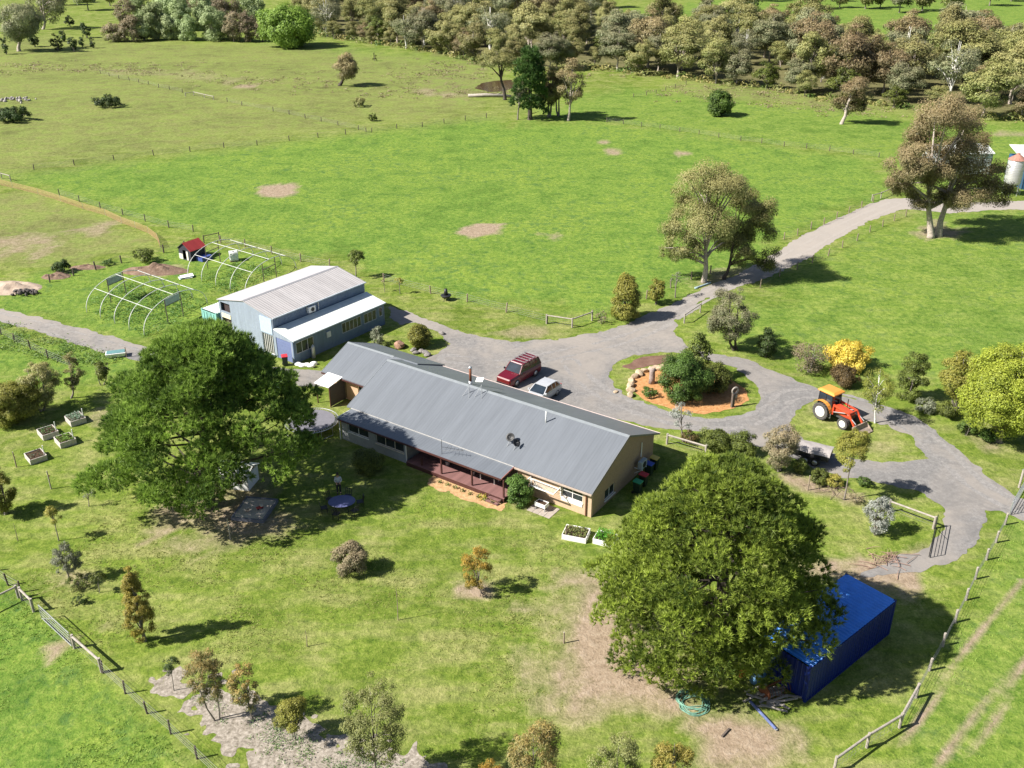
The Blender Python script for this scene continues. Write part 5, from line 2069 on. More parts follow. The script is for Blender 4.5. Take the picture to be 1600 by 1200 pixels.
for i, (x, lb) in enumerate(((-12.9, 'grey pot with dark plant beside the left verandah post'), (-10.4, 'pot with straggly plant in the middle of the deck'))):
    t = thing('pot_plant', lb, 'pot plant', hl(x, -.25, .402))
    MB().lathe([(.14, 0), (.2, .32), (.22, .34), (.2, .36), (.02, .34)], 16).build('pot', plain('grey_pot', (.25, .25, .27), .7), t, True)
    crop('leaves', t, (.22, .22), .4, .35, 60, (.03, .07, .02), (.09, .15, .05), 60 + i, .14)
# row of small plants in the mulch below the deck
for i in range(8):
    t = tag(crop('seedling', None, (.16, .16), .22, .0, 34, (.05, .09, .02), (.16, .2, .05), 130 + i, .12), 'small green plant in the mulch strip below the deck', 'plant', 'plants along the deck edge')
    t.location = hl(-12.2 + i * .72, -2.15, .012)
    t['kind'] = ''
    del t['kind']
t = tag(crop('yellow_plant', None, (.25, .25), .35, 0, 90, (.3, .3, .02), (.45, .4, .05), 145, .12), 'bright yellow-green plant beside the deck steps', 'plant')
t.location = hl(-8.15, -2.1, .012)
del t['kind']

# dirt mounds, rubble and stones in the left paddock


def mound(name, label, px, r, h, mat, seed, cat='mound'):
    n = 26
    vs, fs = [], []
    for i in range(n):
        for j in range(n):
            u, v = -1 + 2 * i / (n - 1), -1 + 2 * j / (n - 1)
            d = math.hypot(u, v)
            z = max(0, 1 - d) ** .7 * h * (.5 + float(vnoise(u * 4 + seed, v * 4, seed))) - .05
            vs.append((u * r[0], v * r[1], z))
    for i in range(n - 1):
        for j in range(n - 1):
            fs.append((i * n + j, (i + 1) * n + j, (i + 1) * n + j + 1, i * n + j + 1))
    o = MB().add(vs, fs).build(name, mat, None)
    o.location = at(*px)
    return tag(o, label, cat)


SOILB = loose('brown_soil', (.11, .07, .05), (.2, .135, .1), (.3, .22, .17), 2., 6., 1.)
mound('soil_mound', 'long brown heap of dug soil near the hen house', (243, 424), (4.2, 1.6), .9, SOILB, 3)
mound('soil_heap', 'low dark soil heap beside the round dark shrub', (88, 432), (1.8, 1.2), .5, SOILB, 5)
mound('soil_strip', 'low brown soil heap between two fence posts', (137, 418), (2.4, .9), .4, SOILB, 6)
mound('sand_heap', 'broad pale heap of sandy earth at the paddock edge', (12, 451), (4., 2.2), .8, loose('pale_earth', (.3, .22, .17), (.42, .33, .26), (.5, .41, .33)), 8)
for nm, lb, px, nn_, sp_r, sz, mt in (('rubble_pile', 'dark jumble of rubble and scrap beside the sandy heap', (40, 460), 26, .8, .32, plain('dark_rubble', (.1, .085, .08), .9, .5, 1.)), ('stone_pile', 'heap of pale bleached stones in the far paddock', (27, 157), 34, 2.2, .5, plain('bleached_stone', (.3, .275, .255), .9, .25, 1.))):
    t = thing(nm, lb, 'rubble', at(*px))
    rg = random.Random(nn_)
    base = [rock_mesh(200 + k, (1, .8, .7)) for k in range(4)]
    for k in range(nn_):
        o = link('stone', base[k % 4], mt, t)
        s = sz * rg.uniform(.5, 1.1)
        o.scale = (s, s, s)
        x, y = rg.gauss(0, sp_r), rg.gauss(0, sp_r * .6)
        o.location = (x, y, s * .3 + max(0, .35 - math.hypot(x, y) * .2))
        o.rotation_euler = (rg.random() * 3, rg.random() * 3, rg.random() * 3)
p = at(182, 557)
bt = thing('water_trough', 'white and teal trough in the long grass beside the lane', 'trough', p, .3)
b = MB()
loft(b, [[(-.8, -.35, .05), (.8, -.35, .05), (.8, .35, .05), (-.8, .35, .05)], [(-.95, -.5, .5), (.95, -.5, .5), (.95, .5, .5), (-.95, .5, .5)]])
b.build('tub', M['white'], bt, bevel=.05)
MB().box(-.85, .85, -.4, .4, .5, .54).build('cover', plain('teal_cover', (.12, .25, .26), .6), bt)
p = at(291, 434)
sh_ = thing('sheet_pile', 'white and teal sheets lying at the foot of the rear tunnel frame', 'sheets', p, .4)
for k in range(3):
    MB().par((-.8 + .1 * k, -.5, .03 + .07 * k), (1.5, .1 * k, .05), (-.1, .9, .04), (0, 0, .03)).build('sheet', (M['white'], plain('teal_cover', (.12, .25, .26), .6), M['white'])[k], sh_)
o = thing('fallen_log', 'pale fallen log lying beside the brown pond', 'log', at(765, 152))
MB().tube([(-5, 0, .4), (-1, .3, .45), (5, -.2, .3)], [.3, .42, .25], 8).build('trunk', plain('dead_wood', (.36, .32, .28), .85, .2), o, True)
MB().tube([(1, 0, .4), (3, 1.2, .9)], [.18, .06], 6).build('branch', plain('dead_wood', (.36, .32, .28), .85, .2), o, True)
o = thing('drain_pipe', 'pale blue length of pipe lying at the foot of the roadside gums', 'pipe', at(1087, 451))
MB().tube([(0, 0, .1), tuple(at(1110, 443) - at(1087, 451) + Vector((0, 0, .1)))], .1, 8).build('barrel', plain('pale_blue_pipe', (.4, .52, .58), .5), o)
MB().tube([(-.1, -.03, .1), (.15, .04, .1)], .13, 8).build('collar', plain('pale_blue_pipe', (.4, .52, .58), .5), o)

# ---------------------------------------------------------------- fences
_post = {}


def post_mesh(h, r, kind):
    k = (round(h, 2), r, kind)
    if k not in _post:
        m = MB()
        if kind == 'round':
            m.tube([(0, 0, -.05), (0, 0, h - .02), (0, 0, h)], [r, r, r * .8], 8)
        else:
            m.box(-r, r, -r, r, -.05, h)
        me_ = bpy.data.meshes.new('post')
        me_.from_pydata(m.v, [], m.f)
        _post[k] = me_
    return _post[k]


WIRE = plain('fence_wire', (.2, .2, .19), .6, .1)


def fence(label, pxs, h=1.05, r=.06, mat='oldpost', wires=(.25, .45, .65, .9), name='fence', wr=.009, kind='round', jit=.05, skip=()):
    P_ = [at(*p) for p in pxs]
    t = thing(name, label, 'fence', P_[0])
    rg = random.Random(len(pxs) * 7 + int(pxs[0][0]))
    mt = M[mat]
    for i, p in enumerate(P_):
        o = link('post', post_mesh(h, r, kind), mt if not _post[(round(h, 2), r, kind)].materials else None, t) if (round(h, 2), r, kind) in _post and False else None
        me_ = post_mesh(h, r, kind)
        key = mat + str(me_.name)
        if key not in _post:
            c = me_.copy()
            c.materials.append(mt)
            _post[key] = c
        o = bpy.data.objects.new('post', _post[key])
        COL.objects.link(o)
        o.parent = t
        o.location = p - P_[0]
        o.rotation_euler = (rg.gauss(0, jit * .6), rg.gauss(0, jit * .6), rg.random() * 3)
        o.scale = (1, 1, rg.uniform(.92, 1.08))
    for z in wires:
        m = MB()
        for i, (a, b) in enumerate(zip(P_[:-1], P_[1:])):
            if i in skip:
                continue
            m.tube([a - P_[0] + Vector((0, 0, z)), (a + b) / 2 - P_[0] + Vector((0, 0, z - .02)), b - P_[0] + Vector((0, 0, z))], wr, 4, False)
        m.build('wire', WIRE, t)
    return t


def brace(label, pxs, h=1.15, r=.08, mat='greypost', name='brace_rail', mesh=False):
    """strainer posts joined by a top rail"""
    P_ = [at(*p) for p in pxs]
    t = thing(name, label, 'fence rail', P_[0])
    for p in P_:
        MB().tube([(0, 0, -.05), (0, 0, h)], r, 8).build('post', M[mat], t).location = p - P_[0]
    for a, b in zip(P_[:-1], P_[1:]):
        MB().tube([a - P_[0] + Vector((0, 0, h - .12)), b - P_[0] + Vector((0, 0, h - .12))], r * .8, 8).build('rail', M[mat], t)
        m = MB()
        d = b - a
        for z in (.25, .5, .75):
            m.tube([a - P_[0] + Vector((0, 0, z)), b - P_[0] + Vector((0, 0, z))], .006, 4, False)
        if mesh:
            for q in np.linspace(0, 1, 9):
                m.tube([a - P_[0] + d * q + Vector((0, 0, .05)), a - P_[0] + d * q + Vector((0, 0, h - .2))], .005, 4, False)
        m.build('wire', WIRE, t)
    return t


def gate(label, a, b, h=1.15, mat=None, mesh=True):
    A, B = at(*a), at(*b)
    t = thing('gate', label, 'gate', A, ang(A, B))
    L = (B - A).length
    mt = mat or M['steel']
    m = MB()
    pts = [(0, 0, .12), (L, 0, .12), (L, 0, h), (0, 0, h), (0, 0, .12)]
    for p, q in zip(pts[:-1], pts[1:]):
        m.tube([p, q], .03, 6)
    m.build('gate_frame', mt, t)
    m = MB()
    for z in (.4, .65, .9):
        m.tube([(0, 0, z), (L, 0, z)], .012 if mesh else .02, 5)
    if mesh:
        for q in np.linspace(0, L, int(L / .25) + 2)[1:-1]:
            m.tube([(q, 0, .12), (q, 0, h)], .008, 4)
    m.build('infill', mt, t)
    m = MB()
    m.tube([(L * .02, 0, .14), (L * .5, 0, h - .02)], .018, 5)
    m.build('stay', mt, t)
    return t


fence('post and wire fence dividing the bright paddock from the dry left paddock', [(53, 265), (116, 258), (178, 250), (240, 243), (297, 237), (350, 231), (402, 227), (452, 220), (497, 215), (540, 210), (581, 207), (620, 201), (660, 198), (694, 193), (727, 188), (760, 184)], .95, .08)
fence('post and wire fence running up the dry paddock from the rail gates', [(355, 159), (378, 165), (427, 174), (452, 179), (477, 185), (502, 190), (528, 196), (560, 203), (572, 206)], .9, .08)
fence('faint far fence across the top of the dry paddock', [(157, 115), (171, 119), (186, 123), (202, 126), (217, 129), (232, 132), (248, 137), (265, 140), (285, 145)], .9, .08)
fence('post and wire fence between the pond trees and the roadside gums', [(948, 191), (974, 194), (1002, 198), (1031, 201), (1062, 206), (1092, 210), (1123, 215), (1157, 220), (1190, 224), (1225, 229), (1260, 232), (1296, 236), (1333, 241), (1373, 246)], .9, .07)
fence('short fence of weathered posts climbing to the woodland edge', [(990, 152), (1010, 149), (1025, 146), (1040, 142), (1055, 137), (1072, 132)], .9, .08)
fence('treated post fence between the bright paddock and the farm buildings', [(93, 305), (124, 315), (157, 326), (192, 336), (227, 346), (264, 356), (302, 362)], 1.0, .07)
fence('treated post fence behind the tunnel frames and metal shed', [(345, 380), (383, 386), (425, 397), (470, 409), (515, 418)], 1.05, .08, 'post')
fence('treated post fence from the metal shed towards the yard corner rails', [(600, 440), (673, 459), (730, 472), (791, 488), (855, 505)], 1.05, .08, 'post')
fence('treated post fence from the golden shrubs to the roadside gums', [(925, 498), (1010, 467), (1048, 450), (1080, 437), (1110, 427)], 1.05, .08, 'post')
fence('post fence along the far side of the gravel drive', [(1225, 374), (1246, 368), (1267, 358), (1287, 351), (1307, 342), (1326, 333), (1346, 324), (1364, 316)], 1., .07, 'post')
fence('post fence along the near side of the gravel drive', [(1188, 449), (1218, 432), (1245, 421), (1269, 411), (1294, 400), (1316, 387), (1339, 376), (1359, 363), (1379, 354), (1397, 345), (1415, 338)], 1., .07, 'post')
fence('dark post fence in front of the bottom left trees and bright grass', [(161, 1052), (196, 1084), (230, 1115), (267, 1147), (308, 1186), (352, 1228)], .98, .055)
fence('grey post fence curving round the lawn below the blue container', [(1405, 1137), (1430, 1090), (1452, 1048), (1473, 1010), (1492, 973), (1509, 938), (1524, 905), (1541, 875), (1556, 848), (1570, 820)], 1., .08, 'greypost')
fence('old post fence in long grass beside the gravel lane on the left', [(-20, 510), (2, 523), (23, 535), (48, 546), (75, 560), (110, 575)], 1.0, .07)
fence('old post fence past the soil heaps and dark shrubs', [(78, 441), (115, 431), (150, 422), (190, 411), (222, 402), (256, 395), (289, 388)], 1.05, .09)
fence('single post and wires at the corner of the bottom left paddock', [(-16, 893), (13, 915), (32, 926)], 1., .06)
brace('pair of timber rail panels at the yard corner', [(854, 506), (894, 512), (925, 501)], 1.1, .09, mesh=True)
brace('dark rail panel beside the hen house', [(319, 380), (343, 375)], 1.1, .07, 'oldpost')
brace('timber rail at the drive gateway beside the grey-green tree', [(1069, 505), (1094, 488)], 1.1, .08)
brace('pale rail panels meeting beside the far paddock gate', [(290, 151), (303, 149), (320, 153), (334, 156)], .9, .09)
brace('pale rail panel at the far left paddock corner', [(3, 279), (17, 283)], 1.0, .08)
brace('rail panel at the head of the gravel drive', [(1362, 314), (1376, 310), (1394, 302)], 1.0, .08)
brace('timber rail panel beside the mesh gate on the bottom left fence', [(35, 938), (53, 956)], 1.05, .09)
brace('timber rail between the mesh gate and the dark post fence', [(117, 1013), (159, 1050)], 1.05, .09)
brace('bent timber rails at the corner of the bottom right fence', [(1303, 1205), (1354, 1168), (1405, 1137), (1431, 1090)], 1.05, .085, mesh=True)
brace('pale timber rail running from the silver shrub to the open gate', [(1388, 800), (1458, 826)], 1.05, .09)
brace('timber rail running from the bins towards the olive shrubs', [(1042, 694), (1102, 712)], 1., .09)
brace('long rail crossing the corner of the bright bottom left paddock', [(-40, 968), (29, 934)], 1., .08)
gate('galvanised mesh gate in the bottom left fence', (66, 968), (113, 1012))
gate('half-open dark pipe gate beside the bare gravel track', (1461, 826), (1451, 872), 1.2, M['black'], False)
gate('pipe gate across the gravel drive at the right edge', (1577, 805), (1600, 765), 1.2, M['steel'], False)
o = thing('gate_post', 'tall pale gate post at the right edge of the drive', 'post', at(1592, 762))
MB().tube([(0, 0, -.05), (0, 0, 1.6)], .09, 8).build('post', M['greypost'], o)
MB().lathe([(.1, 0), (.1, .02), (.02, .022)], 10, (0, 0, 1.6)).build('cap', M['steel'], o)
for px, h_, lb in (((1262, 766), 1.3, 'single round post at the end of the mulch bed below the trailer'), ((360, 843), 1.75, 'lone slim post on the lawn below the sand pit'), ((80, 764), 1.6, 'short pole with a tap on the lawn by the raised beds'), ((881, 1005), .85, 'short grey post alone on the worn lawn'), ((884, 842), 1.1, 'round post beside the white raised beds'), ((198, 558), 1.1, 'leaning post beside the white trough'), ((26, 730), 1.4, 'dark post in the tree shade by the bare raised bed')):
    o = thing('garden_post', lb, 'post', at(*px))
    MB().tube([(0, 0, -.05), (.01, 0, h_ * .6), (0, 0, h_)], [.05, .048, .045], 8).build('shaft', M['post'] if h_ < 1.5 else M['greypost'], o)
    if 'tap' in lb:
        MB().tube([(0, 0, h_ - .45), (.16, 0, h_ - .4)], .04, 6).build('tap', M['rust'], o)
    else:
        MB().lathe([(.05, 0), (.04, .012), (.01, .014)], 8, (0, 0, h_)).build('top', M['greypost'], o)
for px, ty, lb in (((622, 969), 918, 'thin bare sapling cane in the middle of the lawn'), ((480, 1010), 985, 'short thin tree stake on the mown lawn'), ((28, 845), 818, 'thin bare cane sapling near the staked young tree')):
    o = thing('sapling_cane', lb, 'sapling', at(*px))
    hh = hgt(px[0], px[1], ty)
    MB().tube([(0, 0, 0), (.03, 0, hh * .5), (0, .02, hh)], [.03, .022, .01], 6).build('stem', M['post'], o)
    MB().tube([(.02, 0, hh * .55), (.16, .05, hh * .72)], [.01, .005], 4).build('twig', M['post'], o)
# orange barrier mesh round the bare paddock
OP = [at(*p) for p in ((-30, 283), (20, 294), (60, 304), (95, 315), (130, 327), (165, 337), (190, 349), (212, 357), (232, 365), (246, 376), (251, 388))]
of = thing('barrier_fence', 'orange mesh barrier fence curving round the grazed left paddock', 'fence', OP[0])
MESHM = plain('orange_mesh', (.5, .34, .17), .7, .1)
for p in OP:
    MB().tube([(0, 0, -.05), (0, 0, 1.05)], .025, 6).build('stake', M['steel'], of).location = p - OP[0]
for a, b in zip(OP[:-1], OP[1:]):
    m = MB()
    d = b - a
    o_ = a - OP[0]
    for z in np.arange(.1, .95, .14):
        m.bar(o_ + Vector((0, 0, z)), o_ + d + Vector((0, 0, z)), .012, .035)
    for q in np.linspace(0, 1, int(d.length / .3) + 2):
        m.bar(o_ + d * q + Vector((0, 0, .1)), o_ + d * q + Vector((0, 0, .92)), .012, .035)
    m.build('mesh_panel', MESHM, of)
# ---------------------------------------------------------------- trees and shrubs
PAL = dict(
    gum=((0.0651, 0.0775, 0.026), (.33, .35, .125), (.41, .37, .155)),
    gumolive=((0.0558, 0.0713, 0.0211), (.29, .32, .105), (.34, .31, .12)),
    gumgrey=((0.0589, 0.0744, 0.0341), (.27, .31, .155), (.32, .3, .17)),
    russet=((0.062, 0.062, 0.0285), (.28, .25, .115), (.37, .28, .15)),
    green=((0.031, 0.0713, 0.0112), (.17, .28, .055), None),
    bright=((0.093, 0.18, 0.0186), (.34, .5, .09), None),
    yellowgreen=((0.093, 0.127, 0.0136), (.42, .48, .056), (.46, .44, .065)),
    yellow=((.5, .38, .03), (.9, .76, .17), None),
    gold=((0.0713, 0.0899, 0.0136), (.32, .335, .06), (.42, .36, .08)),
    orange=((0.0868, 0.0899, 0.0174), (.36, .31, .06), (.5, .32, .05)),
    grey=((0.0806, 0.093, 0.0558), (.34, .36, .25), None),
    silver=((0.161, 0.174, 0.155), (.54, .56, .5), None),
    brown=((0.0558, 0.0434, 0.0161), (.25, .18, .07), None),
    pinkbrown=((0.0744, 0.0775, 0.0403), (.30, .275, .16), (.34, .26, .165)),
    olive=((0.0403, 0.057, 0.0112), (.21, .25, .05), None),
    dark=((0.0155, 0.0341, 0.00868), (.09, .14, .035), None),
    palewillow=((0.149, 0.205, 0.0744), (.48, .56, .28), None),
    rustytip=((0.0558, 0.0744, 0.0248), (.25, .28, .11), (.42, .27, .09)))
PALE_BARK, GREY_BARK, DARK_BARK, WHITE_BARK = (.42, .36, .31), (.22, .19, .165), (.07, .055, .045), (.7, .68, .64)


def theta_at(p):
    return math.atan2(H, math.hypot(p[0], p[1]))


def solve_h(happ, a, cf, th):
    lo, hi = .05, happ * 1.3
    for _ in range(40):
        h = (lo + hi) / 2
        b = cf * h / 2
        v = (h - b) * math.cos(th) + math.hypot(b * math.cos(th), a * math.sin(th))
        if v > happ * math.cos(th):
            hi = h
        else:
            lo = h
    return max(h, happ * .45)


def crown(a, b, zc, K, rcf, s, rg, cover=1.1, flat=.8, hang=0., aspect=.5, off=(0, 0), shape='ball', tipamt=.8, tall=.0, inner=.45, lobes=None):
    """leaf quads spread over K clumps inside an ellipsoid envelope"""
    d = rg.normal(0, 1, (K, 3))
    d /= np.linalg.norm(d, axis=1, keepdims=True)
    if b / max(zc, .01) < .62:
        d[:, 2] = np.where(d[:, 2] < -.5, -d[:, 2] * .6, d[:, 2])
    rad = rg.uniform(inner, .86, (K, 1))
    d = d / np.linalg.norm(d, axis=1, keepdims=True)
    c = d * rad
    if shape == 'cone':
        u = (c[:, 2:3] + 1) / 2
        c[:, :2] *= 1.35 * (1 - .75 * u)
    elif shape == 'vase':
        u = (c[:, 2:3] + 1) / 2
        c[:, :2] *= .45 + .75 * u
    elif shape == 'column':
        q = rg.uniform(-.9, .9, K)
        c[:, 2] = q
        k = np.sqrt(np.clip(1 - q * q, .12, 1))
        c[:, :2] = d[:, :2] / (np.linalg.norm(d[:, :2], axis=1, keepdims=True) + 1e-6) * rg.uniform(.2, .7, (K, 1)) * k[:, None]
    elif shape == 'umbrella':
        c[:, 2] = .15 + .7 * np.abs(c[:, 2]) - .25 * (c[:, 0] ** 2 + c[:, 1] ** 2)
    c = c * np.array([a, a, b]) + np.array([off[0], off[1], zc])
    rcs = rcf * min(a, b * 1.2) * rg.uniform(.6, 1.3, K)
    if lobes:
        cs, rs_ = [], []
        for (lx, ly, lz, lr) in lobes:
            m_ = max(4, int(11 * (1 if lr > 1.2 else .7)))
            for _ in range(m_):
                e = rg.normal(0, 1, 3)
                e /= np.linalg.norm(e)
                e[2] = e[2] * .8 + .12
                cs.append(np.array([lx, ly, lz]) + e * lr * rg.uniform(.4, .85) * np.array([1, 1, .8]))
                rs_.append(lr * rg.uniform(.26, .44))
        c, rcs, K = np.array(cs), np.array(rs_), len(cs)
    Vs, R, T, C = [], [], [], []
    for i in range(K):
        rc = rcs[i]
        n = int(cover * 4 * PI * rc * rc * (.6 + .4 * flat) / (s * s * aspect * .5))
        n = max(8, min(n, 1500))
        q = rg.normal(0, 1, (n, 3))
        q /= np.linalg.norm(q, axis=1, keepdims=True)
        od = c[i] - np.array([off[0] * .7, off[1] * .7, zc - b * .4])
        od = od / (np.linalg.norm(od) + 1e-6)
        keep = (q @ od) > rg.uniform(-.9, .35, n)
        q = q[keep]
        n = len(q)
        if n == 0:
            continue
        r_ = rc * (.3 + .95 * rg.random((n, 1)) ** .7)
        p = c[i] + q * r_ * np.array([1, 1, flat])
        p[:, 2] -= hang * rg.random(n) * rc * .5
        nr = q * .8 + od * .5 + rg.normal(0, .45, (n, 3)) + np.array([0, 0, .25])
        Vs.append(leaf_quads(p, nr, s, aspect, rg, hang))
        cl = rg.uniform(-.22, .22)
        R.append(np.clip(rg.random(n) * .75 + .12 + cl, 0, 1))
        T.append(np.clip((q[:, 2] * .5 + .35 + (p[:, 2] - zc) / b * .25 + rg.normal(0, .2, n)) * tipamt, 0, 1))
        C.append(c[i])
    V_ = np.concatenate(Vs)
    ok = V_.reshape(-1, 3, 3)[:, :, 2].min(1) > .02
    V_ = V_.reshape(-1, 3, 3)[ok].reshape(-1, 3)
    return V_, np.repeat(np.concatenate(R)[ok], 3), np.repeat(np.concatenate(T)[ok], 3), C


def skeleton(h, r0, C, rg, zfork, off=(0, 0), stems=1, nlimb=12, base_spread=.15, n=7, bend=.3, leans=None):
    m = MB()
    top = Vector((off[0], off[1], h))
    C = [Vector(c) for c in C]
    rg2 = random.Random(int(rg.integers(1e6)))
    rg2.shuffle(C)
    forks = []
    for k in range(stems):
        a = 2 * PI * k / max(1, stems) + rg2.random()
        bx = Vector((math.cos(a), math.sin(a), 0)) * (base_spread if stems > 1 else 0)
        f = Vector((off[0] * .45 + bx.x * 2.2, off[1] * .45 + bx.y * 2.2, zfork))
        tp_ = Vector((off[0] + bx.x * 4, off[1] + bx.y * 4, h * .86))
        mid = bx.lerp(f, .5) + Vector((rg2.uniform(-bend, bend), rg2.uniform(-bend, bend), 0)) * r0
        m.tube([bx + Vector((0, 0, -.1)), bx + Vector((0, 0, h * .02)), mid, f, f.lerp(tp_, .5), tp_], [r0 * 1.35, r0 * 1.05, r0 * .85, r0 * .7, r0 * .4, r0 * .12], n)
        forks.append((f, tp_))
    for i, c in enumerate(C[:nlimb]):
        f, tp_ = forks[i % len(forks)]
        t = rg2.uniform(0, .7)
        st = f.lerp(tp_, t)
        if st.z > c.z:
            st = Vector((f.x * .9, f.y * .9, min(f.z, max(c.z * .8, zfork * .55))))
        mid = st.lerp(c, .5) + Vector((0, 0, (c - st).length * .12))
        rr = r0 * (.5 - .3 * t)
        m.tube([st, mid, c], [rr, rr * .65, rr * .2], 5, False)
    return m


def tree_meshes(h, a, style, s, seed, off=(0, 0), pal='green', cf=.75, K=22, rcf=.38, cover=1.1, flat=.8, hang=0., aspect=.5, shape='ball', bk=GREY_BARK, stems=1, nlimb=12, r0=None, tipamt=.8, zfork=None, trans=.3, inner=.45, bend=.6, lobes=None, spread=.15):
    rg = np.random.default_rng(seed)
    b = cf * h / 2
    zc = h - b
    V_, R, T, C = crown(a, b, zc, K, rcf, s, rg, cover, flat, hang, aspect, off, shape, tipamt, inner=inner, lobes=lobes)
    c1, c2, tip = PAL[pal]
    cm = fast_mesh('crown', V_, 3, {'rnd': R, 'tip': T})
    cm.materials.append(leafmat(c1, c2, tip, trans))
    sk = skeleton(h, r0 or max(.02, h * .022), C, rg, zfork if zfork is not None else max(.12 * h, (1 - cf) * h * 1.05), off, stems, nlimb, spread, bend=bend)
    tm_ = bpy.data.meshes.new('trunk')
    tm_.from_pydata(sk.v, [], sk.f)
    tm_.materials.append(bark(bk))
    tm_.polygons.foreach_set('use_smooth', np.ones(len(tm_.polygons), bool))
    return tm_, cm


def place(name, label, cat, loc, meshes, rz=0., sc=1., group=None, names=('trunk', 'crown')):
    t = thing(name, label, cat, loc, rz, group)
    t.scale = (sc, sc, sc) if not hasattr(sc, '__len__') else sc
    for nm, m_ in zip(names, meshes):
        o = bpy.data.objects.new(nm, m_)
        COL.objects.link(o)
        o.parent = t
    return t


_seed = [300]


def leaf_size(dep, k=2.3):
    return min(.6, max(.09, k * dep / (F * .64)))


def T(name, label, bx, by, x0, x1, ty, pal='gum', k=1.5, cf=.72, cat='tree', group=None, lobes=None, **kw):
    """tree with a visible trunk: foot pixel, crown extent"""
    p = at(bx, by)
    dep = depth(p)
    th = theta_at(p)
    a = (x1 - x0) / 2 * dep / F
    happ = hgt(bx, by, ty)
    h = solve_h(happ, a, cf, th)
    zc = h * (1 - cf / 2)
    # sideways lean of the crown over its foot
    u = p.y * SP + (zc - H) * CP
    f = p.y * CP - (zc - H) * SP
    pxc = 800 + F * p.x / f
    off = (((x0 + x1) / 2 - pxc) * f / F * .9, 0)
    _seed[0] += 1
    kw['K'] = int(kw.get('K', 22) * 1.7)
    kw['rcf'] = kw.get('rcf', .36) * .78
    if lobes:
        rr = random.Random(_seed[0])
        wl = []
        for q_ in lobes:
            yy = p.y + rr.uniform(-.55, .55) * a
            d = ray(q_[0], q_[1])
            t_ = yy / d[1]
            wl.append((d[0] * t_ - p.x, yy - p.y, H + d[2] * t_, q_[2] * dep / F))
        kw['lobes'] = wl
    ms = tree_meshes(h, a * .92, None, leaf_size(dep, k), _seed[0], off, pal, cf, **kw)
    return place(name, label, cat, p, ms, group=group)


def B(name, label, x0, x1, y0, y1, pal='green', k=1.5, cat='shrub', group=None, **kw):
    """shrub leafy to the ground, given by its outline in the picture"""
    g = at((x0 + x1) / 2, (y0 + y1) / 2 + (y1 - y0) * .2)
    dep = depth(g)
    th = theta_at(g)
    a = (x1 - x0) / 2 * dep / F
    S = (y1 - y0) / 2 * dep / F
    b = math.sqrt(max(S * S - (a * math.sin(th)) ** 2, (.4 * a) ** 2)) / math.cos(th)
    zc = b * .85
    p = at((x0 + x1) / 2, (y0 + y1) / 2, zc)
    h = zc + b
    _seed[0] += 1
    kw['K'] = int(kw.get('K', 20) * 2.2)
    kw['rcf'] = kw.get('rcf', .42) * .68
    kw['cover'] = kw.get('cover', 1.3) * .95
    kw.setdefault('cf', min(1.1, 2 * b / h))
    kw.setdefault('spread', min(.15, .06 * a))
    ms = tree_meshes(h, a * .95, None, leaf_size(dep, k), _seed[0], (0, 0), pal, stems=1 if kw.get('shape') in ('cone', 'column') else 3, **kw)
    return place(name, label, cat, (p.x, p.y, 0), ms, group=group, names=('stem', 'foliage'))


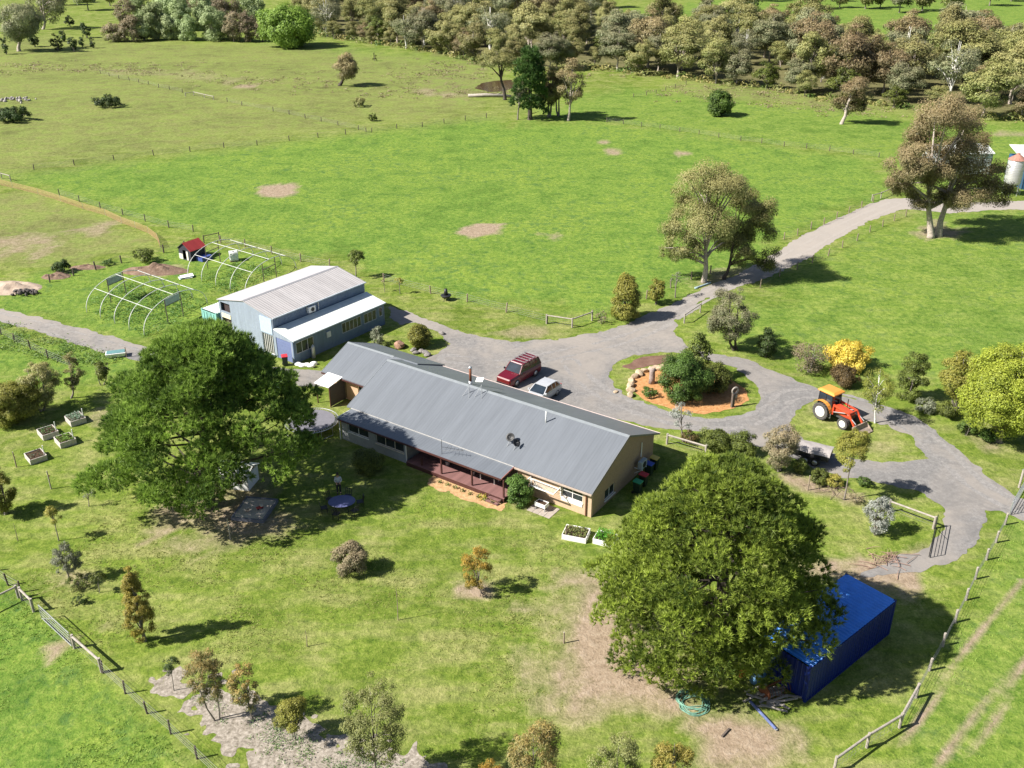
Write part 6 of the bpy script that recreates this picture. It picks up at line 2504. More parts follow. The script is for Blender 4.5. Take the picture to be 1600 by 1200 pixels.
# --- the two big pines
def pine(label, base, x0, x1, ty, c1, c2, seed, cf=.9, nl=125, dens=1., off=(0, 0), hmax=None, zlow=.0, name='pine_tree', rl=(1.15, 1.75), bl=.42, R=None, lift=None, bw=.042, nb=12, conic=0.):
    rg = np.random.default_rng(seed)
    p = at(*base)
    dep = depth(p)
    a = R or (x1 - x0) / 2 * dep / F
    h = hmax or solve_h(hgt(base[0], base[1], ty), a, cf, theta_at(p))
    Vs, Rn, C = [], [], []
    for i in range(nl):
        u = (i + .5) / nl
        z = .06 + .92 * u ** .85                 # height fraction over the crown
        phi = i * 2.39996 + rg.normal(0, .25)
        prof = math.sqrt(max(.02, 1 - ((z - .3) / .72) ** 2)) if z > .3 else .78 + .22 * (z / .3)
        if z > .3 and conic:
            prof = prof * (1 - conic) + conic * (1 - .95 * ((z - .3) / .7) ** 1.4)
        prof *= rg.uniform(.7, 1.06) + .16 * math.sin(phi * 2 + 1.3) * (1 - z) + .06 * math.sin(phi * 5 + z * 9)
        r_l = rg.uniform(*rl) * (1.0 if z < .8 else .85)
        rr = max(0, (a * prof - r_l * .7) * rg.choice([1., 1., 1., .93, .8]))
        c = np.array([off[0] + rr * math.cos(phi), off[1] + rr * math.sin(phi), zlow + (1 - cf) * h * .8 + z * h * (1 - .8 * (1 - cf)) - r_l * .6 - zlow * z])
        c[2] = max(c[2], .9)
        if lift and c[2] < lift(phi):
            continue
        C.append(c)
        od = np.array([math.cos(phi) * (1.05 - z), math.sin(phi) * (1.05 - z), .55 + z])
        od /= np.linalg.norm(od)
        n = int(150 * dens * (r_l / 1.4) ** 2)
        q = rg.normal(0, 1, (n, 3))
        q /= np.linalg.norm(q, axis=1, keepdims=True)
        q = q[(q @ od) > rg.uniform(-.3, .5, n)]
        n = len(q)
        pos = c + q * r_l * (.62 + .42 * rg.random((n, 1))) * np.array([1, 1, .55])
        dirn = q * .55 + od * .55 + np.array([0, 0, .55]) + rg.normal(0, .2, (n, 3))
        dirn /= np.linalg.norm(dirn, axis=1, keepdims=True)
        tone = np.clip(rg.normal(.48, .16, (n, 1)) + rg.uniform(-.26, .26), 0, 1)
        for _ in range(nb):
            bd = dirn + rg.normal(0, .5, (n, 3))
            bd /= np.linalg.norm(bd, axis=1, keepdims=True)
            sd_ = np.cross(bd, rg.normal(0, 1, (n, 3)))
            sd_ /= np.linalg.norm(sd_, axis=1, keepdims=True) + 1e-9
            L = bl * rg.uniform(.7, 1.25, (n, 1))
            w = bw
            Vs.append(np.stack([pos - sd_ * w, pos + sd_ * w, pos + bd * L], 1).reshape(-1, 3))
            Rn.append(np.repeat(np.clip(tone + rg.normal(0, .1, (n, 1)), 0, 1)[:, 0], 3))
    V_ = np.concatenate(Vs)
    V_[:, 2] = np.maximum(V_[:, 2], .05)
    R_ = np.concatenate(Rn)
    cm = fast_mesh('crown', V_, 3, {'rnd': R_, 'tip': R_ * 0})
    cm.materials.append(leafmat(c1, c2, None, .35))
    m = MB()
    topv = Vector((off[0], off[1], h * .93))
    m.tube([(0, 0, -.1), (0, 0, .3), (off[0] * .3, off[1] * .3, h * .35), (off[0] * .7, off[1] * .7, h * .65), topv], [.62, .48, .38, .24, .06], 10)
    for c in C[::3]:
        c = Vector(c)
        zs = max(1.2, min(h * .85, c.z - .25 * math.hypot(c.x, c.y)))
        st = Vector((off[0] * zs / h, off[1] * zs / h, zs))
        m.tube([st, st.lerp(c, .55) + Vector((0, 0, -.15)), c], [.11, .07, .02], 5, False)
    tm_ = bpy.data.meshes.new('trunk')
    tm_.from_pydata(m.v, [], m.f)
    tm_.materials.append(bark(DARK_BARK))
    return place(name, label, 'tree', p, (tm_, cm))


pine('broad dark green pine shading the sand pit and table left of the house', (328, 792), 137, 492, 497, (.028, .07, .013), (.36, .5, .09), 11, conic=.5, cf=.9, nl=215, off=(.5, 2.0), rl=(1.05, 1.8), dens=1.6, hmax=14.0, bw=.03, nb=15, bl=.36, lift=lambda f: 1.4 if math.cos(f - 3.6) > .35 else 4.0)
pine('dense yellowish green pine beside the blue container', (1120, 1052), 935, 1276, 707, (.036, .085, .014), (.5, .66, .105), 12, conic=.25, cf=.97, nl=260, dens=1.8, off=(-.35, 1.2), bl=.31, rl=(.85, 1.4), bw=.026, nb=15, hmax=13.8, R=6.5)

# --- individual gums
T('gum_tree', 'tall spreading gum with pale forked trunk beside the gravel drive', 1100, 441, 1030, 1180, 249, 'gum', lobes=[(1105, 285, 46), (1075, 320, 40), (1140, 290, 42), (1060, 360, 34), (1110, 345, 44), (1048, 395, 22), (1085, 395, 26), (1130, 380, 30)], cf=.85, K=40, rcf=.28, hang=.5, cover=.75, bk=PALE_BARK, nlimb=26, r0=.33, inner=.3, zfork=3.6)
T('gum_tree', 'darker gum close behind the tall roadside gum', 1131, 436, 1095, 1216, 295, 'gumolive', lobes=[(1165, 320, 38), (1185, 360, 34), (1150, 365, 32), (1195, 405, 24), (1165, 400, 26), (1190, 330, 26)], cf=.85, K=26, rcf=.32, hang=.5, cover=.85, bk=DARK_BARK, nlimb=14, r0=.24, inner=.3)
T('gum_tree', 'huge russet crowned gum with leaning twin trunks near the silo', 1462, 371, 1388, 1572, 149, 'russet', lobes=[(1470, 182, 44), (1438, 198, 36), (1502, 194, 38), (1525, 228, 30), (1425, 230, 30), (1415, 264, 34), (1405, 288, 28), (1450, 268, 38), (1492, 272, 42), (1532, 272, 42), (1552, 302, 32), (1512, 310, 36), (1440, 312, 26), (1465, 230, 34), (1482, 305, 28), (1430, 250, 30), (1495, 235, 34)], cf=.86, K=46, rcf=.25, hang=.4, cover=.8, bk=PALE_BARK, stems=2, nlimb=30, r0=.46, inner=.3, zfork=4.0, spread=.7)
T('gum_tree', 'stunted gum with dead top and leaning crown in the bright paddock', 1315, 194, 1306, 1358, 128, 'russet', lobes=[(1335, 135, 22), (1345, 150, 18), (1322, 162, 20), (1340, 165, 16)], cf=.6, K=10, rcf=.42, hang=.3, cover=1., bk=PALE_BARK, r0=.38, nlimb=10)
T('gum_tree', 'lone drooping russet tree with leaning trunk in the dry paddock', 531, 134, 521, 566, 82, 'russet', cf=.8, K=18, rcf=.4, hang=.7, cover=1.1, bk=DARK_BARK, r0=.45)
B('round_bush', 'solitary round dark green bush in the open paddock', 1104, 1148, 140, 183, 'green', K=26)
T('gum_tree', 'flat topped olive gum leaning over the brown pond', 789, 156, 738, 812, 72, 'gumolive', cf=.66, K=14, rcf=.36, cover=1., bk=DARK_BARK, r0=.4, shape='umbrella')
pine('tall dark pine rising among the gums by the pond', (828, 187), 805, 862, 70, (.03, .08, .02), (.14, .24, .06), 14, cf=.85, nl=40, dens=.35, rl=(1.3, 2.1), bl=.8, bw=.1, nb=9)
T('gum_tree', 'slim olive brown gum directly beside the dark pond pine', 858, 183, 836, 886, 96, 'gum', cf=.78, K=18, cover=1., bk=GREY_BARK, stems=2, hang=.4)
T('gum_tree', 'bushy brown gum in the middle of the pond trees', 872, 181, 846, 892, 104, 'russet', cf=.78, K=18, cover=1., bk=GREY_BARK, stems=2, hang=.4)
T('gum_tree', 'white stemmed pinkish gum on the right of the pond trees', 888, 189, 868, 920, 86, 'russet', cf=.78, K=18, cover=.85, bk=PALE_BARK, hang=.4)
T('gum_tree', 'small sparse grey tree on the left of the pond trees', 809, 187, 798, 828, 124, 'gumgrey', cf=.7, K=9, cover=.6, bk=GREY_BARK)
B('willow', 'bright green spreading willow at the woodland edge', 404, 490, 8, 74, 'bright', K=30, hang=.5, k=2.4, cat='tree')
# pale willows and bare scrub at the top
for i, (x0, x1, y0, y1) in enumerate(((204, 240, 20, 64), (222, 264, 4, 62), (248, 286, 24, 63), (272, 310, 22, 64), (303, 354, 8, 64), (234, 294, -22, 42), (298, 350, -20, 37), (366, 414, -12, 40), (200, 240, -14, 36), (330, 366, 26, 62), (262, 300, -6, 48))):
    B('pale_willow', 'pale green leafing willow in the thicket at the far paddock edge', x0, x1, y0, y1, 'palewillow', K=20, hang=.4, cover=1.15, cat='tree', group='pale willows of the far thicket', bk=GREY_BARK)
for i, (x0, x1, y0, y1) in enumerate(((184, 225, 24, 66), (160, 196, 34, 66), (345, 380, 14, 66), (368, 404, 18, 66), (330, 376, -12, 44), (394, 424, 26, 66), (290, 330, -20, 30), (176, 212, -10, 40))):
    B('bare_willow', 'leafless grey purple willow in the far thicket', x0, x1, y0, y1, 'pinkbrown', K=22, cover=.6, cat='tree', group='bare willows of the far thicket', nlimb=14, bk=(.2, .16, .15))
# far left group
T('gum_tree', 'big grey gum with pale limbs in the far left corner', 30, 80, -12, 66, -6, 'gumgrey', cf=.86, K=26, rcf=.34, cover=.8, bk=PALE_BARK, nlimb=16, r0=.6)
T('gum_tree', 'bare limbed grey gum behind the far left corner trees', 68, 46, 40, 102, -22, 'gumgrey', cf=.85, K=18, cover=.6, bk=PALE_BARK, nlimb=12, r0=.5)
for x0, x1, y0, y1 in ((79, 97, 52, 80), (106, 121, 54, 82), (138, 149, 55, 76), (125, 143, 34, 60), (101, 116, 24, 42), (44, 62, 55, 74), (0, 14, 56, 86), (91, 104, 44, 66), (121, 133, 55, 74)):
    B('cypress', 'small dark bushy conifer in the cluster at the far left', x0, x1, y0, y1, 'dark', K=12, cover=1.2, group='conifers at the far left', cat='tree')
# trees on the far fields
FARP = [(138, 16, 34), (172, 9, 30), (100, 8, 30), (120, 4, 26), (935, 12, 46), (1105, 10, 30), (1170, 24, 50), (1312, 12, 30), (1352, 14, 34), (1405, 20, 36), (1441, 17, 40), (1485, 22, 44), (1546, 9, 36), (1375, 12, 30), (1300, 2, 30), (1270, 14, 34), (1190, 2, 36), (1580, 2, 30), (1520, -4, 30)]
far_ms = [tree_meshes(9.5, 3.9, None, .75, 900 + i, (0, 0), ('gumgrey', 'gum', 'gumolive')[i], .84, K=20, rcf=.38, cover=1.1, bk=GREY_BARK, r0=.25) for i in range(3)]
for i, (x, y, w) in enumerate(FARP):
    p = at(x, y)
    place('field_tree', 'dark rounded gum standing on the far pasture', 'tree', p, far_ms[i % 3], i * 1.7, w * depth(p) / F / 7.8, 'gums on the far pasture')

# --- woodland belt
VAR = [('gum', .84, PALE_BARK, 'ball', 'rusty olive gum with pale limbs in the woodland belt'),
       ('gumolive', .86, PALE_BARK, 'ball', 'olive green gum with pale limbs in the woodland belt'),
       ('gumgrey', .85, PALE_BARK, 'ball', 'grey green gum in the woodland belt'),
       ('russet', .82, PALE_BARK, 'ball', 'russet crowned gum in the woodland belt'),
       ('gumgrey', .82, WHITE_BARK, 'ball', 'thin crowned white limbed gum in the woodland belt'),
       ('gum', .9, GREY_BARK, 'ball', 'dense brownish gum in the woodland belt'),
       ('olive', .97, GREY_BARK, 'ball', 'bushy dark wattle in the woodland belt')]
vms = []
for i, (pl, cf_, bk_, shp, lb) in enumerate(VAR):
    hh = 12.5 if i < 6 else 7.5
    aa = 5.4 if i < 6 else 3.4
    vms.append((tree_meshes(hh, aa, None, .42, 700 + i, (0, 0), pl, cf_, K=38 if i != 4 else 30, rcf=.27, cover=(.85 if i != 4 else .45), flat=.65, hang=.2, bk=bk_, shape=shp, nlimb=30, r0=.27, inner=.35, stems=2 if i in (0, 4) else 1), lb))
fp_ = np.array(FOREST)
rg = np.random.default_rng(77)
spots = []
tries = 0
edge = FOREST[:18]
for (x, y) in edge:
    spots.append((x, y + 1.5))
for (x0, y0), (x1, y1) in zip(edge[:-1], edge[1:]):
    n = int(math.hypot(x1 - x0, y1 - y0) / 6.5)
    for k in range(1, n):
        spots.append((x0 + (x1 - x0) * k / n + rg.normal(0, .8), y0 + (y1 - y0) * k / n + abs(rg.normal(2.5, 2))))
while tries < 30000 and len(spots) < 285:
    tries += 1
    x, y = rg.uniform(-130, 205), rg.uniform(fp_[:, 1].min(), 520)
    if poly_sdf(FOREST, np.array([x]), np.array([y]))[0] > -1:
        continue
    dmin = rg.choice([3.6, 5., 6.5, 8.5]) if y < 330 else 8.
    if min((x - a_) ** 2 + (y - b_) ** 2 for a_, b_ in spots) < dmin * dmin:
        continue
    spots.append((x, y))
for i, (x, y) in enumerate(spots):
    sd_ = -poly_sdf(FOREST, np.array([x]), np.array([y]))[0]
    k = int(rg.choice(7, p=[.2, .24, .2, .09, .12, .07, .08]))
    s = rg.choice([.6, .8, .95, 1.05, 1.2]) * rg.uniform(.88, 1.12) * (.85 if sd_ < 4 else 1.)
    lb_ = ('small ' if s < .72 else 'tall ' if s > 1.08 else 'middling ') + vms[k][1].replace('in the woodland belt', 'on the paddock edge of the woodland' if sd_ < 4 else 'just inside the woodland' if sd_ < 16 else 'deep in the woodland')
    place('woodland_tree', lb_, 'tree', (x, y, 0), vms[k][0], rg.random() * 6.28, (s * rg.uniform(.85, 1.3), s * rg.uniform(.85, 1.3), s), 'trees of the woodland belt')
# undergrowth below the woodland edge: a continuous fringe nobody could count
Vs, R = [], []
for (x0, y0), (x1, y1) in zip(edge[:-1], edge[1:]):
    n = int(math.hypot(x1 - x0, y1 - y0) / 2.2)
    for k in range(n):
        c = np.array([x0 + (x1 - x0) * (k + rg.random()) / n, y0 + (y1 - y0) * k / n + rg.normal(0, 1.6), 0])
        r = rg.uniform(.8, 2.3)
        nn_ = int(34 * r)
        q = rg.normal(0, 1, (nn_, 3))
        q /= np.linalg.norm(q, axis=1, keepdims=True)
        q[:, 2] = abs(q[:, 2])
        Vs.append(leaf_quads(c + q * r * np.array([1, 1, .85]), q + rg.normal(0, .4, (nn_, 3)), .6, .6, rg))
        R.append(np.repeat(np.clip(rg.random() + rg.normal(0, .15, nn_), 0, 1), 3))
V_ = np.concatenate(Vs)
R = np.concatenate(R)
ug = link('undergrowth', fast_mesh('undergrowth', V_, 3, {'rnd': R, 'tip': R * 0}), leafmat((.10, .17, .035), (.34, .29, .11)))
tag(ug, 'low green and tan undergrowth along the woodland edge', 'undergrowth', kind='stuff')

# --- trees and shrubs round the yard
B('golden_shrub', 'large golden green cone shaped shrub beside the drive', 952, 1004, 420, 505, 'gold', K=32, shape='cone', tipamt=.5)
B('golden_shrub', 'smaller golden green shrub on the grass by the drive', 1012, 1041, 432, 479, 'gold', K=20, tipamt=.4)
T('sapling', 'thin grey leaved sapling beside the smaller golden shrub', 1055, 465, 1046, 1067, 421, 'grey', cf=.65, K=7, cover=.5)
B('small_shrub', 'twiggy brown shrub beside the timber yard rails', 929, 951, 484, 508, 'pinkbrown', K=8, cover=.4)
T('gum_sapling', 'open grey green tree by the drive gateway rail', 1148, 547, 1098, 1186, 438, 'gumgrey', cf=.92, K=34, rcf=.26, cover=.8, bk=DARK_BARK, nlimb=16, stems=2, hang=.2)
B('dark_shrub', 'dark green shrub beside the open grey green tree', 1180, 1217, 510, 562, 'dark', K=18)
T('conifer', 'dark green conifer with tiered sprays on the island bed', 1093, 592, 1066, 1118, 506, 'olive', cf=.9, K=26, shape='cone', cover=.9, k=2.4, rcf=.34)
B('island_shrub', 'large round green shrub in the orange mulched island', 1030, 1112, 547, 634, 'green', K=34, rcf=.36)
B('olive_shrub', 'loose olive shrub on the island beside the large green one', 1090, 1152, 563, 616, 'olive', K=22, cover=.9)
B('low_plant', 'low dark green spreading plant among the island boulders', 998, 1032, 604, 622, 'green', K=14)
B('red_plant', 'small red leaved plant between the island shrubs', 1078, 1096, 588, 606, 'brown', K=8)
T('silver_tree', 'silvery leaved sapling by the corner of the house', 1067, 690, 1040, 1084, 627, 'silver', cf=.72, K=14, cover=.45, rcf=.32, bk=GREY_BARK)
B('olive_bush', 'broad rounded olive bush behind the right pine', 1090, 1146, 664, 708, 'olive', K=24)
B('olive_bush', 'smaller brownish olive bush next to the broad one', 1140, 1184, 672, 716, 'olive', K=20)
B('brown_bush', 'low brownish bush at the foot of the silver sapling', 1062, 1092, 670, 696, 'brown', K=12, cover=.8)
T('bottlebrush', 'pinkish brown bushy tree at the front of the trailer', 1218, 736, 1187, 1253, 656, 'pinkbrown', cf=.95, K=36, cover=.9, rcf=.28, stems=2)
T('young_gum', 'young gold green gum on a slim trunk beside the trailer', 1319, 781, 1299, 1366, 657, 'gold', cf=.74, K=34, rcf=.28, cover=1., tipamt=.4, bk=GREY_BARK, r0=.07)
for i, (x0, x1, y0, y1, pl, lb) in enumerate(((1238, 1264, 712, 742, 'olive', 'olive shrub in the bed in front of the trailer wheels'), (1258, 1304, 728, 760, 'olive', 'spreading brownish shrub in the bed below the trailer'), (1290, 1322, 740, 764, 'gold', 'pale leaved shrub around the young gum trunk'), (1336, 1366, 742, 762, 'green', 'bright green shrub in the shade of the young gum'))):
    B('bed_shrub', lb, x0, x1, y0, y1, pl, K=14)
B('silver_shrub', 'silvery flowering shrub near the open pipe gate', 1349, 1399, 769, 843, 'silver', K=26, cover=.8, rcf=.34)
B('low_lavender', 'small purple grey shrub beside the silver flowering shrub', 1326, 1352, 770, 790, 'pinkbrown', K=9, cover=.6)
T('birch', 'slender white barked birch with airy foliage by the tractor', 1367, 661, 1338, 1402, 560, 'gold', cf=.82, K=26, rcf=.3, cover=.4, hang=.5, bk=WHITE_BARK, r0=.09, tipamt=.1, nlimb=18)
B('bare_shrub', 'leafless grey branching shrub next to the yellow wattle', 1238, 1297, 530, 588, 'pinkbrown', K=18, cover=.28, nlimb=18, bk=(.3, .26, .25))
B('yellow_wattle', 'brilliant yellow flowering wattle dome by the paddock', 1287, 1365, 527, 582, 'yellow', K=40, rcf=.36, k=2.)
B('brown_shrub', 'dark brown shrub below the yellow wattle', 1297, 1346, 566, 606, 'brown', K=18)
B('column_shrub', 'upright olive brown column shrub beyond the drive', 1398, 1456, 549, 632, 'olive', K=30, shape='column', rcf=.3)
T('leafy_tree', 'large yellow green leafy tree at the right edge', 1560, 690, 1495, 1660, 520, 'yellowgreen', cf=.97, K=60, rcf=.28, cover=1.0, k=1.9, stems=3, nlimb=20, tipamt=.3)
T('leafy_tree', 'olive gold bushy tree beside the large yellow green tree', 1495, 640, 1457, 1540, 540, 'gold', cf=.97, K=36, rcf=.3, cover=1.0, k=1.8, stems=3, tipamt=.5)
for x0, x1, y0, y1, pl, lb in ((1432, 1466, 620, 648, 'grey', 'grey green bush on the verge below the column shrub'), (1464, 1500, 625, 656, 'olive', 'grey olive bush under the olive gold tree'), (1497, 1528, 652, 684, 'green', 'small green bush in bare earth by the drive'), (1528, 1562, 666, 692, 'green', 'low green bush under the large yellow green tree')):
    B('verge_bush', lb, x0, x1, y0, y1, pl, K=14, cover=1.)
T('small_tree', 'small dark tree standing behind the metal shed', 556, 434, 542, 571, 385, 'olive', cf=.7, K=16, cover=1.1, bk=GREY_BARK)
T('sapling', 'bare crooked sapling behind the end of the lean-to', 601, 456, 593, 607, 434, 'pinkbrown', cf=.6, K=5, cover=.4)
T('sapling', 'leafy sapling on the mown strip by the paddock fence', 625, 459, 616, 631, 432, 'gold', cf=.6, K=8, cover=.8)
B('rockery_shrub', 'round yellow green shrub in the rockery by the metal shed', 635, 677, 503, 545, 'gold', K=24, tipamt=.2)
B('rockery_shrub', 'feathery grey shrub against the lean-to wall', 577, 602, 505, 540, 'grey', K=14, cover=.7)
B('rockery_shrub', 'low olive shrub behind the farmhouse ridge', 588, 612, 532, 550, 'olive', K=10)
B('house_shrub', 'dark rounded shrub in front of the sunroom windows', 549, 600, 694, 742, 'olive', K=26)
B('house_shrub', 'glossy green camellia at the end of the deck', 789, 832, 738, 794, 'green', K=26)
B('lawn_shrub', 'round grey brown shrub alone on the lawn', 516, 577, 843, 902, 'pinkbrown', K=30, cover=1.1, rcf=.36)
T('lawn_shrub', 'orange gold shrub in a woodchip ring on the lawn', 752, 927, 711, 773, 844, 'orange', cf=.9, K=30, cover=.75, cat='shrub', rcf=.26, r0=.05)
T('grey_tree', 'pink topped grey shrub above the pale mulch by the left lawn', 107, 908, 79, 129, 845, 'grey', cf=.9, K=28, cover=.9, rcf=.28, cat='shrub')
B('mulch_plant', 'low dark plants beside the pink topped grey shrub', 100, 150, 896, 922, 'olive', K=14, cover=.7)
T('sapling', 'young staked tree with small oval crown on the left lawn', 92, 845, 67, 98, 786, 'gold', cf=.62, K=10, cover=.9, r0=.04)
T('sapling', 'nearly leafless sapling below the left pine', 139, 791, 124, 152, 758, 'grey', cf=.75, K=8, cover=.25, r0=.04)
B('gold_column', 'tall golden leaved column shrub on the left lawn', 186, 240, 876, 1012, 'orange', K=38, shape='cone', rcf=.34, tipamt=.25)
T('sapling', 'small umbrella shaped tree above the golden column shrub', 156, 926, 139, 166, 893, 'olive', cf=.55, K=8, cover=.9, r0=.03)
B('mulch_plant', 'spiky dark green plant on the grass edge', 110, 140, 925, 948, 'dark', K=9, cover=.8)
T('young_gum', 'small dark leaved sapling at the head of the woodchip bed', 272, 1079, 252, 284, 1022, 'dark', cf=.6, K=9, cover=.8, r0=.03, shape='vase')
T('young_gum', 'rusty tipped young gum in the pale woodchip bed', 339, 1124, 284, 352, 1004, 'rustytip', cf=.8, K=34, rcf=.27, hang=.5, cover=.8, tipamt=.6, stems=2, r0=.05)
T('young_gum', 'orange topped young gum beside the rusty tipped one', 396, 1126, 350, 408, 1022, 'rustytip', cf=.84, K=32, rcf=.27, hang=.5, cover=.85, tipamt=.85, r0=.06)
T('young_gum', 'compact olive gold sapling in the woodchip bed', 462, 1156, 424, 487, 1084, 'gold', cf=.82, K=22, rcf=.34, cover=1., tipamt=.3, r0=.05)
T('young_gum', 'tall airy young gum at the bottom of the lawn', 587, 1222, 522, 643, 1030, 'gumolive', cf=.82, K=44, rcf=.22, hang=.6, cover=.62, r0=.07, nlimb=22, tipamt=.35)
T('young_gum', 'rusty young gum at the bottom edge below the worn lawn', 838, 1275, 785, 878, 1108, 'rustytip', cf=.8, K=30, rcf=.3, hang=.5, cover=.85, tipamt=.6, r0=.06)
T('young_gum', 'grey olive young gum at the bottom edge beside the yellow tipped shrub', 962, 1280, 915, 1012, 1122, 'gumolive', cf=.82, K=30, rcf=.3, hang=.4, cover=.8, tipamt=.4, r0=.06)
T('young_gum', 'pale yellow tipped shrub tree at the bottom edge', 1048, 1282, 1012, 1086, 1132, 'gold', cf=.85, K=26, rcf=.32, cover=1.1, tipamt=1., r0=.06)
T('young_gum', 'orange leaved shrub just beyond the bottom edge', 772, 1290, 740, 800, 1178, 'orange', cf=.85, K=18, rcf=.34, cover=1., r0=.05)
# hedge of trees along the left
T('hedge_tree', 'brownish round topped tree above the raised beds', 66, 642, 24, 97, 560, 'gum', cf=.92, K=36, rcf=.27, cover=1., stems=2)
T('hedge_tree', 'slim brown green tree between the raised beds and the lane', 112, 622, 96, 132, 545, 'gumolive', cf=.92, K=26, rcf=.3, cover=1.)
T('hedge_tree', 'dark vase shaped shrub tree near the white trough', 160, 601, 144, 176, 562, 'olive', cf=.8, K=16, shape='vase', cover=1.2, stems=2)
B('hedge_shrub', 'yellow green shrub mass at the left edge above the beds', -30, 66, 590, 668, 'gold', K=40, rcf=.3, tipamt=.3)
B('hedge_shrub', 'yellow green bush at the left edge of the lawn', -30, 27, 722, 812, 'gold', K=24, rcf=.34, tipamt=.2)
B('paddock_shrub', 'round dark shrub beside the low soil heap', 80, 110, 405, 428, 'dark', K=12)
B('paddock_shrub', 'low green shrub between the soil strips', 153, 180, 402, 416, 'green', K=10)
B('paddock_shrub', 'spreading green shrub above the long soil mound', 205, 246, 386, 412, 'olive', K=16, cover=.9)
B('bramble', 'large dark bramble patch at the left edge of the far paddock', -10, 52, 168, 188, 'dark', K=20)
B('bramble', 'low dark bramble patch beyond the far paddock fence', 142, 195, 150, 164, 'dark', K=16)
B('tussock', 'brownish tussock bush in the dry paddock', 545, 576, 152, 168, 'gumolive', K=10)
B('tussock', 'small green bush near the paddock fence corner', 574, 590, 177, 190, 'olive', K=8)
B('tussock', 'small dark shrub near the woodland willow', 581, 589, 82, 96, 'olive', K=6)

# ---------------------------------------------------------------- weeds in the woodchip and tunnel beds, grass


def scatter_leafy(name, label, pts, r, h, n, size, c1, c2, seed):
    rg = np.random.default_rng(seed)
    Vs, R = [], []
    for (x, y) in pts:
        k = rg.uniform(.5, 1.2)
        m = max(5, int(n * k))
        c = np.stack([x + rg.normal(0, r * k * .5, m), y + rg.normal(0, r * k * .5, m), np.abs(rg.normal(.3, .3, m)) * h * k + .02], 1)
        Vs.append(leaf_quads(c, np.stack([rg.normal(0, .6, m), rg.normal(0, .6, m), np.ones(m)], 1), size, .5, rg))
        R.append(np.repeat(np.clip(rg.random() * .6 + rg.random(m) * .4, 0, 1), 3))
    R = np.concatenate(R)
    o = link(name, fast_mesh(name, np.concatenate(Vs), 3, {'rnd': R, 'tip': R * 0}), leafmat(c1, c2))
    return tag(o, label, 'weeds', kind='stuff')


rg = np.random.default_rng(3)


def rand_in(pxpoly, n):
    P_ = wpoly(pxpoly)
    A = np.array(P_)
    out = []
    while len(out) < n:
        x, y = rg.uniform(A[:, 0].min(), A[:, 0].max(), n * 4), rg.uniform(A[:, 1].min(), A[:, 1].max(), n * 4)
        k = poly_sdf(P_, x, y) < 0
        out += list(zip(x[k], y[k]))
    return out[:n]


scatter_leafy('groundcover', 'small green plants dotted over the pale woodchip', rand_in([(380, 1140), (440, 1130), (520, 1165), (640, 1190), (660, 1235), (450, 1235)], 70) + rand_in([(300, 1085), (400, 1100), (520, 1150), (440, 1150), (340, 1130)], 16), .5, .25, 40, .1, (.05, .13, .03), (.2, .3, .1), 5)
tpts = []
for (x, y, n, sx_, sy_) in ((60, 104, 50, 9, 4), (190, 108, 40, 12, 3), (110, 112, 26, 14, 2), (300, 116, 34, 16, 4), (370, 128, 22, 8, 3), (240, 100, 16, 20, 5), (455, 130, 34, 8, 6), (690, 148, 50, 12, 3), (715, 110, 60, 9, 9), (680, 120, 36, 9, 9), (745, 98, 30, 8, 4), (640, 140, 24, 14, 4), (1110, 142, 40, 12, 4), (1200, 152, 40, 14, 4), (1300, 165, 40, 14, 3), (1390, 176, 26, 10, 3), (960, 118, 20, 10, 4)):
    c_ = at(x, y)
    tpts += [(c_.x + rg.normal(0, sx_), c_.y + rg.normal(0, sy_)) for _ in range(n)]
scatter_leafy('tussocks', 'tan and brown tussocks scattered over the far dry paddock', tpts, 1.5, .4, 20, .42, (.17, .14, .075), (.36, .3, .17), 9)
scatter_leafy('tunnel_weeds', 'rank green weeds growing inside the tunnel frames', rand_in([(140, 480), (200, 440), (270, 455), (320, 475), (235, 525), (170, 500)], 150) + rand_in([(300, 435), (380, 410), (440, 425), (360, 465)], 70), 1.1, .4, 34, .2, (.04, .11, .015), (.14, .24, .04), 6)
scatter_leafy('lane_weeds', 'rank grass and weeds beside the gravel lane', rand_in([(0, 505), (80, 530), (190, 560), (150, 575), (60, 560), (-20, 540)], 110), 1., .4, 34, .2, (.05, .12, .02), (.2, .3, .06), 8)


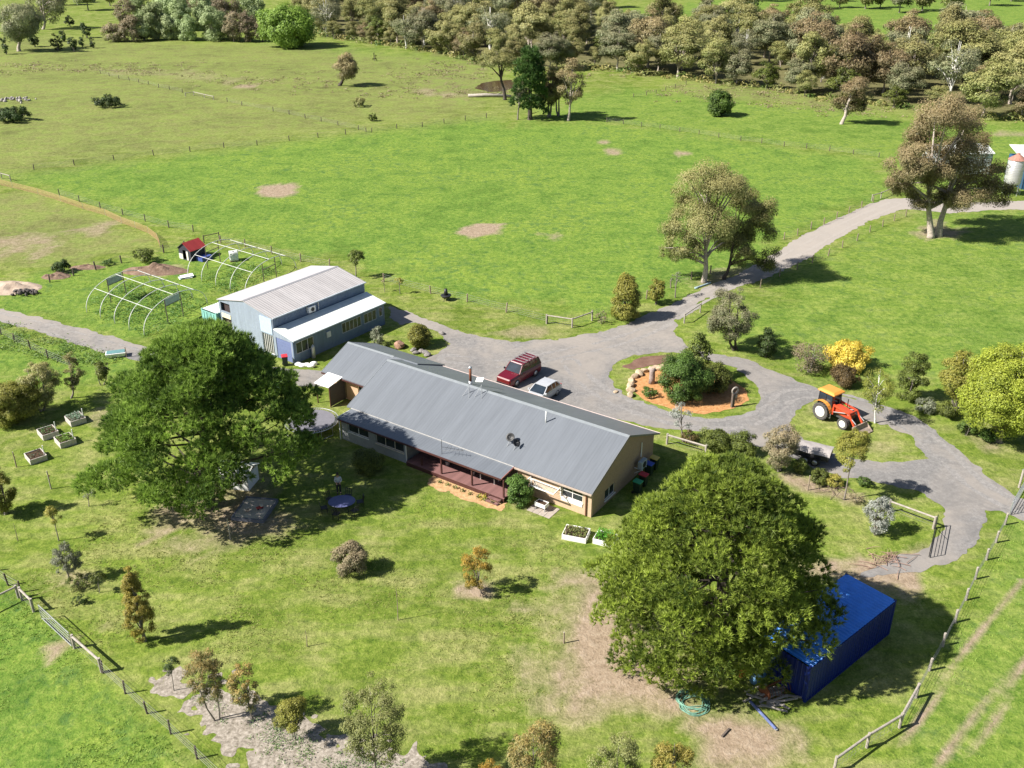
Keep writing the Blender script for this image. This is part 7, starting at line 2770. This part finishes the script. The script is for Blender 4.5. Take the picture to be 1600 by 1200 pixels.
def grass_tufts(name, label, zones_, dens, hh, width, seed, c1, c2, nb=5):
    rg = np.random.default_rng(seed)
    X, Y, S = [], [], []
    for pxpoly, d in zones_:
        P_ = wpoly(pxpoly)
        A = np.array(P_)
        x0, x1, y0, y1 = A[:, 0].min(), A[:, 0].max(), A[:, 1].min(), A[:, 1].max()
        n = int((x1 - x0) * (y1 - y0) * d * dens)
        x, y = rg.uniform(x0, x1, n), rg.uniform(y0, y1, n)
        k = (poly_sdf(P_, x, y) < 0) & (vnoise(x * .45, y * .45, 9) * .6 + vnoise(x * .12, y * .12, 10) * .4 + rg.normal(0, .1, n) > .5)
        x, y = x[k], y[k]
        X.append(x)
        Y.append(y)
    X, Y = np.concatenate(X), np.concatenate(Y)
    k = f_drive(X, Y) > .15
    k &= zone(DIRT, X, Y) < .4
    X, Y = X[k], Y[k]
    n = len(X)
    s = rg.uniform(.5, 1.2, (n, 1)) * (.6 + .8 * vnoise(X * .3, Y * .3, 15))[:, None]
    Vs, R = [], []
    tone = rg.random(n)
    for b in range(nb):
        a = rg.uniform(0, 2 * PI, n)
        base = np.stack([X + rg.normal(0, .06, n), Y + rg.normal(0, .06, n), np.zeros(n)], 1)
        lean = np.stack([np.cos(a), np.sin(a), np.zeros(n)], 1) * rg.uniform(.3, 1.1, (n, 1)) * hh
        tipp = base + (lean + np.array([0, 0, 1.]) * hh * rg.uniform(.5, 1., (n, 1))) * s
        sd_ = np.stack([-np.sin(a), np.cos(a), np.zeros(n)], 1) * width * s
        Vs.append(np.stack([base - sd_, base + sd_, tipp], 1).reshape(-1, 3))
        R.append(np.repeat(np.clip(tone * .7 + rg.random(n) * .3, 0, 1), 3))
    R = np.concatenate(R)
    o = link(name, fast_mesh(name, np.concatenate(Vs), 3, {'rnd': R, 'tip': R * 0}), leafmat(c1, c2, None, .35, .7))
    return tag(o, label, 'grass', kind='stuff')


f_drive, _ = sdf_of([LANE, YARD], [ISLAND, TPATCH])
MIDP = [(-40, 280), (95, 268), (760, 188), (950, 195), (1370, 252), (1390, 300), (1250, 360), (1090, 435), (930, 490), (700, 455), (480, 390), (230, 343), (0, 276)]
grass_tufts('long_grass', 'long green grass beyond the near fences', [([(-60, 895), (20, 930), (110, 1004), (200, 1100), (300, 1192), (335, 1260), (-120, 1260)], 34), ([(1600, 800), (1512, 950), (1435, 1110), (1320, 1260), (1700, 1260), (1700, 780)], 16), ([(-60, 470), (0, 445), (150, 418), (300, 390), (350, 450), (330, 500), (215, 530), (100, 505)], 6), ([(-60, 505), (150, 552), (195, 568), (100, 595), (-60, 570)], 8)], 1., .09, .022, 52, (.15, .27, .035), (.34, .45, .09), 5)
grass_tufts('lawn_grass', 'short worn lawn grass round the house', [([(20, 925), (140, 700), (250, 800), (500, 800), (640, 760), (900, 850), (930, 950), (880, 1100), (900, 1200), (620, 1200), (480, 1080), (330, 1040), (220, 1090)], 22), ([(1260, 860), (1200, 770), (1380, 850), (1440, 860), (1400, 930), (1520, 880), (1420, 1090), (1300, 1190), (1230, 1120), (1420, 960)], 12), ([(580, 460), (700, 480), (860, 515), (930, 505), (1000, 480), (960, 470), (780, 475)], 6)], 1., .07, .025, 53, (.15, .19, .035), (.36, .36, .11), 4)
